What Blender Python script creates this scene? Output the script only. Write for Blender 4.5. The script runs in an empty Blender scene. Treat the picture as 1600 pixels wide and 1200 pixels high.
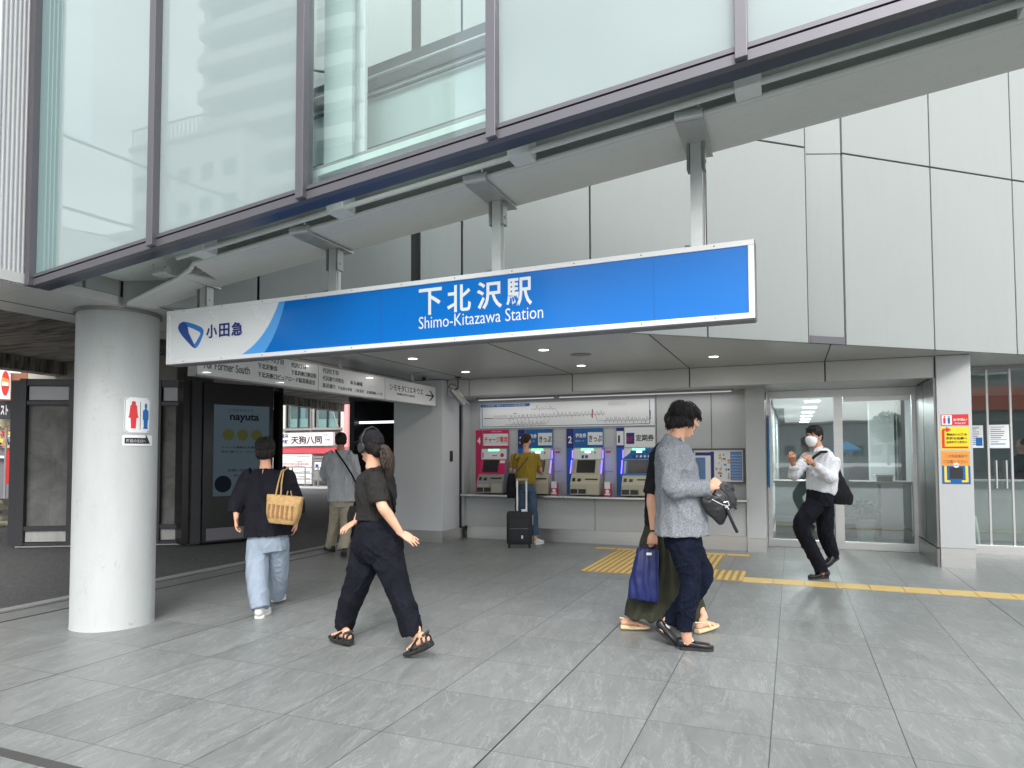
import bpy, bmesh, math, random
import numpy as np
from mathutils import Vector, Matrix, noise
SC = bpy.context.scene
C = SC.collection
R = math.radians
random.seed(7)

# ------------------------------------------------------------------ camera
EYE = 1.45
YAW, PITCH, ROLL = R(-22.27530991), R(2.30576708), R(-0.17906633)
FPX, CY = 1067.18, 667.70
fw = Vector((math.sin(YAW)*math.cos(PITCH), math.cos(YAW)*math.cos(PITCH), math.sin(PITCH)))
rt0 = Vector((math.cos(YAW), -math.sin(YAW), 0)); up0 = rt0.cross(fw)
rt = rt0*math.cos(ROLL)+up0*math.sin(ROLL); up = -rt0*math.sin(ROLL)+up0*math.cos(ROLL)
cam = bpy.data.cameras.new('camera'); cam_o = bpy.data.objects.new('camera', cam); C.objects.link(cam_o)
cam_o.matrix_world = Matrix(((rt.x, up.x, -fw.x, 0), (rt.y, up.y, -fw.y, 0), (rt.z, up.z, -fw.z, EYE), (0, 0, 0, 1)))
cam.sensor_width = 36; cam.lens = 36*FPX/1600; cam.shift_y = (CY-600)/1600
cam.clip_end = 1000; cam.clip_start = .05
SC.camera = cam_o

# ------------------------------------------------------------------ world, sun, exposure
SUN_EL, SUN_AZ = 42, 156
w = bpy.data.worlds.new('World'); SC.world = w; w.use_nodes = True
nt = w.node_tree; nt.nodes.clear()
sky = nt.nodes.new('ShaderNodeTexSky'); sky.sky_type = 'NISHITA'; sky.sun_disc = False
sky.sun_elevation = R(SUN_EL); sky.sun_rotation = R(SUN_AZ); sky.dust_density = 6; sky.air_density = 1.2
hs = nt.nodes.new('ShaderNodeHueSaturation'); hs.inputs['Saturation'].default_value = .22
tc = nt.nodes.new('ShaderNodeTexCoord'); mp = nt.nodes.new('ShaderNodeMapping'); mp.inputs['Scale'].default_value = (1.2, 1.2, 3.2)
nz = nt.nodes.new('ShaderNodeTexNoise'); nz.inputs['Scale'].default_value = 1.7; nz.inputs['Detail'].default_value = 7; nz.inputs['Roughness'].default_value = .55
cr = nt.nodes.new('ShaderNodeValToRGB'); cr.color_ramp.elements[0].position = .32; cr.color_ramp.elements[1].position = .7
cr.color_ramp.elements[0].color = (.62, .64, .67, 1); cr.color_ramp.elements[1].color = (1.12, 1.1, 1.08, 1)
mx = nt.nodes.new('ShaderNodeMix'); mx.data_type = 'RGBA'; mx.blend_type = 'MULTIPLY'; mx.inputs[0].default_value = 1
mc = nt.nodes.new('ShaderNodeMix'); mc.data_type = 'RGBA'; mc.inputs[0].default_value = .45
mc.inputs[7].default_value = (9.5, 9.9, 10.1, 1)     # even cloud deck
bg = nt.nodes.new('ShaderNodeBackground'); bg.inputs['Strength'].default_value = .15
wo = nt.nodes.new('ShaderNodeOutputWorld')
L_ = nt.links.new
L_(sky.outputs[0], hs.inputs['Color']); L_(hs.outputs[0], mc.inputs[6])
L_(tc.outputs['Generated'], mp.inputs[0]); L_(mp.outputs[0], nz.inputs['Vector']); L_(nz.outputs['Fac'], cr.inputs[0])
L_(mc.outputs[2], mx.inputs[6]); L_(cr.outputs[0], mx.inputs[7]); L_(mx.outputs[2], bg.inputs['Color']); L_(bg.outputs[0], wo.inputs[0])
sd = bpy.data.lights.new('sun', 'SUN'); sd.energy = .6; sd.angle = R(16); sd.color = (1, .97, .93)
so = bpy.data.objects.new('sun', sd); C.objects.link(so)
az = R(SUN_AZ); dirv = Vector((math.sin(az)*math.cos(R(SUN_EL)), math.cos(az)*math.cos(R(SUN_EL)), math.sin(R(SUN_EL))))
so.rotation_euler = (-dirv).to_track_quat('-Z', 'Y').to_euler()
vs = SC.view_settings; vs.view_transform = 'Standard'; vs.look = 'None'; vs.gamma = 1; vs.exposure = 1.12
SC.cycles.max_bounces = 10; SC.cycles.diffuse_bounces = 6; SC.cycles.glossy_bounces = 5; SC.cycles.transparent_max_bounces = 16
SC.cycles.transmission_bounces = 4; SC.cycles.sample_clamp_indirect = 6; SC.cycles.caustics_reflective = False; SC.cycles.caustics_refractive = False
try: SC.cycles.use_denoising = True
except Exception: pass

# ------------------------------------------------------------------ materials
def srgb(r, g, b):
    f = lambda c: c/12.92 if c <= .04045 else ((c+.055)/1.055)**2.4
    return (f(r/255), f(g/255), f(b/255))
class NT:
    def __init__(s, name):
        s.m = bpy.data.materials.new(name); s.m.use_nodes = True; s.t = s.m.node_tree; s.t.nodes.clear()
        s.o = s.t.nodes.new('ShaderNodeOutputMaterial')
    def n(s, ty, ins=None, **kw):
        n = s.t.nodes.new('ShaderNode'+ty)
        for k, v in kw.items(): setattr(n, k, v)
        for k, v in (ins or {}).items():
            if hasattr(v, 'is_output') or type(v).__name__ == 'NodeSocket' or isinstance(v, bpy.types.NodeSocket): s.t.links.new(v, n.inputs[k])
            else: n.inputs[k].default_value = v
        return n
    def math(s, op, a, b=0.0, c=0.0):
        n = s.n('Math', operation=op)
        for i, v in enumerate((a, b, c)):
            if isinstance(v, bpy.types.NodeSocket): s.t.links.new(v, n.inputs[i])
            else: n.inputs[i].default_value = v
        return n.outputs[0]
    def mix(s, f, a, b, blend='MIX'):
        n = s.n('Mix', data_type='RGBA', blend_type=blend)
        for i, v in ((0, f), (6, a), (7, b)):
            if isinstance(v, bpy.types.NodeSocket): s.t.links.new(v, n.inputs[i])
            elif i == 0: n.inputs[0].default_value = v
            else: n.inputs[i].default_value = (*v[:3], 1)
        return n.outputs[2]
    def noise(s, vec, scale, detail=5, rough=.55, dist=0.0):
        return s.n('TexNoise', {'Vector': vec, 'Scale': scale, 'Detail': detail, 'Roughness': rough, 'Distortion': dist})
    def coord(s, which='Object', scale=(1, 1, 1), rot=(0, 0, 0), loc=(0, 0, 0)):
        c = s.n('TexCoord'); m = s.n('Mapping', {'Vector': c.outputs[which], 'Scale': scale, 'Rotation': rot, 'Location': loc}); return m.outputs[0]
    def ramp(s, f, stops):
        n = s.n('ValToRGB', {'Fac': f}); e = n.color_ramp.elements
        while len(e) < len(stops): e.new(.5)
        for i, (p, c) in enumerate(stops): e[i].position = p; e[i].color = (*c[:3], 1) if not isinstance(c, (int, float)) else (c, c, c, 1)
        return n.outputs[0]
    def bump(s, h, st=.2, d=.01, nrm=None):
        i = {'Height': h, 'Strength': st, 'Distance': d}
        if nrm is not None: i['Normal'] = nrm
        return s.n('Bump', i).outputs[0]
    def out(s, sh): s.t.links.new(sh, s.o.inputs[0]); return s.m
def pbr(name, col, rough=.5, metal=0, var=.08, vscale=3, bump=0, bscale=40, spec=.5, stretch=(1, 1, 1), coat=0, rvar=.08, dirt=0, sheen=0):
    """painted / metal / cloth surface with uneven tone, roughness and fine relief"""
    g = NT(name); v = g.coord('Object', stretch)
    n1 = g.noise(v, vscale, 6, .6)
    c = g.mix(n1.outputs[0], [x*(1-var) for x in col], [min(1, x*(1+var)) for x in col])
    if dirt:
        n3 = g.noise(g.coord('Object', (6, 6, .7)), 2.2, 8, .65)
        f = g.math('MULTIPLY', g.ramp(n3.outputs[0], [(.52, 0.0), (.78, 1.0)]), dirt)
        c = g.mix(f, c, [x*.45 for x in col])
    p = g.n('BsdfPrincipled', {'Base Color': c, 'Metallic': metal, 'Specular IOR Level': spec, 'Coat Weight': coat, 'Sheen Weight': sheen})
    rr = g.math('ADD', g.math('MULTIPLY', g.noise(v, vscale*2.3, 4).outputs[0], rvar*2), rough-rvar)
    g.t.links.new(rr, p.inputs['Roughness'])
    if bump:
        n2 = g.noise(g.coord('Object', stretch), bscale, 5, .6)
        g.t.links.new(g.bump(n2.outputs[0], bump, .004), p.inputs['Normal'])
    return g.out(p.outputs[0])
def emis(name, col, st):
    g = NT(name); return g.out(g.n('Emission', {'Color': (*col, 1), 'Strength': st}).outputs[0])
def glassy(name, tint, gloss, rough=.015, frost=None, ff=0.0, ior=1.45):
    """pane: coloured transmission, a fresnel mirror and (for fritted panes) a milky film"""
    g = NT(name)
    t = g.n('BsdfTransparent', {'Color': (*tint, 1)}).outputs[0]
    if frost:
        n = g.noise(g.coord('Object'), .8, 3)
        d = g.n('BsdfDiffuse', {'Color': g.mix(n.outputs[0], [x*.93 for x in frost], frost)}).outputs[0]
        tr = g.n('BsdfTranslucent', {'Color': (*frost, 1)}).outputs[0]
        d = g.n('MixShader', {0: .25, 1: d, 2: tr}).outputs[0]
        t = g.n('MixShader', {0: ff, 1: t, 2: d}).outputs[0]
    wv = g.noise(g.coord('Object'), 1.3, 2)
    nb = g.bump(wv.outputs[0], .12, .006)
    gl = g.n('BsdfGlossy', {'Color': (.95, .98, .98, 1), 'Roughness': rough, 'Normal': nb}).outputs[0]
    fr = g.math('POWER', g.n('LayerWeight', {'Blend': .5}).outputs['Facing'], 4.0)
    f = g.math('MINIMUM', g.math('ADD', g.math('MULTIPLY', fr, .7), gloss), 1.0)
    return g.out(g.n('MixShader', {0: f, 1: t, 2: gl}).outputs[0])

def mat_floor():
    g = NT('slate_tile')
    v = g.coord('Object'); sx = g.n('SeparateXYZ', {'Vector': v}); X, Y = sx.outputs[0], sx.outputs[1]
    def lines(c, org, pitch, wd):     # 1 on the joint
        u = g.math('DIVIDE', g.math('SUBTRACT', c, org), pitch)
        d = g.math('ABSOLUTE', g.math('SUBTRACT', g.math('FRACT', g.math('ADD', u, .5)), .5))
        return g.math('LESS_THAN', g.math('MULTIPLY', d, pitch), wd/2), g.math('FLOOR', u)
    lx, ix = lines(X, -.127, .6325, .0060); ly, iy = lines(Y, 3.79, .6755, .0050)
    lz, _ = lines(X, -1.393, 3.162, .010)
    cell = g.n('CombineXYZ', {0: ix, 1: iy}); wn = g.n('TexWhiteNoise', {'Vector': cell.outputs[0]}, noise_dimensions='3D')
    off = g.n('VectorMath', {0: wn.outputs[1], 1: (37, 91, 13)}, operation='MULTIPLY').outputs[0]
    vv = g.n('VectorMath', {0: v, 1: off}, operation='ADD').outputs[0]
    rot = g.n('VectorRotate', {'Vector': vv, 'Angle': R(-100)}, rotation_type='Z_AXIS').outputs[0]
    st = g.n('Mapping', {'Vector': rot, 'Scale': (.8, 3.0, 1)}).outputs[0]
    a = g.noise(st, 2.2, 9, .62, 1.2).outputs[0]
    b = g.noise(st, 9, 8, .6, .8).outputs[0]
    col = g.ramp(a, [(.25, (.180, .194, .190)), (.5, (.218, .231, .227)), (.75, (.272, .288, .282))])
    col = g.mix(g.math('MULTIPLY', g.ramp(b, [(.56, 0.), (.72, 1.)]), .13), col, (.42, .435, .43))
    # riven veins: thin light / dark pairs
    rdg = g.n('TexNoise', {'Vector': st, 'Scale': 1.5, 'Detail': 5, 'Roughness': .6, 'Distortion': 1.6}).outputs[0]
    vein = g.math('ABSOLUTE', g.math('SUBTRACT', rdg, .5)); vein = g.math('SUBTRACT', 1, g.math('MINIMUM', g.math('MULTIPLY', vein, 75), 1))
    col = g.mix(g.math('MULTIPLY', vein, .26), col, (.50, .515, .51))
    rd2 = g.math('ABSOLUTE', g.math('SUBTRACT', g.noise(st, 2.6, 5, .6, 1.3).outputs[0], .47))
    v2 = g.math('SUBTRACT', 1, g.math('MINIMUM', g.math('MULTIPLY', rd2, 60), 1))
    col = g.mix(g.math('MULTIPLY', v2, .30), col, (.10, .108, .107))
    tone = g.math('ADD', .95, g.math('MULTIPLY', wn.outputs[0], .12))
    col = g.n('VectorMath', {0: col, 'Scale': tone}, operation='SCALE').outputs[0]
    big = g.noise(v, .45, 5, .6).outputs[0]
    col = g.mix(g.math('MULTIPLY', g.ramp(big, [(.45, 0.), (.7, 1.)]), .18), col, (.10, .105, .10))
    fine = g.noise(v, 240, 3, .7).outputs[0]
    col = g.mix(g.math('MULTIPLY', fine, .22), col, (.30, .31, .305), 'MULTIPLY') if False else g.mix(g.math('MULTIPLY', g.ramp(fine, [(.5, 0.), (.75, 1.)]), .12), col, (.32, .33, .32))
    spots = g.n('TexVoronoi', {'Vector': v, 'Scale': 2.3, 'Randomness': 1.0}).outputs['Distance']
    col = g.mix(g.math('MULTIPLY', g.math('LESS_THAN', spots, .018), .5), col, (.05, .05, .05))
    joint = g.math('MAXIMUM', g.math('MAXIMUM', lx, ly), lz)
    gj = g.math('ADD', g.math('MULTIPLY', joint, .62), g.math('MULTIPLY', g.math('MAXIMUM', lx, lz), .15)); gj = g.math('ADD', gj, g.math('MULTIPLY', lz, .3))
    col = g.mix(gj, col, (.035, .033, .032))
    rough = g.math('ADD', g.math('MULTIPLY', a, .22), .30)
    hgt = g.math('SUBTRACT', g.math('ADD', g.math('MULTIPLY', a, .6), g.math('MULTIPLY', b, .35)), g.math('MULTIPLY', joint, .5))
    p = g.n('BsdfPrincipled', {'Base Color': col, 'Roughness': rough, 'Normal': g.bump(hgt, .35, .006), 'Specular IOR Level': .45})
    return g.out(p.outputs[0])
def mat_asphalt():
    g = NT('asphalt'); v = g.coord('Object')
    a = g.noise(v, 42, 7, .85).outputs[0]; b = g.noise(v, .5, 5).outputs[0]
    col = g.ramp(a, [(.36, (.035, .036, .038)), (.52, (.11, .112, .113)), (.68, (.24, .24, .24))])
    col = g.mix(g.math('MULTIPLY', b, .35), col, (.07, .07, .072))
    vo = g.n('TexVoronoi', {'Vector': v, 'Scale': 1.7}).outputs['Distance']
    col = g.mix(g.math('LESS_THAN', vo, .02), col, (.5, .5, .48))
    return g.out(g.n('BsdfPrincipled', {'Base Color': col, 'Roughness': .85, 'Normal': g.bump(a, .9, .01)}).outputs[0])
def mat_concrete(name, lo, hi, boards=False, scale=1.0):
    g = NT(name); v = g.coord('Object'); a = g.noise(v, 1.6*scale, 8, .65, .6).outputs[0]; b = g.noise(v, 22*scale, 5, .6).outputs[0]
    col = g.mix(g.ramp(a, [(.3, 0.), (.7, 1.)]), lo, hi)
    h = b
    if boards:
        s = g.coord('Object', (.35, 3.2, .35)); wv = g.noise(s, 2.0, 7, .6, 1.5).outputs[0]
        col = g.mix(g.ramp(wv, [(.38, 0.), (.62, 1.)]), [x*.5 for x in lo], hi); h = wv
    st = g.noise(g.coord('Object', (5, 5, .6)), 3*scale, 6, .7).outputs[0]
    col = g.mix(g.math('MULTIPLY', g.ramp(st, [(.55, 0.), (.75, 1.)]), .35), col, [x*.4 for x in lo])
    return g.out(g.n('BsdfPrincipled', {'Base Color': col, 'Roughness': .8, 'Normal': g.bump(h, .3, .01)}).outputs[0])

M = {}
M['floor'] = mat_floor(); M['asphalt'] = mat_asphalt()
M['panel'] = pbr('cladding_panel', (.31, .335, .328), .42, var=.03, vscale=1.1, dirt=.07, bump=.04, bscale=90)
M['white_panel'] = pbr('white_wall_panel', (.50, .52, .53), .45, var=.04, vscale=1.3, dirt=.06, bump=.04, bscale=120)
M['seam'] = pbr('dark_joint', (.02, .02, .022), .7)
M['ceiling'] = pbr('ceiling_panel', (.50, .505, .49), .30, var=.03, vscale=.9, rvar=.0)
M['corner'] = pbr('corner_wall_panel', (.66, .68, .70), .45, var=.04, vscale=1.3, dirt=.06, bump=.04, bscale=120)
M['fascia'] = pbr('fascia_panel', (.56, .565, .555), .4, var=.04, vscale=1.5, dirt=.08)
M['steel'] = pbr('brushed_steel', (.66, .66, .65), .34, metal=1, var=.12, vscale=4, stretch=(1, 1, 14), rvar=.1, bump=.05, bscale=30)
M['steel_dark'] = pbr('dark_steel', (.30, .30, .29), .32, metal=1, var=.15, vscale=3)
M['galv'] = pbr('galvanised_steel', (.50, .52, .51), .42, metal=.7, var=.15, vscale=9)
M['frame'] = pbr('walkway_frame', (.135, .13, .145), .38, metal=.55, var=.08)
M['soffit'] = pbr('walkway_soffit', (.05, .065, .10), .3, metal=.5, var=.1)
M['beam'] = pbr('painted_beam', (.60, .61, .59), .5, var=.06, vscale=2, dirt=.15)
M['beamdk'] = pbr('underside_sheet', (.66, .71, .68), .5, var=.08, vscale=2, dirt=.2)
M['black'] = pbr('black_paint', (.012, .012, .014), .35, var=.2, rvar=.1)
M['darkframe'] = pbr('charcoal_frame', (.040, .041, .047), .45, var=.12)
M['conc_col'] = None
M['blue'] = pbr('sign_blue', srgb(12, 112, 198), .12, var=.03, spec=.28, rvar=.03)
M['blue_lt'] = pbr('sign_light_blue', srgb(90, 168, 238), .18, var=.02, spec=.3)
M['sign_white'] = pbr('sign_white', (.78, .80, .81), .25, var=.02, coat=.3)
M['white'] = pbr('white_paint', (.8, .8, .8), .4, var=.03)
M['navy'] = pbr('navy_print', srgb(24, 42, 120), .35, var=.03)
M['pblue'] = pbr('print_blue', srgb(20, 95, 165), .35, var=.04)
M['pink'] = pbr('print_magenta', srgb(200, 30, 90), .4, var=.05)
M['red'] = pbr('print_red', srgb(212, 50, 52), .4, var=.05)
M['ink'] = pbr('print_black', (.02, .02, .022), .5, var=.05)
M['grey_ink'] = pbr('print_grey', (.18, .18, .2), .5, var=.05)
M['yellow'] = pbr('print_yellow', srgb(248, 214, 40), .4, var=.04)
M['orange'] = pbr('print_orange', srgb(232, 152, 70), .4, var=.05)
M['tactile'] = pbr('tactile_yellow', srgb(216, 186, 118), .6, var=.10, vscale=5, bump=.2, bscale=60, dirt=.15)
M['cream'] = pbr('machine_beige', srgb(176, 172, 152), .4, var=.06, vscale=8)
M['mgrey'] = pbr('machine_grey', srgb(150, 150, 148), .35, var=.06, metal=.3)
M['mdark'] = pbr('machine_black', (.012, .012, .014), .35, var=.1)
M['rubber'] = pbr('black_rubber', (.02, .02, .02), .7)
def text(body, mat, size, o, xdir, updir, parent=None, name='lettering', fit=None, align='LEFT', bold=0.0, ext=.0006, space=1.0):
    """flat raised lettering: baseline start o, running along xdir; fit=(w,h) scales to that size"""
    cu = bpy.data.curves.new('tmp', 'FONT'); cu.body = body; cu.size = size; cu.align_x = align; cu.extrude = ext; cu.offset = bold; cu.space_character = space; cu.resolution_u = 3
    to = bpy.data.objects.new('tmp', cu); me = bpy.data.meshes.new_from_object(to)
    bpy.data.objects.remove(to); bpy.data.curves.remove(cu)
    n = len(me.vertices)
    if not n: return None
    co = np.empty(n*3); me.vertices.foreach_get('co', co); co = co.reshape(-1, 3)
    if fit:
        mn, mxx = co[:, :2].min(0), co[:, :2].max(0); s = np.array(fit)/np.maximum(mxx-mn, 1e-6)
        co[:, :2] = (co[:, :2]-mn)*s
    xd = np.array(xdir, float); ud = np.array(updir, float); nd = np.cross(xd, ud)
    W = np.array(o)+co[:, :1]*xd+co[:, 1:2]*ud+co[:, 2:3]*nd
    me.vertices.foreach_set('co', W.ravel()); me.materials.clear(); me.materials.append(mat); me.update(); me.name = name
    ob = bpy.data.objects.new(name, me); C.objects.link(ob); ob.parent = parent
    return ob

def latin(body, mat, o, xdir, updir, parent, fit, bold=0.0, name='lettering', gap=.09, capw=None):
    """grotesque latin lettering, set glyph by glyph from the wide forms so that spacing is even"""
    V = []; F = []; x = 0.0
    for ch in body:
        if ch == ' ': x += .30; continue
        cu = bpy.data.curves.new('tmp', 'FONT'); cu.body = chr(ord(ch)+0xFEE0); cu.size = 1; cu.offset = bold; cu.extrude = .004; cu.resolution_u = 3
        to = bpy.data.objects.new('tmp', cu); me = bpy.data.meshes.new_from_object(to); bpy.data.objects.remove(to); bpy.data.curves.remove(cu)
        co = np.empty(len(me.vertices)*3); me.vertices.foreach_get('co', co); co = co.reshape(-1, 3); mn, mx_ = co[:, 0].min(), co[:, 0].max(); k = len(V)
        co[:, 0] += x-mn; V += [tuple(c) for c in co]; F += [[k+i for i in p_.vertices] for p_ in me.polygons]; x += mx_-mn+gap; bpy.data.meshes.remove(me)
    V = np.array(V); mn, mx_ = V[:, :2].min(0), V[:, :2].max(0); V[:, :2] = (V[:, :2]-mn)*(np.array(fit)/(mx_-mn)); V[:, 2] *= .12
    nd = np.cross(xdir, updir); W = np.array(o)+V[:, :1]*np.array(xdir)+V[:, 1:2]*np.array(updir)+V[:, 2:3]*nd
    me = bpy.data.meshes.new(name); me.from_pydata([tuple(v) for v in W], [], F); me.materials.append(mat); me.update()
    ob = bpy.data.objects.new(name, me); C.objects.link(ob); ob.parent = parent; return ob

# ------------------------------------------------------------------ mesh helpers
class MB:
    """collects shapes for ONE mesh object"""
    def __init__(s): s.v = []; s.f = []; s.m = []; s.mats = []
    def mi(s, mat):
        if mat is None: return 0
        if mat not in s.mats: s.mats.append(mat)
        return s.mats.index(mat)
    def add(s, vs, fs, mat=None):
        k = len(s.v); s.v += [tuple(v) for v in vs]; i = s.mi(mat)
        for f in fs: s.f.append([k+j for j in f]); s.m.append(i)
    def box(s, a, b, mat=None, fr=None, bev=0.0):
        """axis box a..b, or in frame fr = (origin, ux, uy, uz)"""
        x0, y0, z0 = [min(p, q) for p, q in zip(a, b)]; x1, y1, z1 = [max(p, q) for p, q in zip(a, b)]
        if bev > 0:
            e = min(bev, (x1-x0)*.45, (y1-y0)*.45, (z1-z0)*.45)
            bm = bmesh.new(); bmesh.ops.create_cube(bm, size=1)
            for v in bm.verts: v.co = Vector(((x0+x1)/2+v.co.x*(x1-x0), (y0+y1)/2+v.co.y*(y1-y0), (z0+z1)/2+v.co.z*(z1-z0)))
            bmesh.ops.bevel(bm, geom=bm.edges[:], offset=e, segments=2, affect='EDGES', profile=.6)
            bm.verts.index_update(); vs = [v.co.copy() for v in bm.verts]; fs = [[v.index for v in f.verts] for f in bm.faces]; bm.free()
        else:
            vs = [Vector(p) for p in ((x0, y0, z0), (x1, y0, z0), (x1, y1, z0), (x0, y1, z0), (x0, y0, z1), (x1, y0, z1), (x1, y1, z1), (x0, y1, z1))]
            fs = [(0, 3, 2, 1), (4, 5, 6, 7), (0, 1, 5, 4), (1, 2, 6, 5), (2, 3, 7, 6), (3, 0, 4, 7)]
        if fr: o, ux, uy, uz = [Vector(q) for q in fr]; vs = [o+ux*v.x+uy*v.y+uz*v.z for v in vs]
        s.add(vs, fs, mat); return s
    def prism(s, poly, z0, z1, mat=None, fr=None):
        """poly (x,y) swept z0..z1"""
        ar = sum(poly[i][0]*poly[(i+1) % len(poly)][1]-poly[(i+1) % len(poly)][0]*poly[i][1] for i in range(len(poly)))
        if ar < 0: poly = poly[::-1]
        n = len(poly); vs = [Vector((x, y, z0)) for x, y in poly]+[Vector((x, y, z1)) for x, y in poly]
        if fr: o, ux, uy, uz = [Vector(q) for q in fr]; vs = [o+ux*v.x+uy*v.y+uz*v.z for v in vs]
        s.add(vs, [list(range(n))[::-1], list(range(n, 2*n))]+[(i, (i+1) % n, n+(i+1) % n, n+i) for i in range(n)], mat); return s
    def tube(s, pts, r, mat=None, seg=10, caps=True):
        pts = [Vector(p) for p in pts]; n = len(pts); rs = r if isinstance(r, (list, tuple)) else [r]*n
        vs = []; fs = []; ref = None
        for i, p in enumerate(pts):
            t = (pts[min(i+1, n-1)]-pts[max(i-1, 0)]).normalized()
            if ref is None: ref = Vector((0, 0, 1)) if abs(t.z) < .9 else Vector((1, 0, 0))
            a = t.cross(ref).normalized(); b = a.cross(t).normalized(); ref = b
            for k in range(seg):
                an = 2*math.pi*k/seg; vs.append(p+(a*math.cos(an)+b*math.sin(an))*rs[i])
        for i in range(n-1):
            for k in range(seg):
                q = (k+1) % seg; fs.append((i*seg+k, i*seg+q, (i+1)*seg+q, (i+1)*seg+k))
        if caps: fs += [list(range(seg))[::-1], [(n-1)*seg+k for k in range(seg)]]
        s.add(vs, fs, mat); return s
    def quad(s, a, b, c, d, mat=None): s.add([a, b, c, d], [(0, 1, 2, 3)], mat); return s
    def build(s, name, mat=None, parent=None, smooth=False, bevel=0):
        me = bpy.data.meshes.new(name); me.from_pydata(s.v, [], s.f)
        if s.mats:
            for m in s.mats: me.materials.append(m)
            me.polygons.foreach_set('material_index', s.m)
        elif mat: me.materials.append(mat)
        me.update()
        bm = bmesh.new(); bm.from_mesh(me)
        if smooth: bmesh.ops.remove_doubles(bm, verts=bm.verts[:], dist=1e-6)
        bmesh.ops.recalc_face_normals(bm, faces=bm.faces[:]) if s.fixn else None
        bm.to_mesh(me); bm.free()
        if smooth:
            me.polygons.foreach_set('use_smooth', [True]*len(me.polygons))
            try: me.set_sharp_from_angle(angle=R(40))
            except Exception: pass
        o = bpy.data.objects.new(name, me); C.objects.link(o); o.parent = parent; return o
    fixn = True
def tag(o, label=None, cat=None, group=None, kind=None):
    for k, v in (('label', label), ('category', cat), ('group', group), ('kind', kind)):
        if v: o[k] = v
    return o
def thing(name, label, cat, loc=(0, 0, 0), group=None, kind=None):
    """an Empty at the thing's base; its parts keep world coordinates"""
    o = bpy.data.objects.new(name, None); C.objects.link(o); o.empty_display_size = .1
    return tag(o, label, cat, group, kind)
def copy_tree(o, off, parent=None):
    c = o.copy(); C.objects.link(c); c.parent = parent
    if parent is None: c.location = o.location+Vector(off)
    for ch in [x for x in bpy.data.objects if x.parent == o]: copy_tree(ch, off, c)
    return c
UX, UY, UZ = Vector((1, 0, 0)), Vector((0, 1, 0)), Vector((0, 0, 1))
def ray(px, py): return fw+rt*((px-800)/FPX)+up*((CY-py)/FPX)
# ------------------------------------------------------------------ ground
def flat(name, poly, z, mat, th=.0):
    m = MB(); m.add([(x, y, z) for x, y in poly], [list(range(len(poly)))]); o = m.build(name, mat); o['kind'] = 'structure'; return o
flat('road', [(-90, -60), (60, -60), (60, 90), (-90, 90)], -.012, M['asphalt'])
p = MB(); p.box((-6.84, -9, -.10), (9, 11.9, 0)); o = p.build('pavement', M['floor']); o['kind'] = 'structure'
M['kerbstone'] = pbr('kerb_stone', (.33, .34, .33), .6, var=.12, vscale=4, bump=.2, bscale=50)
p = MB()
for k in range(22): p.box((-6.98, -9+k*.95, -.1), (-6.845, -9+k*.95+.945, .006))
o = p.build('kerb', M['kerbstone']); o['kind'] = 'structure'
# drainage slot and dark joint along the kerb
p = MB(); p.box((-6.436, -9, .0), (-6.412, 11.9, .004)); p.box((-6.79, -9, 0), (-6.776, 11.9, .004)); p.box((-4.55, 2.175, 0), (-2.6, 2.235, .004))
p.box((-2.6, 2.175, 0), (1.8, 2.235, .004)); o = p.build('pavement_joints', pbr('slot_iron', (.07, .068, .066), .6, var=.2)); o['kind'] = 'structure'
flat('side_road', [(-60, 24.6), (-8, 24.6), (-8, 27.9), (-60, 27.9)], -.006, pbr('pale_paving', (.42, .42, .41), .8, var=.1, vscale=2))
# tactile strips: bars on thin plates
M['tac_base'] = pbr('tactile_groove', srgb(168, 140, 88), .75, var=.12, vscale=8, dirt=.3)
p = MB()
def tac(x0, y0, x1, y1, along='Y', bars=True):
    p.box((x0, y0, 0), (x1, y1, .005), M['tac_base'])
    if not bars: return
    if along == 'Y':
        n = max(1, round((x1-x0)/.075)); s = (x1-x0)/n
        for i in range(n): p.box((x0+i*s+s*.25, y0+.012, .005), (x0+(i+1)*s-s*.25, y1-.012, .0105), M['tactile'])
    else:
        n = max(1, round((y1-y0)/.075)); s = (y1-y0)/n
        for i in range(n): p.box((x0+.012, y0+i*s+s*.25, .005), (x1-.012, y0+(i+1)*s-s*.25, .0105), M['tactile'])
for i in range(28): p.box((-.55+i*.325+.004, 8.22, 0), (-.55+(i+1)*.325-.004, 8.52, .007), M['tactile'])
for i in range(6):
    for j in (0, 1): tac(-2.48+i*.325+.002, 8.25+j*.35, -2.48+(i+1)*.325-.002, 8.25+(j+1)*.35-.003)
for j in range(4):
    for x in (-2.48, -2.155, -1.21, -.95)[0:2]: tac(x, 8.96+j*.32, x+.32, 8.96+(j+1)*.32-.004, 'Y')
    tac(-1.24, 8.96+j*.32, -.92, 8.96+(j+1)*.32-.004, 'Y')
for i in range(3): tac(-2.85+i*.33, 10.25, -2.85+(i+1)*.33-.004, 10.43, 'X'); tac(-1.56+i*.33, 10.25, -1.56+(i+1)*.33-.004, 10.43, 'X')
o = p.build('tactile_paving', None); o['kind'] = 'structure'

# ------------------------------------------------------------------ station building
st = thing('station_building', 'grey panelled station building with a low ceiling over the ticket recess and glazed office', 'building')
ZC = 2.711
DA = Vector((-5.16, 4.0, 0)); DD = Vector((.772, .6356, 0)).normalized(); DN = Vector((DD.y, -DD.x, 0))   # diagonal front, outward normal
def Dp(s, out=0, z=0): return DA+DD*s+DN*out+UZ*z
# ceiling over the recess
e1 = Dp(9.9); poly = [(-6.25, 1.2), (-5.22, 1.2), (-5.16, 4.0), (e1.x, e1.y), (9, e1.y), (9, 11.72), (2.11, 11.72), (2.11, 10.2), (-6.25, 10.2)]
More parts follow.
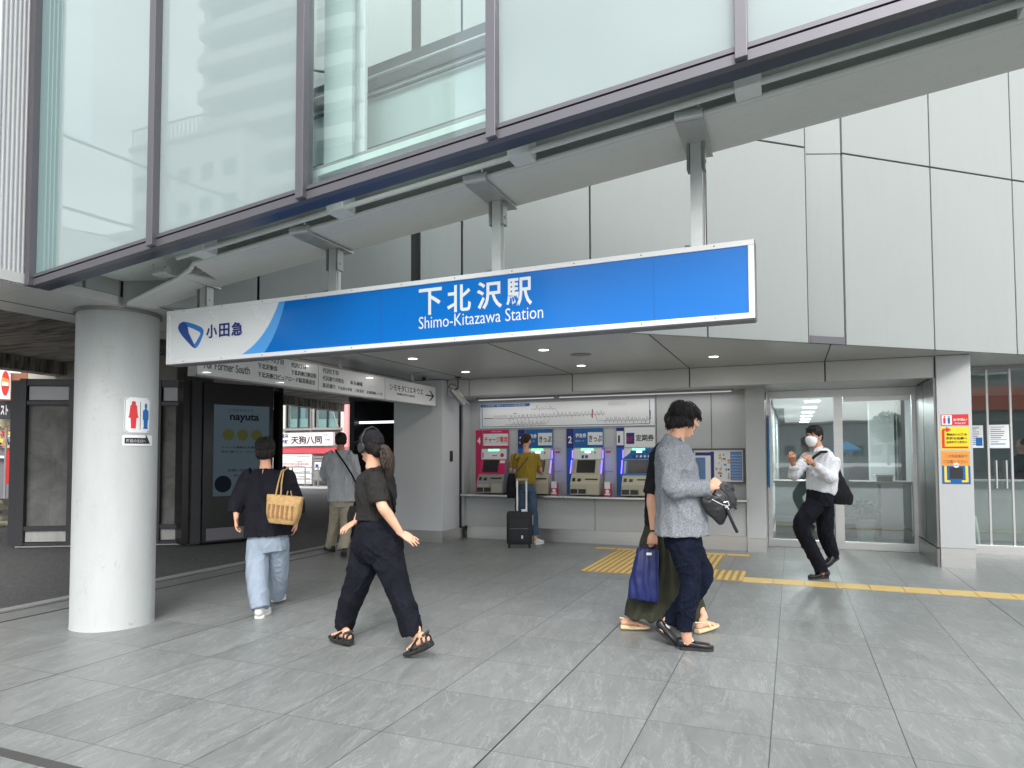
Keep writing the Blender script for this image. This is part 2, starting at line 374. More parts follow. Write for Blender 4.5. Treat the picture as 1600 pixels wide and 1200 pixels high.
# keep it simple: one flat slab, seams as shallow dark strips below
def slab(poly, z0, z1, name, mat, parent):
    m = MB(); m.prism(poly, z0, z1); return m.build(name, mat, parent)
e0 = Dp(0); eF = Dp(14)
slab([(-6.25, 1.2), (-5.175, 1.2), (-5.175, 3.98), (-5.19, 4.03), (Dp(8.9, -.055).x, Dp(8.9, -.055).y), (Dp(8.9, -.055).x, 10.6), (-5.36, 10.6), (-5.36, 10.05), (-6.25, 10.05)], ZC, ZC+.075, 'ceiling', M['ceiling'], st)
slab([(Dp(8.9, -.055).x+.001, Dp(8.9, -.055).y), (4.18, 11.75), (Dp(8.9, -.055).x+.001, 11.75)], ZC, ZC+.075, 'porch_ceiling', M['ceiling'], st)
m = MB()
for x in (-4.95, -3.16, -1.37, .435):
    t = (x-DA.x)/DD.x; y0 = (DA+DD*t).y+.03; m.box((x-.006, y0, ZC-.003), (x+.006, 10.19, ZC+.01))
m.box((-5.0, 9.05, ZC-.003), (-5.36, 9.06, ZC+.01)); m.box((-5.9, 1.5, ZC-.003), (-5.89, 10, ZC+.01))
m.build('ceiling_joints', M['seam'], st)
# fascia above the ticket recess, in panels
m = MB(); xs = [-5.355, -4.95, -3.16, -1.37, .435, 1.725]
for a, b in zip(xs, xs[1:]): m.box((a+.008, 10.2, 2.43), (b-.008, 10.3, ZC-.004), bev=.006)
m.box((-5.355, 10.3, 2.40), (1.725, 10.36, ZC-.004), M['seam']); m.mats.insert(0, M['fascia']) if M['fascia'] not in m.mats else None
m = MB()
for a, b in zip(xs, xs[1:]): m.box((a+.008, 10.2, 2.43), (b-.008, 10.3, ZC-.004), M['fascia'], bev=.006)
m.box((-5.355, 10.302, 2.445), (1.725, 10.33, ZC-.004), M['seam'])
m.build('fascia', None, st)
slab([(-5.355, 10.335), (-.38, 10.335), (-.38, 10.96), (-5.355, 10.96)], 2.435, 2.5, 'recess_ceiling', M['ceiling'], st)
slab([(-.375, 10.335), (1.725, 10.335), (1.725, 11.7), (-.375, 11.7)], 2.445, 2.5, 'lobby_ceiling', M['ceiling'], st)
# walls round the recess
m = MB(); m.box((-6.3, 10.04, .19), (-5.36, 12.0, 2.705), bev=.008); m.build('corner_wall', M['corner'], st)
m = MB(); m.box((-6.292, 10.05, 0), (-5.368, 10.9, .188)); m.build('skirting', M['steel'], st)
m = MB(); m.box((-5.43, 10.66, .19), (-5.33, 10.69, 2.43)); m.build('wall_joint', M['seam'], st)
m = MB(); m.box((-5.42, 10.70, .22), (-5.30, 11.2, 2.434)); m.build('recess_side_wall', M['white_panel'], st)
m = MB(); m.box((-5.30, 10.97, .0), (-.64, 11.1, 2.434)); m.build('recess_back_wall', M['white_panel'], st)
m = MB()
for x in (-2.0, -1.15): m.box((x-.003, 10.965, .8), (x+.003, 10.975, 2.43))
m.build('wall_seams', M['seam'], st)
m = MB(); m.box((-5.30, 10.80, .22), (-2.98, 10.95, .735), bev=.004); m.box((-2.972, 10.80, .22), (-.645, 10.95, .735), bev=.004); m.build('counter_front', M['white_panel'], st)
m = MB(); m.box((-5.30, 10.85, 0), (-.645, 10.94, .214)); m.build('counter_skirting', M['steel'], st)
m = MB(); m.box((-5.31, 10.60, .742), (-3.45, 10.968, .778), bev=.008); m.box((-3.44, 10.60, .742), (-.625, 10.968, .778), bev=.008); m.build('counter_ledge', M['steel'], st)
m = MB(); m.box((-.64, 10.76, .2), (-.365, 11.7, 2.44), bev=.006); m.build('pillar', M['white_panel'], st)
m = MB(); m.box((-.636, 10.765, 0), (-.369, 11.6, .198)); m.build('pillar_base', M['steel'], st)
m = MB(); m.box((1.73, 10.17, .25), (2.11, 11.75, ZC-.004), bev=.006); m.build('pillar', M['white_panel'], st)
m = MB(); m.box((1.733, 10.173, 0), (2.107, 11.7, .248)); m.build('pillar_base', M['steel'], st)
m = MB(); m.box((1.70, 10.2, .25), (1.728, 10.93, 2.43)); m.box((1.70, 10.96, .25), (1.728, 11.6, 2.43)); m.build('side_cladding', M['steel_dark'], st)
m = MB(); m.box((1.695, 10.19, .0), (1.727, 11.6, .235)); m.build('side_skirting', M['steel_dark'], st)
# office glazing (Y 11.62)
GY = 11.62
m = MB(); m.box((-.36, GY-.05, 0), (1.70, GY+.08, .115), bev=.004); m.build('door_threshold', M['steel'], st)
m = MB(); m.box((-.36, GY-.04, 2.33), (1.70, GY+.06, 2.44)); m.box((.6, GY-.06, .115), (.72, GY+.05, 2.33)); m.box((-.36, GY-.03, .115), (-.30, GY+.05, 2.33)); m.box((1.65, GY-.03, .115), (1.70, GY+.05, 2.33)); m.box((.74, GY-.02, 2.25), (1.64, GY+.03, 2.328))
m.build('door_frame', M['steel'], st)
M['office_glass'] = glassy('office_glass', (.82, .88, .87), .13, ior=1.52)
for a, b in ((-.30, .60), (.72, 1.65)):
    m = MB(); m.box((a, GY, .115), (b, GY+.012, 2.33)); m.build('glass_pane', M['office_glass'], st)
# porch glazing right of the pillar (Y 11.72)
GY2 = 11.72
m = MB(); m.box((2.11, GY2-.05, 0), (9, GY2+.06, .14), bev=.004); m.build('door_threshold', M['steel'], st)
m = MB(); m.box((2.11, GY2-.04, 2.66), (9, GY2+.06, ZC-.004)); m.build('door_head', M['steel_dark'], st)
m = MB()
for x in (2.62, 2.90, 3.35, 4.4, 5.4, 6.4): m.box((x-.012, GY2-.015, .14), (x+.012, GY2+.02, 2.66))
m.build('door_frame', M['steel'], st)
for a, b in ((2.115, 2.608), (2.632, 2.888), (2.912, 3.338), (3.362, 4.388), (4.412, 9)):
    m = MB(); m.box((a, GY2, .14), (b, GY2+.012, 2.66)); m.build('glass_pane', M['office_glass'], st)
for x in (2.70, 2.82, 3.42):
    m = MB(); m.tube([(x, GY2-.05, .95), (x, GY2-.05, 1.35)], .012); m.tube([(x, GY2-.05, 1.0), (x, GY2, 1.0)], .006); m.tube([(x, GY2-.05, 1.3), (x, GY2, 1.3)], .006); m.build('door_handle', M['steel'], st, smooth=True)
# rooms behind the glass
M['room'] = pbr('office_wall', (.60, .63, .63), .6, var=.06); M['room_dk'] = pbr('hall_wall', (.26, .27, .27), .6, var=.1); M['room_floor'] = pbr('office_floor', (.28, .285, .28), .35, var=.08)
m = MB(); m.box((-.36, 11.72, -.05), (9, 30, .0)); m.build('office_floor', M['room_floor'], st)
m = MB(); m.box((-.40, 11.75, 2.62), (9, 30, 2.70)); m.build('office_ceiling', M['room'], st)
m = MB(); m.box((-.55, 11.71, 0), (-.42, 30, 2.62)); m.box((-.55, 30, 0), (9, 30.1, 2.62)); m.build('office_wall', M['room'], st)
m = MB(); m.box((1.95, 11.78, 0), (2.07, 14.5, 2.62)); m.box((8.9, 11.8, 0), (9, 30, 2.62)); m.box((2.07, 16.5, 0), (8.9, 16.6, 2.62)); m.build('hall_partition', M['room_dk'], st)
# upper wall: backing + cladding panels on the diagonal front
m = MB(); fr = (DA, DD, -DN, UZ)
m.box((-.26, .05, ZC+.05), (6.95, .30, 9.5), None, fr); m.box((6.95, .25, ZC+.05), (7.46, .30, 9.5), None, fr); m.box((7.46, .05, ZC+.05), (15, .30, 9.5), None, fr); m.build('wall_backing', M['seam'], st)
ss = [0.0, 1.07, 2.42, 2.50, 2.912, 4.256, 5.626, 6.945]
m = MB(); g = .010
zs = [ZC, 4.967, 7.25, 9.4]
for a, b in zip(ss, ss[1:]):
    if (a, b) == (2.42, 2.50): continue
    for z0, z1 in zip(zs, zs[1:]): m.box((a+g, -.0, z0+(0 if z0 == ZC else g)), (b-(g if b not in (2.42,) else 0), .048, z1-g), M['panel'], fr, bev=.005)
for a, b in ((7.463, 8.797), (8.797, 10.159), (10.159, 11.52), (11.52, 12.9)):
    for z0, z1 in zip(zs, zs[1:]): m.box((a+g, 0, z0+(0 if z0 == ZC else g)), (b-g, .048, z1-g), M['panel'], fr, bev=.005)
m.build('wall_panels', None, st)
# turned-in strip of wall
a = Dp(6.955, -.17); b = Dp(7.452, -.01); d = (b-a).normalized(); n = Vector((d.y, -d.x, 0)); L = (b-a).length; fr2 = (a, d, -n, UZ)
m = MB()
for z0, z1 in zip([2.80, 4.967, 7.25, 9.4], [4.957, 7.24, 9.39, 9.4]):
    if z1-z0 > .5: m.box((0, 0, z0), (L, .045, z1), M['panel'], fr2, bev=.004)
m.build('inset_panel', None, st)
m = MB(); m.box((6.957, -.004, 2.714), (7.450, .16, 2.795), None, fr); m.build('inset_sill', M['frame'], st)
m = MB(); m.box((6.947, -.0, ZC), (6.953, .2, 9.4), M['panel'], fr); m.build('inset_return', None, st)
# corrugated return and little panels at the left end
m = MB(); n = 7; pr = []
for i in range(n*4):
    y = 3.035+i*(.22/(n*4)); pr.append((-5.20+(.012 if (i % 4) < 2 else -.006), y))
pr = [(-7.5, 3.035)]+pr+[(-5.17, 3.26), (-5.17, 3.30), (-7.5, 3.30)]
m.prism(pr, ZC-.01, 8.5); m.build('ribbed_wall', pbr('ribbed_metal', (.62, .63, .64), .35, metal=.35, var=.05, vscale=2), st)
m = MB(); m.box((-5.50, 3.42, ZC+.077), (-5.165, 3.66, 3.9), M['panel'], bev=.005); m.box((-5.50, 3.69, ZC+.077), (-5.165, 3.985, 3.05), M['panel'], bev=.005); m.box((-5.5, 3.3, ZC+.078), (-5.2, 4.02, 3.9), M['beam'])
m.build('end_panels', None, st)
m = MB(); m.box((.03, -.012, ZC), (1.04, -.002, 2.90), M['panel'], fr, bev=.003); m.build('parapet_panel', None, st)
# block above, so the wall has a body
slab([(Dp(0).x-.2, Dp(0).y+.5), (Dp(15).x, Dp(15).y+.5), (Dp(15).x, 40), (-8, 40), (-8, 10.3), (-6.25, 10.3), (-6.25, 4.5)], 2.95, 9.3, 'upper_storey', M['panel'], st)

# ------------------------------------------------------------------ round column
def mat_column():
    g = NT('painted_column'); v = g.coord('Object'); sx = g.n('SeparateXYZ', {'Vector': v})
    a = g.noise(g.coord('Object', (3, 3, .8)), 2.2, 7, .6).outputs[0]; c_ = g.mix(a, (.41, .43, .43), (.50, .52, .52))
    sc = g.noise(g.coord('Object', (1, 1, .45)), 13, 8, .72, 1.5).outputs[0]; low = g.math('ADD', .30, g.math('MULTIPLY', g.math('MINIMUM', 1, g.math('MAXIMUM', 0, g.math('SUBTRACT', 1.1, sx.outputs[2]))), .6))
    c_ = g.mix(g.math('MULTIPLY', g.ramp(sc, [(.60, 0.), (.74, 1.)]), low), c_, (.20, .20, .19))
    hl = g.math('ABSOLUTE', g.math('SUBTRACT', g.noise(g.coord('Object', (1, 1, 1)), 3.5, 4, .5, .5).outputs[0], .5)); mk = g.math('MULTIPLY', g.math('LESS_THAN', hl, .0035), g.ramp(g.noise(v, 2.6, 2).outputs[0], [(.58, 0.), (.62, 1.)])); c_ = g.mix(g.math('MULTIPLY', mk, .18), c_, (.16, .15, .14))
    bd = g.noise(g.coord('Object', (9, 9, 1.2)), 9, 4, .6).outputs[0]
    return g.out(g.n('BsdfPrincipled', {'Base Color': c_, 'Roughness': .55, 'Normal': g.bump(g.math('ADD', bd, g.math('MULTIPLY', a, 2.0)), .35, .006)}).outputs[0])
M['conc_col'] = mat_column()
CC = Vector((-5.494, 4.238, 0)); CR = .323
m = MB(); n = 72
def ring(cx, cy, r, z): return [(cx+r*math.cos(2*math.pi*k/n), cy+r*math.sin(2*math.pi*k/n), z) for k in range(n)]
vs = ring(CC.x, CC.y, CR+.004, .0)+ring(CC.x, CC.y, CR, .012)+ring(CC.x, CC.y, CR, 1.35)+ring(CC.x, CC.y, CR, ZC)
m.add(vs, [(j*n+k, j*n+(k+1) % n, (j+1)*n+(k+1) % n, (j+1)*n+k) for j in range(3) for k in range(n)]+[list(range(n))[::-1], list(range(3*n, 4*n))])
col = thing('round_column', 'thick round pale concrete column with a toilet sign on it', 'column')
m.build('shaft', M['conc_col'], col, smooth=True)
m = MB(); m.add(ring(CC.x, CC.y, CR+.004, ZC-.03)+ring(CC.x, CC.y, CR+.022, ZC-.03)+ring(CC.x, CC.y, CR+.022, ZC)+ring(CC.x, CC.y, CR+.004, ZC), [(j*n+k, j*n+(k+1) % n, (j+1) % 4*n+(k+1) % n, (j+1) % 4*n+k) for j in range(4) for k in range(n)]); m.build('collar', M['steel_dark'], col)
def cyl(px, py, r=CR):     # pixel -> (arc length, height) on the column
    d = ray(px, py); ox, oy = -CC.x, -CC.y; a = d.x*d.x+d.y*d.y; b = 2*(ox*d.x+oy*d.y); c = ox*ox+oy*oy-r*r
    t = (-b-math.sqrt(b*b-4*a*c))/(2*a); q = Vector((0, 0, EYE))+d*t; return math.atan2(q.y-CC.y, q.x-CC.x), q.z
def on_col(th0, z0, poly, out, th, mat, mb, sub=1):
    """poly in metres (x to the right on the surface, y up) wrapped on the column as a thin plate"""
    f = lambda x, y, o: (CC.x+(CR+o)*math.cos(th0+x/CR), CC.y+(CR+o)*math.sin(th0+x/CR), z0+y)
    n = len(poly); mb.add([f(x, y, out) for x, y in poly]+[f(x, y, out+th) for x, y in poly], [list(range(n, 2*n))]+[(i, (i+1) % n, n+(i+1) % n, n+i) for i in range(n)], mat)
def rrect(x0, y0, x1, y1, r, k=5):
    o = []
    for cx, cy, a in ((x1-r, y1-r, 0), (x0+r, y1-r, 90), (x0+r, y0+r, 180), (x1-r, y0+r, 270)):
        for i in range(k+1): t = R(a+90*i/k); o.append((cx+r*math.cos(t), cy+r*math.sin(t)))
    return o
def fill(mb, fn, poly, mat, o, th, step=.01):
    """curved plate: cut poly into vertical slices so it follows the column"""
    bm = bmesh.new(); vs = [bm.verts.new((x, y, 0)) for x, y in poly]; bm.faces.new(vs)
    xs_ = [x for x, y in poly]; x = min(xs_)+step
    while x < max(xs_):
        bmesh.ops.bisect_plane(bm, geom=bm.verts[:]+bm.edges[:]+bm.faces[:], plane_co=(x, 0, 0), plane_no=(1, 0, 0)); x += step
    bm.verts.index_update(); mb.add([fn(v.co.x, v.co.y, o+th) for v in bm.verts], [[v.index for v in f.verts] for f in bm.faces], mat); bm.free()
tA, zA = cyl(194, 620); tB, zB = cyl(238, 680); W0 = (tB-tA)*CR
colf = lambda x, y, o: (CC.x+(CR+o)*math.cos(tA+x/CR), CC.y+(CR+o)*math.sin(tA+x/CR), zA+y)
H0 = .30; W0 = .235
ts = thing('toilet_sign', 'white sign with a red woman and a blue man on the round column', 'sign')
m = MB(); fill(m, colf, rrect(0, -H0, W0, 0, .03), M['sign_white'], .003, .001); m.build('plate', None, ts)
m = MB()
oo = rrect(.006, -H0+.006, W0-.006, -.006, .026); ii = rrect(.0095, -H0+.0095, W0-.0095, -.0095, .023)
for i in range(len(oo)):
    j = (i+1) % len(oo); fill(m, colf, [oo[i], oo[j], ii[j], ii[i]], M['ink'], .0046, .0004, 10)
fill(m, colf, [(.128, -.275), (.133, -.275), (.133, -.035), (.128, -.035)], M['ink'], .0046, .0004); m.build('border', None, ts)
def figure(cx, top, sx_, sy_, fem):
    P = [(0, 0), (.5, .02), (.78, .1), (.85, .22), (.8, .33), (.95, .42), (1.3, .45), (1.35, .6), (1.5, 1.0), (1.75, 1.55), (2.0, 1.62), (1.9, 1.72), (1.35, 1.72), (1.15, 1.80), (1.0, 2.5), (.95, 2.72), (1.05, 2.82), (0, 2.82)] if fem else \
        [(0, 0), (.4, .06), (.55, .25), (.5, .5), (.3, .62), (.5, .68), (1.2, .8), (1.3, 1.0), (1.3, 1.75), (1.05, 1.85), (.95, 1.95), (.85, 2.6), (1.15, 2.82), (0, 2.82)]
    return [(cx+x*sx_, top-y*sy_) for x, y in P]+[(cx-x*sx_, top-y*sy_) for x, y in P[1:-1]][::-1]
m = MB(); fill(m, colf, figure(.074, -.032, .0205, .083, True), M['red'], .0046, .0005); m.build('red_figure', None, ts)
m = MB(); fill(m, colf, figure(.182, -.046, .0225, .078, False), pbr('toilet_blue', srgb(30, 100, 170), .4), .0046, .0005); m.build('blue_figure', None, ts)
aw = thing('arrow_sign', 'small black arrow sign with white writing under the toilet sign on the column', 'sign')
m = MB(); fill(m, colf, rrect(-.008, -.412, .262, -.322, .012), M['sign_white'], .003, .001); m.build('plate', None, aw)
m = MB(); fill(m, colf, [(.008, -.395), (.235, -.395), (.188, -.312), (.183, -.345), (.008, -.345)], M['ink'], .0046, .0004); m.build('arrow', None, aw)
xd = Vector((-math.sin(tA+.1/CR), math.cos(tA+.1/CR), 0)); 
tx = text('階段の左側へ', M['white'], .03, (0, 0, 0), (1, 0, 0), (0, 1, 0), aw, fit=(.165, .030), bold=.0006)
if tx:
    for v in tx.data.vertices: v.co = Vector(colf(.022+v.co.x, -.386+v.co.y, .0055))

# ------------------------------------------------------------------ glazed walkway above (slopes up to the right)
SL = .113
wk = thing('glass_walkway', 'glazed walkway sloping up overhead with a pale girder and pipe underneath', 'walkway')
FR = (Vector((0, 0, 3.296)), Vector((1, 0, SL)), UY, UZ)
XL, XR = -5.16, 6.1; FY = 3.25
muls = [-3.905, -2.68, -1.435, -.183, 1.07, 2.32, 3.57, 4.82]
m = MB(); m.box((XL, FY, -.02), (XR, FY+.05, .028), M['frame'], FR); m.box((XL, FY+.012, .028), (XR, FY+.05, .037), M['black'], FR); m.box((XL, FY-.004, .037), (XR, FY+.05, .06), M['frame'], FR)
m.box((XL, FY, 3.0), (XR, FY+.06, 3.12), M['frame'], FR); m.build('rail', None, wk)
for x in muls:
    m = MB(); m.box((x-.028, FY-.035, -.015), (x+.028, FY+.06, 3.1), None, FR, bev=.003); m.build('mullion', M['frame'], wk)
m = MB(); m.box((XL, FY-.03, -.02), (XL+.05, FY+.06, 3.1), None, FR); m.build('mullion', M['frame'], wk)
m = MB(); m.box((XL, FY+.052, -.018), (XR, FY+.15, .0), None, FR); m.build('edge_soffit', M['soffit'], wk)
M['frit'] = glassy('fritted_glass', (.72, .88, .87), .075, .012, frost=(.43, .505, .51), ff=.8, ior=1.5)
M['clear'] = glassy('clear_glass', (.88, .95, .94), .075, .01, ior=1.5)
M['reflection_tint'] = glassy('painted_reflection_glass', (.6, .8, .8), .12, .02, frost=(.22, .33, .33), ff=.92, ior=1.45)  # darker teal: the ribbed wall's mirror image put into the glass colour
ex = [XL+.05]+muls+[XR]
for i, (a, b) in enumerate(zip(ex, ex[1:])):
    a += .028; b -= .028
    if i == 0:
        m = MB(); m.box((a-.028, FY+.02, .06), (a+.20, FY+.032, 3.0), None, FR); m.build('glass_pane', M['reflection_tint'], wk); a += .201  # narrow strip split off to carry the painted reflection of the ribbed wall
    m = MB(); m.box((a, FY+.02, .06), (b, FY+.032, 3.0), None, FR); m.build('glass_pane', M['clear'] if i == 2 else M['frit'], wk)
# deck, rear glazing and inner post, seen through the clear pane
m = MB(); m.box((XL, 3.42, .20), (XR, 4.26, .24), None, FR); m.build('deck', M['beamdk'], wk)
m = MB(); m.box((XL, 3.42, .242), (XR, 4.26, .26), None, FR); m.build('deck_floor', pbr('walkway_floor', (.3, .3, .3), .5), wk)
m = MB(); m.box((XL, 3.0, 3.12), (XR, 3.4, 3.3), None, FR); m.build('roof_edge', M['beam'], wk)
for X0, wd in ((-2.80, .22), (.95, .2)):
    m = MB(); m.box((X0, 3.60, .25), (X0+wd, 3.63, 3.12), None, FR); m.box((X0, 3.74, .25), (X0+wd, 3.77, 3.12), None, FR); m.box((X0+wd/2-.015, 3.63, .25), (X0+wd/2+.015, 3.74, 3.12), None, FR); m.build('inner_post', M['white'], wk)
m = MB(); m.box((XL, 4.18, 1.17), (XR, 4.25, 1.35), None, FR); m.box((XL, 4.18, .262), (XR, 4.25, .74), None, FR); m.box((XL, 4.16, 1.10), (XR, 4.18, 1.115), None, FR)
for k in range(9): m.box((-5.0+k*1.25, 4.19, .74), (-4.95+k*1.25, 4.25, 3.1), None, FR) if k != 2 else None
m.build('rear_frame', M['frame'], wk)
m = MB(); m.box((XL, 4.20, .74), (XR, 4.21, 1.17), None, FR); m.build('rear_panel', glassy('rear_frit', (.8, .9, .9), .08, frost=(.78, .82, .82), ff=.85), wk)
m = MB(); m.tube([FR[0]+FR[1]*XL+Vector((0, 4.1, 1.2)), FR[0]+FR[1]*XR+Vector((0, 4.1, 1.2))], .012); m.build('handrail', M['steel'], wk, smooth=True)
# girder: plate with rounded lip, web, pipe
def WP(x, y, z): return Vector((x, y, 3.296+SL*x+z))
m = MB(); m.box((-4.12, 3.79, .045), (XR, 4.27, .07), None, FR); m.box((-4.12, 4.10, .07), (XR, 4.13, .14), None, FR); m.add([WP(-4.12, 3.79, .045), WP(-4.12, 4.27, .045), WP(-4.30, 4.27, .045), WP(-4.12, 3.79, .07), WP(-4.12, 4.27, .07), WP(-4.30, 4.27, .07)], [(0, 1, 2), (3, 5, 4), (0, 2, 5, 3)])
m.build('girder', M['beam'], wk)
m = MB(); m.tube([WP(-4.12, 3.785, .062), WP(XR, 3.785, .060)], .015, seg=14); m.tube([WP(-4.12, 3.785, .062), WP(-4.22, 3.84, .05), WP(-4.36, 3.86, .02), WP(-5.02, 3.96, -.02)], [.015, .017, .018, .016], seg=12); m.build('girder_lip', pbr('pale_steel', (.60, .62, .60), .4, var=.06), wk, smooth=True)
m = MB(); m.tube([WP(-4.15, 3.66, .075), WP(XR, 3.66, .075)], .017, seg=12)
for k in range(9): m.tube([WP(-4.0+k*1.26, 3.66, .075), WP(-4.0+k*1.26, 3.70, .20)], .006)
m.build('pipe', M['beam'], wk, smooth=True)
m = MB(); m.add([WP(-4.28, 3.86, .03), WP(-5.06, 3.97, -.03), WP(-5.0, 4.2, -.03), WP(-4.25, 4.27, .045), WP(-4.28, 3.86, .045), WP(-5.06, 3.97, -.015), WP(-5.0, 4.2, -.015), WP(-4.25, 4.27, .06)], [(0, 1, 2, 3), (7, 6, 5, 4), (0, 4, 5, 1), (1, 5, 6, 2), (2, 6, 7, 3), (3, 7, 4, 0)]); m.build('girder_end', M['beam'], wk)
for x in (-3.935, -2.73, -1.445, -.178, 1.07, 2.32):
    m = MB(); m.box((x-.065, 3.62, .055), (x+.065, 3.765, .198), None, FR, bev=.006); m.box((x-.02, 3.42, .14), (x+.02, 3.62, .20), None, FR); m.box((x-.075, 3.615, .1985), (x+.08, 3.77, .1995), None, FR)
    m.build('bracket', pbr('bracket_paint', (.62, .65, .63), .4, var=.05), wk)
for x0 in (-4.0, -.62):
    m = MB()
    for i in range(6):
        for j in range(3): m.tube([WP(x0+i*.07, 3.56+j*.075, .2005), WP(x0+i*.07, 3.56+j*.075, .196)], .022, seg=14)
    m.build('vent_holes', M['grey_ink'], wk)

# ------------------------------------------------------------------ blue station name sign
SA = Vector((-4.788, 4.138, 0)); SB = Vector((-.176, 4.005, 0)); SD = (SB-SA).normalized(); SN = Vector((SD.y, -SD.x, 0)); SLn = (SB-SA).length
SZ0, SZ1 = 2.206, 2.65
def SG(px, py, off=0.0):
    d = ray(px, py); A = SA+SN*off; t = (A-Vector((0, 0, 0))).dot(SN)/d.dot(SN); q = Vector((0, 0, EYE))+d*t; return (q-SA).dot(SD), q.z
sg = thing('station_sign', 'long blue sign naming the station in white, hung under the walkway', 'sign')
frs = (SA, SD, -SN, UZ)
m = MB(); e = .032
m.box((0, -.012, SZ0), (SLn, .12, SZ0+e), None, frs, bev=.004); m.box((0, -.012, SZ1-e), (SLn, .12, SZ1), None, frs, bev=.004); m.box((0, -.012, SZ0+e), (e, .12, SZ1-e), None, frs, bev=.004); m.box((SLn-e, -.012, SZ0+e), (SLn, .12, SZ1-e), None, frs, bev=.004); m.box((.01, .06, SZ0+.01), (SLn-.01, .118, SZ1-.01), None, frs)
m.build('frame', M['white'], sg)
m = MB()
for q in range(11):
    for z_ in (SZ0+e/2, SZ1-e/2): c_ = SA+SD*(.2+q*.42)+UZ*z_+SN*.012; m.tube([c_, c_+SN*.002], .0045, seg=8)
m.build('frame_screws', M['grey_ink'], sg)
m = MB(); m.box((0.004, -.002, SZ0-.006), (SLn-.004, .118, SZ0), None, frs); m.box((SLn, .0, SZ0), (SLn+.003, .118, SZ1), None, frs); m.build('frame_edge', M['grey_ink'], sg)
m = MB(); m.box((e, .0, SZ0+e), (SLn-e, .055, SZ1-e), None, frs); m.build('white_panel', M['sign_white'], sg)
def crv(pts, k=14):
    (x0, y0), (x1, y1), (x2, y2) = pts; return [((1-t)**2*x0+2*t*(1-t)*x1+t*t*x2, (1-t)**2*y0+2*t*(1-t)*y1+t*t*y2) for t in [i/k for i in range(k+1)]]
b0 = SG(377, 552)[0]; b1 = SG(436, 470)[0]; c0 = SG(413, 548)[0]; c1 = SG(446, 469)[0]
zt, zb_ = SZ1-e, SZ0+e
cl = crv([(b0, zb_), (b0+.25, zb_+.10), (b1, zt)]); cb = crv([(c0, zb_), (c0+.13, zb_+.13), (c1, zt)])
def plate(mb, poly, y0, y1, mat=None): mb.prism(poly, y0, y1, mat, (SA, SD, UZ, SN))
m = MB(); plate(m, cl+[(c1+.02, zt), (c0+.3, zb_)], .0005, .0015); m.build('pale_band', M['blue_lt'], sg)
m = MB(); plate(m, cb+[(SLn-e, zt), (SLn-e, zb_)], .002, .0035); m.build('blue_panel', M['blue'], sg)
m = MB()
for px, py in ((595, 500), (823, 430), (1022, 450)):
    u = SG(px, py)[0]; m.box((u-.0012, -.0042, zb_), (u+.0012, -.0036, zt), None, frs)
m.build('panel_joints', pbr('joint_blue', srgb(16, 80, 160), .4), sg)
def stext(body, pxa, pya, pxb, pyb, mat, bold=0, name='lettering', par=None):
    u0, z0 = SG(pxa, pya); u1, z1 = SG(pxb, pyb); q = SA+SD*u0+SN*.0042+UZ*z0
    return text(body, mat, .1, q, SD, UZ, par or sg, name, fit=(u1-u0, z1-z0), bold=bold)
for ch, xa, xb in (('下', -2.352, -2.172), ('北', -2.130, -1.950), ('沢', -1.905, -1.722), ('駅', -1.692, -1.512)):
    text(ch, M['sign_white'], .1, SA+SD*(xa-SA.x)+SN*.0042+UZ*2.405, SD, UZ, sg, 'lettering', fit=(xb-xa, .183), bold=.0018)
u0, z0 = SG(655, 514.5); u1, z1 = SG(849, 485)
text('Shimo-Kitazawa Station', M['sign_white'], .1, SA+SD*u0+SN*.0042+UZ*2.313, SD, UZ, sg, 'lettering', fit=(u1-u0, .083), bold=-.0004)
for ch, xa, xb in (('小', -4.345, -4.228), ('田', -4.205, -4.095), ('急', -4.075, -3.953)): text(ch, M['navy'], .1, SA+SD*(xa-SA.x)+SN*.0042+UZ*2.392, SD, UZ, sg, 'lettering', fit=(xb-xa, .108), bold=.0022)
0 and stext('', 323, 529, 380, 505, pbr('logo_navy', srgb(32, 42, 110), .4), .0020)
# logo: folded triangular ribbon
u0, z0 = SG(277, 547); u1, z1 = SG(319, 499); lw, lh = u1-u0, z1-z0
def LP(x, y): return (u0+x*lw, z0+y*lh)
out = [LP(*q) for q in ((.02, .80), (.06, .93), (.20, 1.0), (.40, .96), (.66, .86), (.90, .74), (.99, .62), (.98, .48), (.86, .20), (.76, .04), (.68, 0.0), (.58, .06), (.40, .25), (.18, .50), (.06, .68))]
m = MB(); plate(m, out, .0005, .0018); m.build('logo_band', pbr('logo_blue', srgb(45, 125, 200), .3), sg)
m = MB(); plate(m, [LP(*q) for q in ((.02, .80), (.06, .93), (.20, 1.0), (.30, .98), (.42, .78), (.46, .5), (.64, .12), (.70, .0), (.58, .06), (.40, .25), (.18, .50), (.06, .68))], .0019, .0024); m.build('logo_shade', pbr('logo_dark_blue', srgb(28, 70, 150), .3), sg)
m = MB(); plate(m, [LP(*q) for q in ((.40, .80), (.62, .70), (.86, .56), (.88, .48), (.74, .26), (.66, .15), (.56, .34), (.44, .58))], .0026, .003); m.build('logo_hole', M['sign_white'], sg)
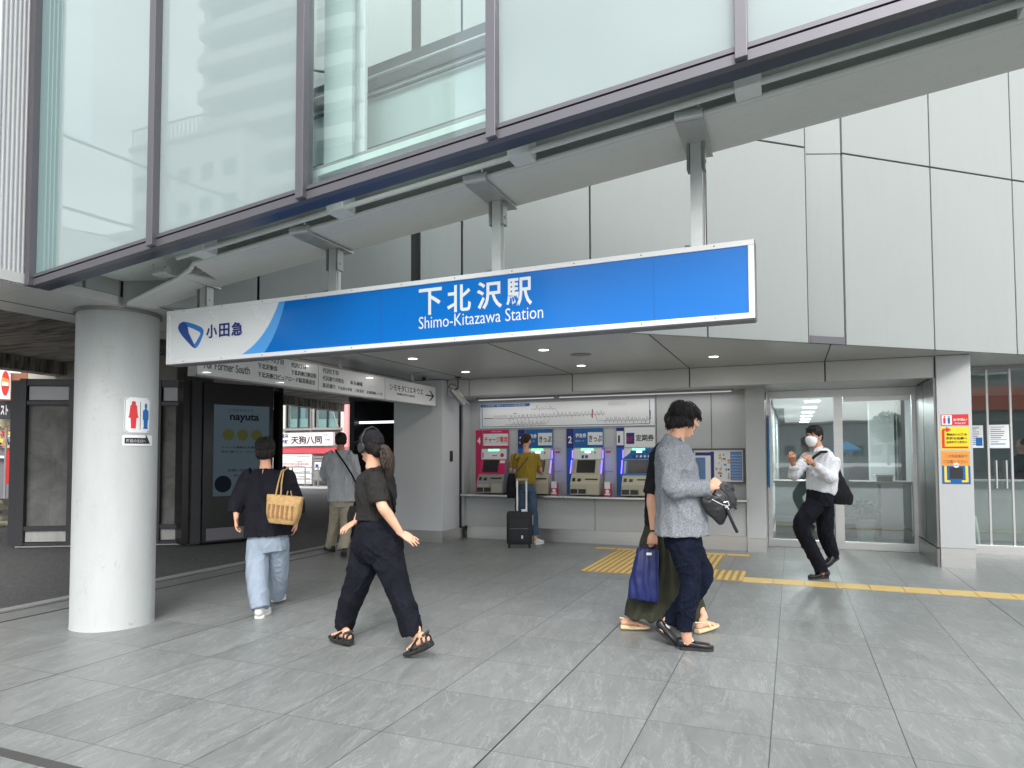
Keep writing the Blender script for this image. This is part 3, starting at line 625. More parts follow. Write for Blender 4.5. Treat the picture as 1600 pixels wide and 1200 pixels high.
for X in (-4.43, -3.12, -1.78, -.49):
    y = SA.y+(X-SA.x)*SD.y/SD.x+.06; zb = 3.296+SL*X+.045
    h = MB(); h.box((X-.032, y-.03, SZ1), (X+.032, y-.022, zb-.012), M['galv']); h.box((X-.034, y-.022, SZ1), (X-.028, y+.03, zb-.012), M['galv']); h.box((X+.028, y-.022, SZ1), (X+.034, y+.03, zb-.012), M['galv'])
    h.build('hanger', None, sg)
    h = MB(); h.box((X-.052, y-.035, zb-.17), (X-.036, y+.035, zb-.012)); h.box((X+.036, y-.035, zb-.17), (X+.052, y+.035, zb-.012)); h.tube([(X-.056, y, zb-.12), (X+.056, y, zb-.12)], .009); h.tube([(X+.045, y-.02, SZ1), (X+.045, y-.02, zb-.1)], .005)
    h.tube([(X-.07, y-.03, SZ1+.012), (X-.04, y-.03, SZ1+.012)], .009)
    h.build('hanger_clamp', M['steel_dark'], sg)
    h = MB(); h.box((X-.075, 3.765, zb-.012), (X+.075, 4.28, zb-.002)); h.tube([(X-.075, 3.762, zb+.018), (X+.075, 3.762, zb+.018)], .028, seg=12)
    for dx in (-.055, .055): h.tube([(X+dx, 3.74, zb+.04), (X+dx, 3.74, zb+.075)], .007)
    h.build('hanger_plate', M['galv'], sg)
# ------------------------------------------------------------------ hanging direction sign (runs away from the camera)
ds = thing('direction_sign', 'long white hanging sign with black district names and an arrow beyond the blue sign', 'sign')
DX = -5.42; DY0, DY1 = 5.02, 9.93; DZ0, DZ1 = 2.245, 2.58
m = MB(); m.box((DX-.10, DY0, DZ0), (DX, DY1, DZ1), bev=.006); m.build('board', M['sign_white'], ds)
m = MB(); m.box((DX-.102, DY0-.004, DZ0-.006), (DX+.004, DY1+.004, DZ0+.012)); m.box((DX-.102, DY0-.004, DZ1-.012), (DX+.004, DY1+.004, DZ1+.004)); m.box((DX-.102, DY1-.012, DZ0), (DX+.004, DY1+.005, DZ1)); m.box((DX-.102, DY0-.005, DZ0), (DX+.004, DY0+.012, DZ1)); m.build('frame', M['mgrey'], ds)
m = MB()
for y in (6.9, 8.40): m.box((DX, y-.004, DZ0+.012), (DX+.002, y+.004, DZ1-.012))
m.build('board_joints', M['mgrey'], ds)
m = MB()
for y in (5.6, 7.4, 9.25):
    m.tube([(DX-.05, y, DZ1), (DX-.05, y, ZC)], .012); m.box((DX-.09, y-.05, ZC-.02), (DX-.01, y+.05, ZC-.001)); m.box((DX-.06, y-.02, DZ1), (DX-.03, y+.02, DZ1+.05))
m.build('hanger', M['galv'], ds)
def DT(px0, py0, px1, py1, body, mat=None, bold=0.0, name='lettering'):
    def pr(px, py): d = ray(px, py); t = (DX+.003)/d.x; return d.y*t, EYE+d.z*t
    y0, z0 = pr(px0, py0); y1, z1 = pr(px1, py1)
    return y0, z0, y1
def dline(body, y0, y1, z0, h, bold=.0008): text(body, M['ink'], .1, (DX+.0025, y0, z0), UY, UZ, ds, 'lettering', fit=(y1-y0, h), bold=bold)
latin('For Former South', M['ink'], (DX+.0025, 5.12, 2.325), UY, UZ, ds, (.62, .085), .01)
dline('北沢1〜2丁目', 5.86, 6.27, 2.495, .06); dline('下北沢東会', 5.86, 6.17, 2.41, .06); dline('下北沢南口ピュアロード新栄商店会', 5.86, 6.84, 2.315, .06)
dline('代沢2丁目', 6.40, 6.66, 2.485, .058); dline('下北沢南口商店街', 6.40, 6.86, 2.40, .058)
dline('代沢5丁目', 6.98, 7.30, 2.485, .06); dline('代沢通り共栄会', 6.98, 7.42, 2.39, .06); dline('本多劇場', 7.56, 7.84, 2.39, .055)
dline('茶沢通り', 6.98, 7.24, 2.30, .058, .0008); dline('下北沢小学校', 7.29, 7.60, 2.30, .045, .0004); dline('三軒茶屋', 7.66, 7.88, 2.30, .045, .0004); dline('東京都市圏ゆっくり号', 7.94, 8.33, 2.30, .045, .0004)
dline('シモキタ', 8.52, 8.93, 2.405, .095); dline('エキウエ', 9.08, 9.50, 2.405, .095); dline('SHIMOKITA EKIUE', 8.72, 9.24, 2.345, .032, .0003)
m = MB()
for a, b in (((8.96, 2.41), (8.966, 2.49)), ((9.044, 2.41), (9.05, 2.49)), ((8.966, 2.41), (9.044, 2.416)), ((8.966, 2.484), (9.044, 2.49))): m.box((DX, a[0], a[1]), (DX+.003, b[0], b[1]))
m.box((DX, 9.58, 2.402), (DX+.003, 9.80, 2.423))
m.prism([(9.70, 2.495), (9.74, 2.495), (9.86, 2.4125), (9.74, 2.33), (9.70, 2.33), (9.81, 2.4125)], DX, DX+.003, None, (Vector((0, 0, 0)), UY, UZ, UX)); m.build('arrow', M['ink'], ds)

# ------------------------------------------------------------------ ceiling lamps
rim = pbr('lamp_rim', (.7, .7, .7), .3); lampm = emis('lamp_glow', (1, .98, .93), 5)
SPOTS = ['right above the ticket queue', '']
LPOS = [(-4.56, 7.72, 'round downlight nearest the hanging direction sign, front of the left pair'), (-4.56, 9.28, 'round downlight above the security camera, back of the left pair'),
        (-2.74, 7.70, 'round downlight just below the blue sign, front of the middle pair'), (-2.74, 9.28, 'round downlight above the route map, back of the middle pair'), (-.915, 9.11, 'round downlight alone at the right end of the recess ceiling')]
for x, y, lb in LPOS:
    t = thing('downlight', lb, 'ceiling light', group='downlights in the recess ceiling')
    m = MB(); n = 28
    vs = []
    for r_, z in ((.075, ZC-.001), (.075, ZC-.006), (.062, ZC-.006), (.058, ZC-.001)): vs += [(x+r_*math.cos(2*math.pi*k/n), y+r_*math.sin(2*math.pi*k/n), z) for k in range(n)]
    m.add(vs, [(j*n+k, j*n+(k+1) % n, (j+1)*n+(k+1) % n, (j+1)*n+k) for j in range(3) for k in range(n)]); m.build('rim', rim, t)
    m = MB(); m.tube([(x, y, ZC-.001), (x, y, ZC-.004)], .058, seg=28); m.build('diffuser', lampm, t)
    ld = bpy.data.lights.new('downlight_lamp', 'AREA'); ld.shape = 'DISK'; ld.size = .11; ld.energy = 2.5; ld.color = (1, .96, .9)
    lo = bpy.data.objects.new('downlight_lamp', ld); C.objects.link(lo); lo.location = (x, y, ZC-.012); lo.parent = t
t = thing('ceiling_speaker', 'flat round grey speaker grille in the recess ceiling between two downlights', 'speaker')
m = MB(); m.tube([(-2.44, 8.25, ZC), (-2.44, 8.25, ZC-.006)], .13, seg=32); m.tube([(-2.44, 8.25, ZC-.006), (-2.44, 8.25, ZC-.009)], .11, seg=32); m.build('grille', pbr('grille', (.33, .33, .31), .6), t)
# fluorescent tubes over the machines
for i, (a, b, lb) in enumerate(((-5.05, -3.62, 'slim strip lamp over the red ticket machine and the left of the route map'), (-3.58, -.80, 'longer slim strip lamp from the middle of the route map to the pillar'))):
    t = thing('strip_light', lb, 'strip light', group='strip lights over the ticket machines')
    m = MB(); m.box((a, 10.70, 2.405), (b, 10.78, 2.434)); m.build('housing', M['mgrey'], t)
    m = MB(); m.tube([(a+.03, 10.74, 2.398), (b-.03, 10.74, 2.398)], .011); m.build('tube', emis('tube_glow', (.97, .98, 1), .22), t, smooth=True)
    ld = bpy.data.lights.new('strip_lamp', 'AREA'); ld.shape = 'RECTANGLE'; ld.size = b-a; ld.size_y = .05; ld.energy = .7*(b-a); ld.color = (1, .98, .95)
    lo = bpy.data.objects.new('strip_lamp', ld); C.objects.link(lo); lo.location = ((a+b)/2, 10.74, 2.38); lo.parent = t
# security camera hung from the ceiling
t = thing('security_camera', 'silver box security camera on a ceiling rod at the left of the ticket recess', 'camera')
d0 = Vector((.42, .55, -.72)).normalized(); s0 = Vector((-5.10, 9.86, 2.52)); ux = d0.cross(UZ).normalized(); uz = ux.cross(d0)
m = MB(); m.box((-.045, 0, -.04), (.045, .34, .04), M['mgrey'], (s0, ux, d0, uz), bev=.008); m.box((-.055, -.03, .042), (.055, .37, .05), M['white'], (s0, ux, d0, uz)); m.box((-.036, .341, -.03), (.036, .345, .03), M['mdark'], (s0, ux, d0, uz)); m.build('housing', None, t)
m = MB(); m.tube([(-4.98, 9.86, ZC), (-4.98, 9.86, 2.53)], .012); m.tube([(-4.98, 9.86, 2.53), (-5.07, 9.87, 2.50)], .012); m.tube([(-4.98, 9.86, ZC), (-4.98, 9.86, ZC-.02)], .05, seg=16)
m.tube([(-5.10, 9.82, 2.53), (-5.12, 9.78, 2.55), (-5.07, 9.8, 2.60), (-5.0, 9.85, 2.56)], .007, M['black']); m.build('bracket', M['galv'], t, smooth=True)
t = thing('smoke_sensor', 'small dark domed sensor on the ceiling above the end of the direction sign', 'sensor')
m = MB(); m.tube([(-5.52, 9.7, ZC), (-5.52, 9.7, ZC-.03)], .035, seg=16); m.tube([(-5.52, 9.7, ZC-.03), (-5.52, 9.7, ZC-.055)], [.03, .018], seg=16); m.build('body', M['black'], t)

# ------------------------------------------------------------------ route map
WY = 10.965
def wp(mb, x0, z0, x1, z1, mat, d=.002, y=WY): mb.box((x0, y-d, z0), (x1, y-d+.0012, z1), mat)
rm = thing('route_map', 'wide white railway route map with a blue heading above the ticket machines', 'sign')
m = MB(); m.box((-5.09, WY-.02, 1.915), (-2.02, WY, 2.345), M['sign_white'], bev=.003); m.build('board', None, rm)
m = MB()
for a in ((-5.055, 1.945, -5.045, 2.27), (-5.055, 1.94, -2.10, 1.948), (-2.105, 1.945, -2.095, 2.33)): wp(m, a[0], a[1], a[2], a[3], None, .0225)
m.build('border', M['pblue'], rm)
m = MB(); m.prism([(-5.08, 2.285), (-5.08, 2.335), (-4.15, 2.335), (-4.15, 2.30), (-4.17, 2.285)], -.0225, -.021, None, (Vector((0, WY, 0)), UX, UZ, UY)); m.build('heading_band', M['pblue'], rm)
text('○ 小田急線・東京メトロ千代田線 路線図', M['sign_white'], .03, (-5.04, WY-.0235, 2.298), UX, UZ, rm, 'heading', fit=(.80, .024))
m = MB()
def ln(x0, z0, x1, z1, th=.006): wp(m, x0, min(z0, z1)-th/2, x1, max(z0, z1)+th/2, M['grey_ink'], .0225)
def mp_(px, py): q = ray(px, py); t_ = (WY-.02)/q.y; return q.x*t_, EYE+q.z*t_
LNM = pbr('map_line', (.30, .31, .34), .5)
def seg(pa, pb, th=.009, mat=None):
    mat = LNM if mat in (None, M['grey_ink']) else mat
    (x0, z0), (x1, z1) = mp_(*pa), mp_(*pb); d = Vector((x1-x0, 0, z1-z0)); L = d.length; d.normalize(); th *= .68; n = Vector((-d.z, 0, d.x))
    m.box((0, -th/2, 0), (L, th/2, .0012), mat or M['grey_ink'], (Vector((x0, WY-.0225, z0)), d, n, Vector((0, 1, 0)))) 
seg((756, 654), (770, 654), .014, M['ink']); seg((770, 654), (790, 654), .008); seg((790, 654), (945, 646.5), .010); seg((789, 664), (850, 662), .008); seg((856, 660), (859, 652), .008); seg((850, 662), (856, 660), .008)
seg((829, 639.5), (868, 638.5), .008); seg((868, 638.5), (873, 645), .008); seg((873, 645), (873, 650), .008); seg((931, 647), (933, 657), .008); seg((933, 657), (1012, 656.5), .008); seg((1012, 656.5), (1016, 651), .008)
seg((1016, 641), (1016, 655), .016, M['navy']); seg((802, 646), (808, 646), .012, M['navy']); seg((925.5, 641), (925.5, 651), .028, M['red']); seg((925.5, 639), (925.5, 642), .02, M['ink']); seg((925.5, 650), (925.5, 653), .02, M['ink'])
random.seed(3)
def ticks(xa, xb, ya, yb, n, hi, mt):
    for i in range(n):
        f = i/(n-1); x = xa+(xb-xa)*f; y = ya+(yb-ya)*f; h = hi*random.uniform(.5, 1.2); s_ = -1 if i % 3 else 1
        seg((x, y), (x+.01, y+s_*h), random.uniform(.008, .014), mt)
ticks(772, 792, 652, 652, 14, 3.5, M['grey_ink']); ticks(796, 944, 653, 645, 74, 4.5, M['grey_ink']); ticks(800, 850, 663, 661, 26, 4.5, M['grey_ink']); ticks(836, 864, 638, 638, 13, 4, M['grey_ink']); ticks(948-2, 1011, 656.5, 656, 32, 5, M['grey_ink'])
for i in range(4): seg((950, 629+i*1.3), (950+random.uniform(20, 32), 629+i*1.3-.3), .003)
m.build('route_lines', None, rm)

# ------------------------------------------------------------------ ticket machines
green = emis('green_lamp', (.12, 1, .28), 2.2); violet = emis('violet_lamp', (.12, .08, 1.0), 2.6); wlamp = emis('white_lamp', (1, 1, 1), 2.0)
MX = [(-5.175, -4.545), (-4.37, -3.74), (-3.495, -2.865), (-2.645, -2.015)]
LBL = ['ticket machine with a magenta surround and the number four, leftmost at the counter', 'ticket machine with a blue header, behind the woman in the mustard shirt', 'ticket machine with a blue header and the number two, right of the woman in mustard', 'ticket machine with a blue face and the number one, partly behind the walking couple']
def machine(i):
    x0, x1 = MX[i]; t = thing('ticket_machine', LBL[i], 'ticket machine', group='ticket machines along the counter')
    head = M['pink'] if i == 0 else (M['pblue'] if i < 3 else M['sign_white']); side = M['pink'] if i == 0 else M['pblue']
    m = MB(); m.box((x0, WY-.02, .79), (x1, WY, 1.89), M['mgrey']); m.build('back_panel', None, t)
    m = MB(); m.box((x0, WY-.026, .79), (x0+.125, WY-.0205, 1.885), M['navy'] if i in (1, 2, 3) else M['pink'])
    if i: m.box((x0, WY-.0275, .79), (x0+.13, WY-.0262, 1.56), M['pblue'])
    m.build('number_strip', None, t)
    m = MB(); m.box((x0+.135, WY-.026, 1.57), (x1, WY-.0205, 1.885), head); m.build('header', None, t)
    a = x0+.15 if i == 0 else x0+.37
    if i == 3: a = x0+.30
    m = MB(); m.box((a, WY-.029, 1.61), (x1-.01, WY-.0262, 1.82), M['sign_white'])
    if i == 3: m.box((x0+.165, WY-.029, 1.62), (x0+.295, WY-.0262, 1.80), M['navy'])
    m.build('caption_plate', None, t)
    text('4321'[i], M['white'] if i < 3 else M['ink'], .1, (x0+.03, WY-.03, 1.64), UX, UZ, t, 'number', fit=(.065 if i < 3 else .03, .12), bold=.003)
    if i == 3: m = MB(); m.box((x0+.005, WY-.0278, 1.60), (x0+.12, WY-.0265, 1.83), M['sign_white']); m.build('number_plate', None, t)
    text(('チャージ専用', 'きっぷ', 'きっぷ', '定期券')[i], M['ink'] if i else M['red'], .1, (a+.02, WY-.0305, 1.66), UX, UZ, t, 'caption', fit=(x1-.03-a-.01, .11), bold=.002)
    if i in (1, 2): text('特急券', M['white'], .1, (x0+.16, WY-.0285, 1.73), UX, UZ, t, 'caption', fit=(.185, .075), bold=.003); text('ICカード', M['white'], .1, (x0+.16, WY-.0285, 1.66), UX, UZ, t, 'caption', fit=(.15, .035))
    if i == 3: text('新規', M['pink'], .1, (x0+.175, WY-.0305, 1.66), UX, UZ, t, 'caption', fit=(.1, .08), bold=.004)
    if i == 0: text('CHARGE ONLY', M['white'], .1, (x0+.3, WY-.0285, 1.847), UX, UZ, t, 'caption', fit=(.2, .018))
    # sloping face
    fx0, fx1 = x0+.135, x1-.01
    prof = [(WY-.03, 1.565), (WY-.075, 1.555), (WY-.09, 1.37), (WY-.185, 1.115), (WY-.20, 1.10), (WY-.27, .97), (WY-.285, .80), (WY-.03, .80)]
    m = MB(); m.prism([(y, z) for y, z in prof], fx0, fx1, M['cream'] if i else M['mgrey'], (Vector((0, 0, 0)), UY, UZ, UX)); m.build('body', None, t)
    def face(p0, p1): # frame on a profile segment
        (y0, z0), (y1, z1) = p0, p1; u = Vector((0, y1-y0, z1-z0)); L = u.length; u.normalize(); return (Vector((fx0, y0, z0)), UX, u, UX.cross(u)), L
    W = fx1-fx0
    up_, Lu = face(prof[2], prof[1]); mid, Lm = face(prof[3], prof[2]); lo_, Ll = face(prof[5], prof[4]); bt, Lb = face(prof[6], prof[5])
    m = MB(); m.box((.006, .006, 0), (W-.006, Lu-.004, .003), M['sign_white'] if i != 3 else M['pblue'], up_)
    m.box((0, .002, 0), (W, Lm-.002, .003), M['pink'] if i == 0 else (M['cream'] if i < 3 else M['pblue']), mid)
    m.build('face_plate', None, t)
    m = MB(); m.box((W*.28, Lu-.035, .003), (W*.70, Lu-.008, .008), green, up_); m.build('green_light', None, t)
    if i: m = MB(); m.box((W*.42, Lu-.075, .003), (W*.60, Lu-.047, .006), wlamp, up_); m.build('white_light', None, t)
    m = MB(); m.box((W*.16 if i else W*.12, .04, .003), (W*.80 if i else W*.72, Lm-.012, .010), M['mdark'], mid); m.build('screen', None, t)
    m = MB()
    if i == 0: m.box((W*.42, .06, .0032), (W*.62, .075, .0045), M['red'], up_); m.tube([up_[0]+up_[1]*(W*.82)+up_[2]*.075+up_[3]*.003, up_[0]+up_[1]*(W*.82)+up_[2]*.075+up_[3]*.006], .035, M['red'], 20); m.box((W*.04, .03, .0032), (W*.1, .12, .0045), M['mgrey'], up_); m.box((W*.76, Lm-.07, .003), (W*.95, Lm-.02, .006), M['sign_white'], mid)
    else:
        m.box((W*.30, .02, .0032), (W*.38, .07, .0045), M['navy'], up_); m.box((W*.42, .02, .0032), (W*.52, .07, .0045), M['pblue'], up_); m.box((W*.75, .1, .0032), (W*.79, .125, .006), M['mdark'], up_); m.box((W*.03, .03, .003), (W*.10, Lm-.03, .008), M['mgrey'], mid)
        if i == 3:
            for k in range(4): m.tube([up_[0]+up_[1]*(W*(.44+.13*k))+up_[2]*.05+up_[3]*.003, up_[0]+up_[1]*(W*(.44+.13*k))+up_[2]*.05+up_[3]*.0045], .018, M['sign_white'], 16)
            m.prism([(.006, Lu-.006), (.006, .03), (W*.2, .1), (W*.28, Lu-.006)], .0032, .0045, M['sign_white'], up_)
    m.box((W*.06, .05, .001), (W*.16, .11, .006), M['mdark'], lo_); m.box((W*.24, .05, .001), (W*.36, .10, .006), M['mdark'], lo_); m.box((W*.5, .08, .001), (W*.93, .10, .006), M['mdark'], lo_)
    m.box((W*.02, .02, .001), (W*.55, .09, .01), M['mdark'], bt); m.box((W*.04, .10, .001), (W*.5, .15, .012), M['cream'], bt); m.box((W*.58, .01, .001), (W*.96, .16, .006), M['cream'], bt); m.box((W*.26, .02, .01), (W*.30, .09, .012), M['mgrey'], bt)
    m.build('slots', None, t)
    if i:
        m = MB()
        for xx in (-.028, W+.004):
            m.tube([up_[0]+up_[1]*(xx+.012)+up_[2]*.02+up_[3]*-.01, up_[0]+up_[1]*(xx+.012)+up_[2]*(Lu-.03)+up_[3]*-.01], .009); m.tube([mid[0]+mid[1]*(xx+.004)+mid[2]*.03, mid[0]+mid[1]*(xx+.004)+mid[2]*(Lm-.01)], .010)
        m.build('violet_light', violet, t, smooth=True)
        m = MB(); m.box((x1+.015, WY-.012, .80), (x1+.02, WY-.002, 1.56), M['grey_ink']); m.box((x1+.015, WY-.012, 1.555), (x1+.15, WY-.002, 1.56), M['grey_ink']); m.box((x1+.015, WY-.012, 1.17), (x1+.15, WY-.002, 1.175), M['grey_ink']); m.box((x1+.04, WY-.008, 1.48), (x1+.12, WY-.003, 1.51), M['red']) if i < 3 else None
        if i == 2: pass
        m.build('side_panel_lines', None, t)
    return t
for i in range(4): machine(i)
for x, lb in ((-3.70, 'small pink leaflet stand on the ledge beside the mustard shirted woman'), (-2.80, 'small pink leaflet stand on the ledge between machines two and one')):
    t = thing('leaflet_stand', lb, 'leaflet stand', group='pink leaflet stands on the counter')
    m = MB(); m.box((x, 10.72, .781), (x+.11, 10.78, .99), M['pink'], bev=.003); m.build('stand', None, t)
    m = MB(); m.box((x+.01, 10.714, .90), (x+.10, 10.719, 1.01), M['sign_white']); m.build('leaflet', None, t); m = MB(); m.tube([(x+.055, 10.7185, .86), (x+.055, 10.715, .86)], .03, M['white'], 16); m.box((x+.012, 10.716, .80), (x+.098, 10.7195, .83), M['sign_white']); m.build('printed_disc', None, t)
# area map on the recess wall
t = thing('area_map', 'dark framed wall map with blue and white panels right of the ticket machines', 'map board')
m = MB(); f_ = .028
x0, x1, z0, z1 = -1.445, -.665, 1.0, 1.54
m.box((x0, WY-.045, z0), (x1, WY, z0+f_)); m.box((x0, WY-.045, z1-f_), (x1, WY, z1)); m.box((x0, WY-.045, z0+f_), (x0+f_, WY, z1-f_)); m.box((x1-f_, WY-.045, z0+f_), (x1, WY, z1-f_)); m.build('frame', pbr('bronze_frame', (.12, .11, .10), .4, metal=.4), t)
m = MB(); m.box((x0+f_, WY-.03, z0+f_), (x1-f_, WY-.01, z1-f_), M['sign_white'])
Y = WY-.0305
def bx(a, b, c_, d_, mt, o=.0): m.box((x0+a, Y-o-.001, z0+b), (x0+c_, Y-o, z0+d_), mt)
bl = pbr('map_blue', srgb(95, 135, 190), .4, var=.15, vscale=40)
bx(.05, .06, .20, .40, bl); bx(.05, .43, .28, .48, M['navy']); bx(.28, .05, .33, .49, M['navy']); bx(.57, .05, .74, .49, bl)
for k in range(9): bx(.58, .07+k*.045, .73, .075+k*.045, M['sign_white'], .002)
random.seed(5)
for k in range(26): a = random.uniform(.34, .54); b = random.uniform(.06, .46); bx(a, b, a+random.uniform(.01, .05), b+random.uniform(.005, .04), random.choice([M['cream'], M['mgrey'], M['orange'], M['ink'], M['grey_ink'], M['cream']]), .002+k*.0002)
for k in range(14): bx(.06, .08+k*.022, .06+random.uniform(.05, .13), .086+k*.022, M['grey_ink'], .002)
m.build('map_sheet', None, t)
t = thing('vent_cover', 'small dark slotted plate on the corner wall left of the ticket machines', 'vent')
m = MB(); m.box((-5.358, 10.30, 1.34), (-5.35, 10.40, 1.52)); m.build('plate', M['black'], t)
t = thing('blue_banner', 'narrow upright blue banner between the recess pillar and the office glass', 'banner')
m = MB(); m.box((-.355, 11.35, .95), (-.33, 11.58, 2.03), pbr('banner_blue', srgb(50, 130, 200), .5)); m.box((-.36, 11.34, .93), (-.325, 11.59, .95), M['mgrey']); m.box((-.36, 11.34, 2.03), (-.325, 11.59, 2.05), M['mgrey']); m.build('panel', None, t)
# signs on the right hand pillar
PYF = 10.17
def psign(name, label, z0, z1, x0=1.755, x1=2.045): 
    t = thing(name, label, 'sign', group='notices on the right hand pillar'); return t, x0, x1, z0, z1
def zpx(py, px=1492): d = ray(px, py); return EYE+d.z*PYF/d.y
def xpx(px, py=700): d = ray(px, py); return d.x*PYF/d.y
def pb(mb, pxa, pya, pxb, pyb, mat, d=.004): mb.box((xpx(pxa, pya), PYF-d, zpx(pya, pxa)), (xpx(pxb, pyb), PYF-d+.0012, zpx(pyb, pxb)), mat)
def pt(body, pxa, pya, pxb, pyb, mat, par, d=.0055, bold=0): x_, z_ = xpx(pxa, pya), zpx(pya, pxa); text(body, mat, .1, (x_, PYF-d, z_), UX, UZ, par, 'lettering', fit=(xpx(pxb, pyb)-x_, zpx(pyb, pxb)-z_), bold=bold)
t = thing('toilet_notice', 'small red and white toilet notice, topmost on the right pillar', 'sign')
m = MB(); pb(m, 1470, 665, 1513, 647, M['red'], .003); pb(m, 1471.5, 664, 1487, 648.5, M['sign_white'], .0045); m.build('plate', None, t)
m = MB()
for cx, mt in ((1475.5, M['red']), (1482.5, M['pblue'])): pb(m, cx-1.7, 662, cx+1.7, 653, mt, .0058); pb(m, cx-1.1, 652.4, cx+1.1, 650, mt, .0058)
m.build('figures', None, t); pt('お手洗い', 1489.5, 658, 1511, 653.5, M['white'], t, bold=.003); pt('TOILET', 1491, 663, 1509, 660, M['white'], t, bold=.001)
t = thing('arrow_notice', 'yellow notice with a red hooked arrow and black writing on the right pillar', 'sign')
m = MB(); pb(m, 1470, 703, 1514, 667, M['yellow'], .003); m.build('plate', None, t)
m = MB(); pb(m, 1472, 700, 1475.5, 672, M['red'], .0045); pb(m, 1472, 700.5, 1513, 697.5, M['red'], .0046); pb(m, 1472, 673, 1480, 670, M['red'], .0047); x_, z_ = xpx(1478, 671), zpx(671.5, 1478)
m.prism([(x_, z_-.035), (x_, z_+.035), (x_+.06, z_)], -PYF+.003, -PYF+.0045, M['red'], (Vector((0, 0, 0)), UX, UZ, -UY)); m.build('arrow', None, t)
for k, s_ in enumerate(('駅向かいに進み', '階段の左側へ', 'おまわりください')): pt(s_, 1479, 681+k*6, 1511, 676.5+k*6, M['ink'], t, bold=.003)
t = thing('warning_notice', 'orange and blue notice showing a yellow bracket, lowest on the right pillar', 'sign')
m = MB(); pb(m, 1471, 727, 1515, 705, M['orange'], .003); pb(m, 1472.5, 756, 1516, 728, M['pblue'], .003); m.build('plate', None, t)
m = MB(); pb(m, 1476, 753, 1479, 728, M['yellow'], .0045); pb(m, 1476, 753.5, 1485, 750.5, M['yellow'], .0046); pb(m, 1509, 753, 1512.5, 728, M['yellow'], .0045); pb(m, 1503, 753.5, 1512.5, 750.5, M['yellow'], .0046); m.build('bracket_mark', None, t)
m = MB(); pb(m, 1484, 748, 1504, 730, M['ink'], .0048); m.build('picture', None, t)
m = MB(); x_, z_ = xpx(1494, 727), zpx(727, 1494); m.tube([(x_, PYF-.004, z_), (x_, PYF-.0065, z_)], .032, M['sign_white'], 20)
m.box((x_-.028, PYF-.0075, z_-.004), (x_+.028, PYF-.0068, z_+.004), M['red'], (Vector((0, 0, 0)), UX, UY, UZ)); m.build('badge', None, t)
pt('この先段差あり', 1477, 715, 1511, 710, pbr('brown_ink', (.25, .12, .05), .5), t); pt('ご注意ください', 1474, 723.5, 1511, 718.5, pbr('brown_ink', (.25, .12, .05), .5), t)
for (a, b, c_, d_), lb in (((2.40, 1.53, 2.56, 1.855), 'small poster with a blue picture taped to the porch glass close to the pillar'), ((2.63, 1.525, 2.875, 1.86), 'white poster with fine print on the porch glass, right of the small blue one')):
    t = thing('poster', lb, 'poster', group='posters on the porch glass')
    m = MB(); m.box((a, GY2-.006, b), (c_, GY2-.003, d_), M['sign_white']); m.build('sheet', None, t)
    m = MB(); random.seed(int(a*10))
    for k in range(9): m.box((a+.02, GY2-.0075, d_-.03-k*.03), (a+.02+random.uniform(.4, 1)*(c_-a-.05), GY2-.0065, d_-.035-k*.03-random.uniform(.002, .008)), random.choice([M['grey_ink'], M['pblue'], M['grey_ink']]))
    if a < 2.5: m.box((a+.07, GY2-.009, b+.03), (c_-.01, GY2-.008, b+.15), M['pblue'])
    m.build('print', None, t)
t = thing('door_wedge_stand', 'white folded floor stand leaning behind the porch glass next to the pillar', 'stand')
m = MB(); m.tube([(2.52, 11.9, .02), (2.46, 11.86, .52), (2.40, 11.86, .55)], .022, seg=10); m.tube([(2.42, 11.9, .02), (2.40, 11.86, .52)], .018); m.build('legs', M['white'], t, smooth=True)

# ------------------------------------------------------------------ office interior
t = thing('office_counter', 'long pale reception counter behind the office glass', 'counter')
m = MB(); m.box((-.3, 13.3, .18), (1.35, 13.9, .93), pbr('counter_paint', (.38, .45, .46), .4), bev=.01); m.build('front', None, t)
m = MB(); m.box((-.32, 13.22, .93), (1.90, 13.95, .97), pbr('counter_wood', (.35, .33, .30), .4), bev=.006); m.box((1.40, 13.3, 0), (1.86, 13.9, .93), M['room']); m.build('top', None, t)
m = MB(); m.box((-.3, 13.25, .24), (1.0, 13.295, .34), M['white']); m.box((-.3, 13.32, 0), (1.35, 13.9, .17), M['room_dk']); m.build('plinth', None, t)
for k in range(7):
    t = thing('office_lamp', ('nearest', 'second', 'third', 'fourth', 'fifth', 'sixth', 'farthest')[k]+' square white lamp in the row receding along the office ceiling', 'ceiling light', group='square lamps receding inside the office')
    y = 14.2+k*2.1; m = MB(); m.box((.28, y, 2.597), (.58, y+.35, 2.619), emis('office_glow', (1, 1, 1), 4.5)); m.build('diffuser', None, t)
    if k in (0, 2, 4):
        ld = bpy.data.lights.new('office_lamp_light', 'AREA'); ld.size = .35; ld.energy = 45; lo = bpy.data.objects.new('office_lamp_light', ld); C.objects.link(lo); lo.location = (.43, y+.17, 2.59); lo.parent = t
random.seed(9)
def small(name, label, cat, a, b, mat, bev=.008, extra=None):
    t = thing(name, label, cat); m = MB(); m.box(a, b, mat, bev=bev); m.build('body', None, t)
    if extra: extra(t)
    return t
def mon_x(t): m = MB(); m.box((.30, 13.6, .97), (.42, 13.7, 1.03), M['mdark']); m.build('foot', None, t)
small('monitor', 'dark computer screen on the office counter behind the glass', 'screen', (.20, 13.6, 1.02), (.52, 13.63, 1.25), M['mdark'], extra=mon_x)
def acr(t): m = MB(); m.box((.84, 13.35, .971), (.88, 13.5, 1.0), M['mgrey']); m.build('foot', None, t)
small('leaflet_holder', 'pale blue leaflet holder on the office counter', 'leaflet holder', (.80, 13.4, .97), (.92, 13.45, 1.28), pbr('holder', (.45, .58, .65), .3), extra=acr)
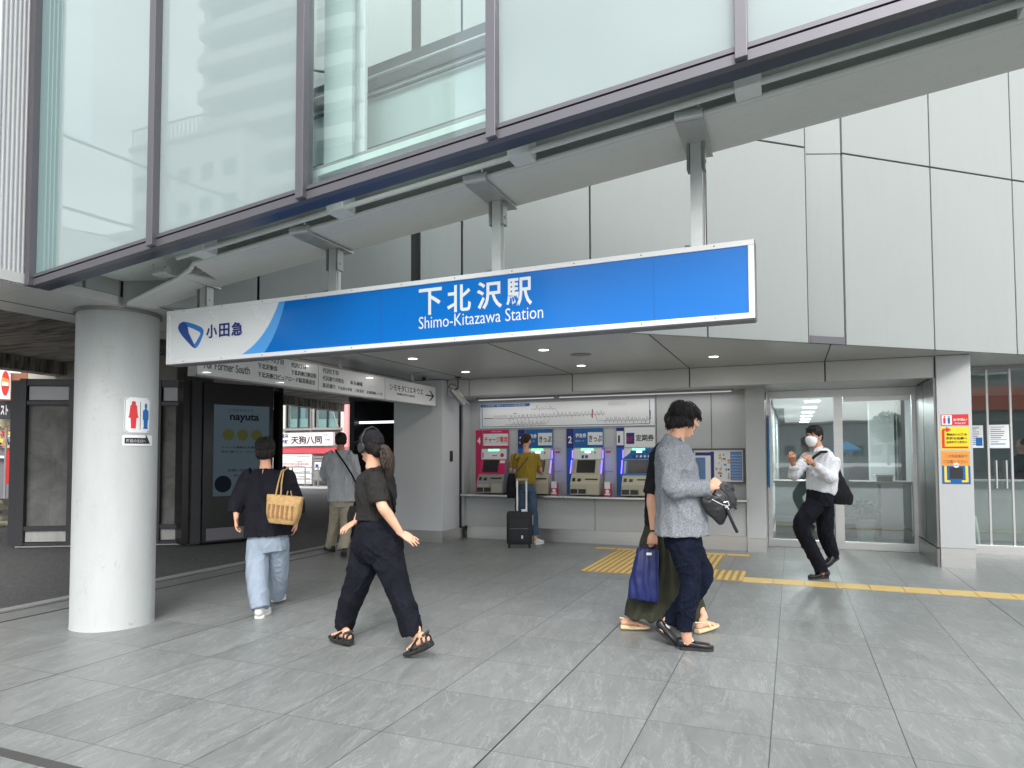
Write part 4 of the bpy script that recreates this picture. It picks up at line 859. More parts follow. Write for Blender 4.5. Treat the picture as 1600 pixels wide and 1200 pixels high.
def lid(t): m = MB(); m.box((1.33, 13.38, 1.05), (1.62, 13.62, 1.09), M['sign_white'], bev=.01); m.build('lid', None, t)
small('box_on_counter', 'cream box with a white lid at the right end of the office counter', 'box', (1.35, 13.4, .97), (1.6, 13.6, 1.055), M['cream'], extra=lid)
t = thing('potted_plant', 'round leafy plant in a white pot low behind the office glass', 'plant')
m = MB(); m.tube([(1.12, 12.9, 0), (1.12, 12.9, .34)], [.12, .16], M['white'], 20); m.build('pot', None, t)
m = MB(); random.seed(2)
for k in range(160):
    a = random.uniform(0, 6.28); e = random.uniform(-.2, 1.4); r_ = random.uniform(.12, .24); c = Vector((1.12+r_*math.cos(a)*math.cos(e), 12.9+r_*math.sin(a)*math.cos(e), .48+r_*math.sin(e)*.9)); u = Vector((random.gauss(0, 1), random.gauss(0, 1), random.gauss(0, 1))).normalized(); v = u.orthogonal().normalized()
    m.quad(c-u*.03, c+v*.014, c+u*.035, c-v*.014)
m.build('leaves', pbr('plant_leaf', (.07, .13, .04), .5, var=.3), t)
t = thing('office_sign', 'blue name sign on the rear wall of the office', 'sign'); m = MB(); m.box((1.55, 16.0, 1.62), (1.95, 16.03, 1.72), M['navy']); m.box((1.5, 15.98, 0), (1.95, 16.3, 2.6), M['room']); m.build('board', None, t); text('お忘れ物', M['white'], .1, (1.6, 15.975, 1.645), UX, UZ, t, fit=(.3, .05))
t = thing('ticket_gate', 'dark waist high gate cabinet inside the hall behind the porch glass', 'gate')
m = MB(); m.box((2.7, 13.4, 0), (3.6, 13.65, .98), M['room_dk'], bev=.03); m.box((2.72, 13.42, .98), (3.58, 13.63, 1.02), M['steel'], bev=.01); m.build('cabinet', None, t); m = MB(); m.box((2.9, 13.395, .7), (3.3, 13.399, .8), M['mgrey']); m.build('panel', None, t)
# ------------------------------------------------------------------ charcoal framed enclosure left of the walkway
KA = Vector((-11.46, 7.12, 0)); KB = Vector((-9.05, 8.47, 0)); KD = (KB-KA).normalized(); KN = Vector((KD.y, -KD.x, 0)); KL = (KB-KA).length; KH = 2.70
def KS(px): d = ray(px, 720); t_ = KA.dot(KN)/d.dot(KN); return (Vector((0, 0, EYE))+d*t_-KA).dot(KD)
kf = (KA, KD, -KN, UZ)
k = thing('framed_enclosure', 'charcoal framed hoarding with stained concrete coloured panels behind the round column', 'enclosure')
posts = [0.0, KS(105), KS(122), KS(240), KL-.10]
cement = mat_concrete('cement_board', (.13, .13, .125), (.27, .27, .26), scale=1.4)
m = MB()
for s_ in posts: m.box((s_, 0, 0.02), (s_+.10, .12, KH), None, kf, bev=.004)
m.box((.1, .015, KH-.11), (KL-.1, .115, KH-.001), None, kf); m.box((.1, .015, 2.28), (KL-.1, .115, 2.345), None, kf); m.box((.1, .015, .255), (KL-.1, .115, .33), None, kf); m.box((.1, .015, .03), (KL-.1, .115, .07), None, kf)
m.box((-.18, .1, .02), (-.01, .2, KH-.02), None, kf)
m.build('frame', M['darkframe'], k)
bays = [(posts[0]+.1, posts[1]), (posts[2]+.1, posts[3]), (posts[3]+.1, posts[4])]
for a, b in bays:
    m = MB(); m.box((a, .09, .33), (b, .13, 2.28), None, kf); m.build('board', cement, k)
    m = MB(); m.box((a+.02, .05, 2.36), (b-.005, .06, KH-.12), None, kf); m.build('mesh_panel', pbr('white_mesh', (.62, .63, .66), .6, var=.15, vscale=120), k)
    m = MB(); m.box((a+.01, .05, .08), (b-.01, .07, .25), None, kf); m.build('kick_panel', pbr('scuffed_panel', (.5, .5, .48), .6, var=.15, vscale=6, dirt=.5), k)
m = MB(); m.box((0, -.02, 0), (KL, .2, .02), None, kf); m.build('base', M['kerbstone'], k)
m = MB(); m.box((0, .2, 0), (KL, 1.8, KH-.05), None, kf); m.build('rear_body', M['darkframe'], k)
# screen cabinet
c0_ = Vector((-8.90, 8.42, 0)); c1_ = Vector((-8.42, 9.50, 0)); cd = (c1_-c0_).normalized(); cn = Vector((cd.y, -cd.x, 0)); cL = (c1_-c0_).length; cf = (c0_, cd, -cn, UZ)
t = thing('advert_screen', 'tall black cabinet with a dim blue advertising screen beside the enclosure', 'screen')
m = MB(); m.box((0, 0, .02), (cL, .9, 2.66), M['black'], cf, bev=.01); m.box((-.16, .05, .02), (-.01, .9, 2.68), M['darkframe'], cf); m.box((-.28, .12, .02), (-.17, .9, 2.68), M['black'], cf); m.build('cabinet', None, t)
m = MB(); m.box((.06, -.012, .06), (cL-.05, -.001, .26), M['grey_ink'], cf); m.build('grille', None, t)
scr = emis('screen_glow', srgb(84, 98, 108), .22)
m = MB(); m.box((.16, -.008, .78), (cL-.08, -.001, 2.30), scr, cf); m.build('screen', None, t)
def cp(u, z, o=.0095): return c0_+cd*u+cn*o+UZ*z
ik = emis('screen_ink', (.004, .005, .008), .6); yl = emis('screen_yellow', srgb(106, 112, 66), .13)
text('nayuta', ik, .1, cp(.42, 2.01), cd, UZ, t, 'screen_text', fit=(.50, .15), bold=.003)
text('シモキタのうた', ik, .1, cp(.40, 2.2), cd, UZ, t, 'screen_text', fit=(.42, .04))
for q in range(3):
    m = MB(); ce = cp(.40+q*.24, 1.80, .008)
    vs = []; n_ = 10
    for a in range(2*n_): r_ = (.11 if a % 2 else .085); vs.append((r_*math.cos(math.pi*a/n_), r_*math.sin(math.pi*a/n_)))
    m.prism(vs, 0, .0015, yl, (ce, cd, UZ, cn)); m.build('screen_flower', None, t)
for (u, z, w_, h_, s_) in ((.28, 1.57, .62, .04, 'イベント情報をお届け'), (.28, 1.50, .6, .035, '毎日の暮らしに、ひとつ。'), (.4, 1.18, .55, .05, 'お問い合わせ 受付'), (.5, 1.10, .4, .04, '詳しくはこちら')): text(s_, ik, .1, cp(u, z), cd, UZ, t, 'screen_text', fit=(w_, h_), bold=.001)
m = MB(); m.tube([cp(.32, .98, .0085), cp(.32, .98, .0098)], .14, ik, 24); m.build('screen_disc', None, t)
t = thing('black_post', 'slim black steel post standing just right of the advertising screen', 'post')
m = MB(); m.box((-8.86, 10.0, 0), (-8.74, 10.12, 2.9), M['black'], bev=.006); m.build('shaft', None, t); m = MB(); m.box((-8.9, 9.96, 0), (-8.7, 10.16, .02), M['black']); m.build('foot', None, t)
t = thing('blue_banner', 'tall blue hanging banner with a white mark, glimpsed right of the advertising screen', 'banner')
d = ray(423, 640); q = Vector((0, 0, EYE))+d*(14/d.y)
m = MB(); m.box((q.x-.2, 14, 1.75), (q.x+.11, 14.03, 2.65), pbr('banner_royal', srgb(50, 75, 190), .5)); m.box((q.x-.2, 14, 2.66), (q.x+.11, 14.03, 2.95), M['sign_white']); m.build('cloth', None, t)
m = MB(); m.tube([(q.x, 13.99, 2.18), (q.x, 13.985, 2.18)], .10, M['white'], 18); m.box((q.x+.02, 13.985, 2.0), (q.x+.09, 13.99, 2.06), M['white']); m.build('mark', None, t)
m = MB(); m.tube([(q.x+.14, 14.02, 0), (q.x+.14, 14.02, 3.0)], .02); m.build('pole', M['mgrey'], t)

# ------------------------------------------------------------------ rail viaduct deck overhead
conc = mat_concrete('board_marked_concrete', (.17, .16, .14), (.50, .47, .42), boards=True, scale=.6)
v = thing('viaduct', 'wide brown board marked concrete viaduct slab over the road on the left', 'viaduct')
m = MB(); m.prism([(-6.26, 3.4), (-14.8, 3.4), (-15.6, 9.2), (-17.2, 19.6), (-17.9, 24.0), (-6.26, 24.0)], 3.6, 4.5); m.build('deck', conc, v)
m = MB(); m.prism([(-14.5, 3.4), (-14.8, 3.4), (-15.6, 9.2), (-17.2, 19.6), (-17.9, 24.0), (-17.5, 24.0), (-15.2, 9.2)], 3.3, 3.6); m.build('edge_beam', conc, v)
m = MB(); m.box((-6.27, 1.2, ZC+.0), (-6.251, 10.0, 3.6)); m.build('edge_trim', M['fascia'], v)
pier = mat_concrete('pier_concrete', (.34, .325, .28), (.50, .485, .43), scale=.8)
m = MB(); d = ray(44, 560); a_ = d*(10.6/d.y); d = ray(245, 560); b_ = d*(10.6/d.y); m.box((a_.x, 10.6, -.01), (b_.x+.6, 11.6, 3.6), bev=.03); m.build('pier', pier, v)
# dark stair entrance left of the corner wall
en = thing('stair_entrance', 'unlit dark entrance with a strip lamp across it, left of the white corner wall', 'entrance')
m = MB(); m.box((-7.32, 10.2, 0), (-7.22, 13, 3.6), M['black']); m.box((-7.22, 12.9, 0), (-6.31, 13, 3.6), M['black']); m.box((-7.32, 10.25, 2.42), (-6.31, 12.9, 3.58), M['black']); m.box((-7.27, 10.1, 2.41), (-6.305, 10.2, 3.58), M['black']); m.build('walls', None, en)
m = MB(); m.box((-7.22, 10.3, -.01), (-6.31, 12.9, .004), M['steel_dark'])
for q in range(6): m.box((-7.22, 11.0+q*.3, q*.16+.004), (-6.31, 12.9, (q+1)*.16), M['grey_ink'])
m.build('steps', None, en)
m = MB(); m.box((-7.22, 10.35, 2.02), (-6.79, 10.40, 2.06), emis('bluish_tube', (.85, .93, 1), .9)); m.box((-6.77, 10.35, 2.02), (-6.32, 10.40, 2.06), emis('bluish_tube', (.85, .93, 1), .9)); m.build('strip_lamp', None, en)

# ------------------------------------------------------------------ shop across the road
sh = thing('shop_building', 'pale shop across the road with upstairs windows, white name board and red awning', 'building')
YS = 28.0
def sx(px, py=700, Y=YS): d = ray(px, py); return d.x*Y/d.y
def sz(py, px=495, Y=YS): d = ray(px, py); return EYE+d.z*Y/d.y
def sb(mb, pa, pb_, y0, y1, mat): mb.box((sx(pa[0], pa[1]), y0, sz(pa[1], pa[0])), (sx(pb_[0], pb_[1]), y1, sz(pb_[1], pb_[0])), mat)
sw = pbr('shop_render', (.62, .61, .58), .7, var=.08, dirt=.25)
m = MB(); m.box((-29, YS+.3, 0), (sx(552), YS+6, 8.5), sw); m.build('wall', None, sh)
m = MB(); sb(m, (441, 690), (447, 612), YS-.05, YS+.3, sw); sb(m, (533, 690), (539, 605), YS-.05, YS+.3, sw); sb(m, (441, 673), (536, 668), YS-.15, YS+.3, M['mgrey']); sb(m, (552, 760), (537, 600), YS+.0, YS+.3, M['sign_white']); m.build('trim', None, sh)
wg = glassy('shop_glass', (.75, .85, .85), .04)
for a, b in ((447, 484), (491, 531)):
    m = MB(); sb(m, (a, 668), (a+2, 608), YS, YS+.1, M['black']); sb(m, (b-3, 668), (b, 608), YS, YS+.1, M['black']); sb(m, ((a+b)/2-1.2, 668), ((a+b)/2+.6, 608), YS, YS+.1, M['darkframe']); sb(m, (a, 632), (b, 630.5), YS, YS+.1, M['darkframe']); m.build('window_frame', None, sh)
    m = MB(); sb(m, (a+2, 668), (b-3, 608), YS+.12, YS+.13, wg); m.build('window_pane', None, sh)
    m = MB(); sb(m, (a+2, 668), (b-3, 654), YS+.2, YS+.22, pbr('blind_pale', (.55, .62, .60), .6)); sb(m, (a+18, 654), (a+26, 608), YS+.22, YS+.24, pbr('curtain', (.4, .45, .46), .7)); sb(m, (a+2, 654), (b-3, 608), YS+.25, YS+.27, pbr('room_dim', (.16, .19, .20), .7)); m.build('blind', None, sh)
m = MB(); m.tube([(sx(521), YS-.1, sz(610)), (sx(521.5), YS-.1, sz(640)), (sx(525), YS-.1, sz(655)), (sx(530), YS-.1, sz(668))], .03, M['mgrey']); m.tube([(sx(487), YS-.1, sz(605)), (sx(487), YS-.1, sz(700))], .035, M['mgrey']); m.build('downpipe', None, sh, smooth=True)
m = MB(); sb(m, (441, 697), (527, 675.5), YS-.35, YS-.2, M['sign_white']); m.build('name_board', None, sh)
def stx(body, a, b, mat, bold=0): x0, z0 = sx(*a), sz(a[1], a[0]); x1, z1 = sx(*b), sz(b[1], b[0]); text(body, mat, .1, (x0, YS-.355, z0), UX, UZ, sh, 'lettering', fit=(x1-x0, z1-z0), bold=bold)
stx('横浜', (445, 685), (458, 677.5), M['navy'], .002); stx('海鮮', (445, 694), (458, 687), M['navy'], .002); stx('天狗八同', (462, 694), (510, 681), M['ink'], .003); stx('TEL 03', (512, 681), (519, 678), M['navy']); stx('年中無休', (515, 689), (523, 686), M['navy'])
m = MB(); z0, z1 = sz(708), sz(698.5); xa, xb = sx(438), sx(552); m.add([(xa, YS-.2, z1), (xb, YS-.2, z1), (xb, YS-1.3, z0), (xa, YS-1.3, z0), (xa, YS-1.3, z0-.05), (xb, YS-1.3, z0-.05)], [(0, 1, 2, 3), (3, 2, 5, 4)]); m.build('awning', pbr('red_awning', srgb(170, 52, 60), .6), sh)
m = MB(); sb(m, (441, 756), (533, 712), YS+.05, YS+.25, pbr('shopfront', (.35, .35, .34), .6, var=.3, vscale=3)); m.build('shop_front', None, sh)
m = MB(); sb(m, (549, 700), (544.5, 612), YS-.3, YS-.1, pbr('faded_red', srgb(230, 165, 165), .6)); sb(m, (544, 628), (541, 618), YS-.32, YS-.3, M['red']); m.build('red_sign', None, sh)
t = thing('town_map_board', 'large white town map board standing in front of the shop across the road', 'map board')
YM = 26.6
m = MB(); m.box((sx(436, 710, YM), YM, sz(756, 480, YM)), (sx(487, 712, YM), YM+.06, sz(710, 480, YM)), M['sign_white']); m.build('board', None, t)
m = MB(); random.seed(12); X0, X1, Z0, Z1 = sx(438, 710, YM), sx(485, 710, YM), sz(754, 480, YM), sz(713, 480, YM)
for q in range(40):
    a = random.uniform(X0, X1-.2); b = random.uniform(Z0, Z1); hz = q % 2
    m.box((a, YM-.004-q*.0003, b), (min(X1, a+(random.uniform(.2, .9) if hz else .02)), YM-.003-q*.0003, min(Z1, b+(.02 if hz else random.uniform(.1, .4)))), random.choice([M['mgrey'], M['cream'], M['mgrey'], M['cream'], M['grey_ink']]))
m.box((X0, YM-.02, Z0+(Z1-Z0)*.70), (X1-.05, YM-.019, Z0+(Z1-Z0)*.72), M['red']); m.build('map_print', None, t)
m = MB(); 
for q in (0.1, .9): m.box((X0+(X1-X0)*q, YM+.06, 0), (X0+(X1-X0)*q+.06, YM+.12, Z1)); 
m.build('leg', M['mgrey'], t)
t = thing('notice_cabinet', 'tall cabinet of pictures and notices right of the town map board', 'notice board')
x0, x1 = sx(489, 710, YM), sx(520, 712, YM); z0, z1 = sz(752, 500, YM), sz(712, 500, YM)
m = MB(); m.box((x0, YM, z0), (x1, YM+.1, z1), M['grey_ink']); m.build('case', None, t)
m = MB(); random.seed(4)
for a, b, c_, d_, mt in ((0, .9, 1, .97, M['mgrey']), (.05, .78, .7, .86, M['mgrey']), (.1, .45, .45, .75, M['sign_white']), (.5, .5, .95, .7, M['pblue']), (.08, .1, .4, .4, M['mgrey']), (.5, .05, .9, .42, M['cream']), (.15, .52, .3, .66, M['navy'])): m.box((x0+(x1-x0)*a, YM-.02-b*.01, z0+(z1-z0)*b), (x0+(x1-x0)*c_, YM-.015-b*.01, z0+(z1-z0)*d_), mt)
m.build('notice', None, t)
m = MB(); m.box((x0, YM+.02, 0), (x0+.08, YM+.1, z0)); m.box((x1-.08, YM+.02, 0), (x1, YM+.1, z0)); m.build('leg', M['mgrey'], t)
t = thing('pipe_railing', 'grey pipe railing along the far side of the road', 'railing')
YR = 25.9; m = MB(); xa, xb = sx(437, 760, YR), sx(560, 760, YR)
for z in (.35, .62, .9): m.tube([(xa, YR, z), (xb, YR, z)], .022)
m.build('rail', M['mgrey'], t, smooth=True)
for q in range(7): x = xa+(xb-xa)*q/6; m = MB(); m.tube([(x, YR, 0), (x, YR, .92)], .03); m.build('post', M['mgrey'], t, smooth=True)

# ------------------------------------------------------------------ far left street front (seen in the gap at the frame's left edge)
fl = thing('street_shop_front', 'busy shop front with hanging signs glimpsed at the left edge beyond the enclosure', 'building')
d = ray(15, 700); dd = Vector((d.x, d.y, 0)).normalized(); fo = dd*26; fx_ = Vector((dd.y, -dd.x, 0)); FF = (fo, fx_, dd, UZ)
def fpx(px, py): q = ray(px, py); t_ = 26/(q.x*dd.x+q.y*dd.y); P_ = Vector((0, 0, EYE))+q*t_; return (P_-fo).dot(fx_), P_.z
def fb(mb, pa, pb_, o, mat, th=.08): (x0, z0), (x1, z1) = fpx(*pa), fpx(*pb_); mb.box((x0, o-th, z0), (x1, o, z1), mat, FF)
def ftx(body, pa, pb_, mat, o, par, bold=0): (x0, z0), (x1, z1) = fpx(*pa), fpx(*pb_); text(body, mat, .1, fo+fx_*x0-dd*(o)+UZ*z0, fx_, UZ, par, 'lettering', fit=(x1-x0, z1-z0), bold=bold)
brick = pbr('brown_brick', srgb(150, 100, 75), .8, var=.2, vscale=3)
m = MB(); m.box((-6, .3, 0), (2.4, 6, 8), brick, FF); m.build('wall', None, fl)
m = MB(); random.seed(21)
fb(m, (-5, 795), (26, 700), .25, M['grey_ink']); fb(m, (-5, 716), (12, 712), .1, M['sign_white']); fb(m, (-5, 700), (26, 655), .2, M['cream'])
for q in range(46):
    a = random.uniform(-4, 22); b = random.uniform(662, 702); fb(m, (a, b), (a+random.uniform(1.5, 5), b-random.uniform(2, 6)), .1-q*.004, random.choice([M['sign_white'], M['sign_white'], M['red'], M['orange'], M['navy'], M['ink'], M['cream'], M['yellow']]), .003)
m.build('display', None, fl)
m = MB(); fb(m, (-5, 587), (14, 576), .25, M['ink']); fb(m, (-5, 655), (20, 627), -.1, M['darkframe'], .2); m.build('canopy', None, fl)
ftx('スト', (1, 649), (13, 634), M['white'], .31, fl, .004)
t = thing('vertical_sign', 'tall white projecting shop sign with black marks and a yellow edge at the left edge', 'sign')
m = MB(); fb(m, (14, 590), (33, 540), -1.2, M['sign_white'], .3); fb(m, (33, 580), (40, 540), -1.2, M['yellow'], .3); m.build('board', None, t)
ftx('ア', (21, 567), (29, 560), M['ink'], 1.51, t, .004); ftx('へ', (19, 576), (29, 572), M['ink'], 1.51, t, .004); ftx('安', (20, 584), (24, 579), M['ink'], 1.51, t, .003)
t = thing('oval_sign', 'white square sign with a red and orange oval at the left edge', 'sign')
m = MB(); fb(m, (-4, 626), (17, 581), -.6, M['sign_white'], .2); m.build('board', None, t)
m = MB(); (x0, z0), (x1, z1) = fpx(2, 621), fpx(15, 584); cx, cz, rx, rz = (x0+x1)/2, (z0+z1)/2, (x1-x0)/2, (z1-z0)/2
for s_, mt, o in ((1, M['red'], .81), (.0, None, 0)):
    if mt: m.prism([(cx+rx*s_*math.cos(a*.2618), cz+rz*s_*math.sin(a*.2618)) for a in range(24)], 0, .006, mt, (fo-dd*o, fx_, UZ, dd))
m.prism([(cx-rx*.9, cz-rz*.25), (cx+rx*.95, cz-rz*.25), (cx+rx*.9, cz+rz*.3), (cx-rx*.9, cz+rz*.5)], 0, .004, M['orange'], (fo-dd*.82, fx_, UZ, dd)); m.prism([(cx-rx*.8, cz-rz*.2), (cx+rx*.85, cz-rz*.2), (cx+rx*.8, cz+rz*.05), (cx-rx*.8, cz+rz*.15)], 0, .004, M['sign_white'], (fo-dd*.83, fx_, UZ, dd)); m.build('oval', None, t)
t = thing('red_banner', 'upright red flag banner with an orange lamp above plastic barriers at the left edge', 'banner')
m = MB(); fb(m, (10, 750), (20, 704), -3.5, M['red'], .06); m.build('cloth', None, t); m = MB(); (x0, z0) = fpx(10, 700); q = fo-dd*(-0)+fx_*x0; m.tube([q-dd*3.5, q-dd*3.5+UZ*2.2], .03); m.build('pole', M['mgrey'], t)
for q in range(3):
    t = thing('plastic_barrier', ('cream plastic road barrier nearest the frame edge', 'cream plastic road barrier in the middle of three', 'cream plastic road barrier closest to the charcoal enclosure')[q], 'barrier', group='cream barriers by the roadside')
    x0, z0 = fpx(-4+q*8, 792); m = MB(); fr_ = (fo-dd*8+fx_*(x0+.25), fx_, dd, UZ)
    m.prism([(-.3, 0), (.3, 0), (.22, .12), (.12, .55), (-.12, .55), (-.22, .12)], -.38, .38, None, (fr_[0], dd, UZ, fx_)); m.build('body', pbr('barrier_cream', (.66, .62, .48), .6, var=.05), t)
    m = MB(); m.tube([fr_[0]-fx_*.15-dd*.2+UZ*.3, fr_[0]-fx_*.15-dd*.24+UZ*.3], .05); m.tube([fr_[0]+fx_*.15-dd*.2+UZ*.3, fr_[0]+fx_*.15-dd*.24+UZ*.3], .05); m.build('plug', M['grey_ink'], t)
t = thing('lane_line', 'white painted road line at the far left', 'road marking', kind='structure'); m = MB(); m.prism([(-17.0, 9.6), (-22, 14.2), (-22.2, 14.05), (-17.15, 9.5)], -.012, -.008, M['white']); m.prism([(-15.6, 9.7), (-22, 12.2), (-22.1, 12.05), (-15.65, 9.6)], -.012, -.008, M['white']); m.build('line', None, t)

# ------------------------------------------------------------------ the street behind the camera (shows only as reflections)
bw = pbr('tower_render', (.78, .79, .74), .7, var=.05); bgm = pbr('tower_glass', (.10, .13, .14), .2); ogm = pbr('low_render', (.32, .33, .33), .8, var=.1)
tw = thing('apartment_tower', 'pale apartment tower with rounded balconies, seen mirrored in the walkway glass', 'building')
m = MB(); m.box((-52, -60, 0), (-34, -42, 74), bw)
m.build('wall', None, tw)
m = MB()
for f in range(22):
    z = 3+f*3.2; m.prism([(-52, -42), (-52, -41.3), (-51.2, -40.9), (-34.5, -40.9), (-33.4, -41.4)] + [(-33.4, -42)], z, z+1.15, bw)
m.build('balcony', None, tw)
m = MB()
for f in range(22): m.box((-51, -42.02, 1.2+f*3.2), (-34.5, -41.9, 2.9+f*3.2), bgm)
m.build('window', None, tw)
def block(lb, x0, y0, x1, y1, h, mt, face):
    t = thing('reflected_building', lb, 'building'); m = MB(); m.box((x0, y0, 0), (x1, y1, h), mt); m.box((x0-.2, y0-.2, h), (x1+.2, y1+.2, h+.4), M['mgrey']); m.build('wall', None, t)
    m = MB(); nx = max(1, int((x1-x0)/2.4))
    for i in range(nx):
        for z in [1.2+k*3.1 for k in range(int(h/3.1))]: m.box((x0+.5+i*(x1-x0)/nx, y1-.05, z), (x0+.5+i*(x1-x0)/nx+1.4, y1+.03, z+1.5), bgm)
    m.build('window', None, t)
block('low grey building with windows, mirrored beside the tower', -31, -40, -20, -30, 15, ogm, 1)
block('mid height pale building with a roof railing, mirrored left of the tower', -57, -47, -43.5, -38.5, 30, bw, 1)
block('lower grey building in front of the pale one, mirrored in the walkway glass', -54, -38, -43, -34, 20, ogm, 1)
t = thing('roof_railing', 'thin roof railing mirrored in the second walkway pane', 'railing')
for q in range(28): m = MB(); m.box((-57+q*.5, -38.6, 30.4), (-56.93+q*.5, -38.53, 32.0)); m.build('baluster', M['grey_ink'], t)
m = MB(); m.box((-57.1, -38.65, 32.0), (-43.4, -38.5, 32.12)); m.build('top_rail', M['grey_ink'], t)
block('wide low building at the far end of the mirrored street', -16, -100, 20, -92, 6, ogm, 1)
t = thing('overhead_cable', 'black utility cables mirrored in the left walkway panes', 'cable')
m = MB()
for (a, b, c_) in (((-70, -18, 27), (-34, -39.5, 16), .13), ((-70, -20, 24.5), (-50, -39, 20), .09), ((-75, -22, 15), (-48, -36, 12), .11), ((-60, -14, 30), (-30, -42, 18), .11)):
    pts = [Vector(a).lerp(Vector(b), q/12)-UZ*(3.0*(q/12)*(1-q/12)) for q in range(13)]; m.tube(pts, c_, seg=6)
m.build('wire', M['black'], t, smooth=True)
t = thing('canopy_tent', 'light blue pop up canopy tent reflected in the office glass', 'tent')
m = MB(); cx, cy, h = 6.6, -78, 2.1; s_ = 1.6
m.add([(cx-s_, cy-s_, h), (cx+s_, cy-s_, h), (cx+s_, cy+s_, h), (cx-s_, cy+s_, h), (cx, cy, h+1.1), (cx-s_, cy-s_, h-.25), (cx+s_, cy-s_, h-.25), (cx+s_, cy+s_, h-.25), (cx-s_, cy+s_, h-.25)], [(0, 1, 4), (1, 2, 4), (2, 3, 4), (3, 0, 4), (0, 1, 6, 5), (1, 2, 7, 6), (2, 3, 8, 7), (3, 0, 5, 8)]); m.build('canopy', pbr('tent_blue', srgb(90, 170, 225), .6), t)
m = MB()
for a in (-1, 1):
    for b in (-1, 1): m.tube([(cx+a*s_*.97, cy+b*s_*.97, 0), (cx+a*s_*.97, cy+b*s_*.97, h)], .02)
m.build('leg', M['mgrey'], t)
def tree(x, y, h, seed, lb):
    random.seed(seed); t = thing('street_tree', lb, 'tree', group='street trees behind the photographer'); m = MB()
    m.tube([(x, y, 0), (x+.1, y, h*.35), (x-.05, y+.1, h*.6)], [.16, .12, .06])
    for k in range(7): a = random.uniform(0, 6.28); m.tube([(x, y, h*.4+k*.15), (x+math.cos(a)*h*.2, y+math.sin(a)*h*.2, h*.6+k*.2)], [.05, .015])
    m.build('trunk', pbr('bark', (.12, .09, .07), .9), t); m = MB()
    for k in range(2200):
        c = Vector((random.gauss(0, 1), random.gauss(0, 1), random.gauss(0, 1))).normalized()*random.uniform(.35, 1)**.5; c = Vector((x+c.x*h*.28*(1+.3*noise.noise(c*2)), y+c.y*h*.28, h*.68+c.z*h*.28)); u = Vector((random.gauss(0, 1), random.gauss(0, 1), random.gauss(0, 1))).normalized(); v_ = u.orthogonal().normalized(); m.quad(c-u*.14, c+v_*.07, c+u*.14, c-v_*.07)
    m.build('crown', pbr('tree_leaf', (.05, .09, .035), .7, var=.3), t)

tree(-6, -70, 8, 1, 'distant leafy tree left of the canopy tent, mirrored in the glass'); tree(11, -72, 7, 2, 'leafy tree just right of the canopy tent, mirrored in the glass'); tree(20, -64, 8, 3, 'leafy tree furthest right in the mirrored street')
t = thing('reflected_building', 'dark building with a wide orange sign band, mirrored in the porch glass', 'building')
m = MB(); m.box((8, -38, 0), (26, -31, 10), pbr('reflected_render', (.22, .23, .23), .7)); m.build('wall', None, t)
m = MB(); m.box((9, -30.9, 4.3), (24, -30.6, 5.9), pbr('orange_band', srgb(190, 90, 60), .5)); m.build('sign_band', None, t)
m = MB(); m.box((9, -30.85, 6.7), (13.5, -30.6, 7.4), M['sign_white']); m.box((15, -30.95, 6.6), (24, -30.8, 8.2), bgm); m.box((9, -30.95, .3), (24, -30.8, 3.6), bgm); m.build('window', None, t)
# ------------------------------------------------------------------ people: smooth lofted bodies, clothes, hair and hands
HF = Vector((math.sin(YAW), math.cos(YAW), 0)); HR = Vector((math.cos(YAW), -math.sin(YAW), 0))
def K(px, py, D): d = ray(px, py); t_ = D/d.dot(HF); return Vector((0, 0, EYE))+d*t_
def cat(P, k):
    """Catmull-Rom through rows of numbers"""
    P = np.array(P, float)
    if len(P) < 3 or k <= 1: return P
    Q = np.vstack([2*P[0]-P[1], P, 2*P[-1]-P[-2]]); o = []
    for i in range(1, len(Q)-2):
        for j in range(k):
            t_ = j/k; a, b, c_, d = Q[i-1], Q[i], Q[i+1], Q[i+2]
            o.append(.5*((2*b)+(-a+c_)*t_+(2*a-5*b+4*c_-d)*t_*t_+(-a+3*b-3*c_+d)*t_**3))
    o.append(P[-1]); return np.array(o)
class SB(MB):
    caps = True
MB.caps = False
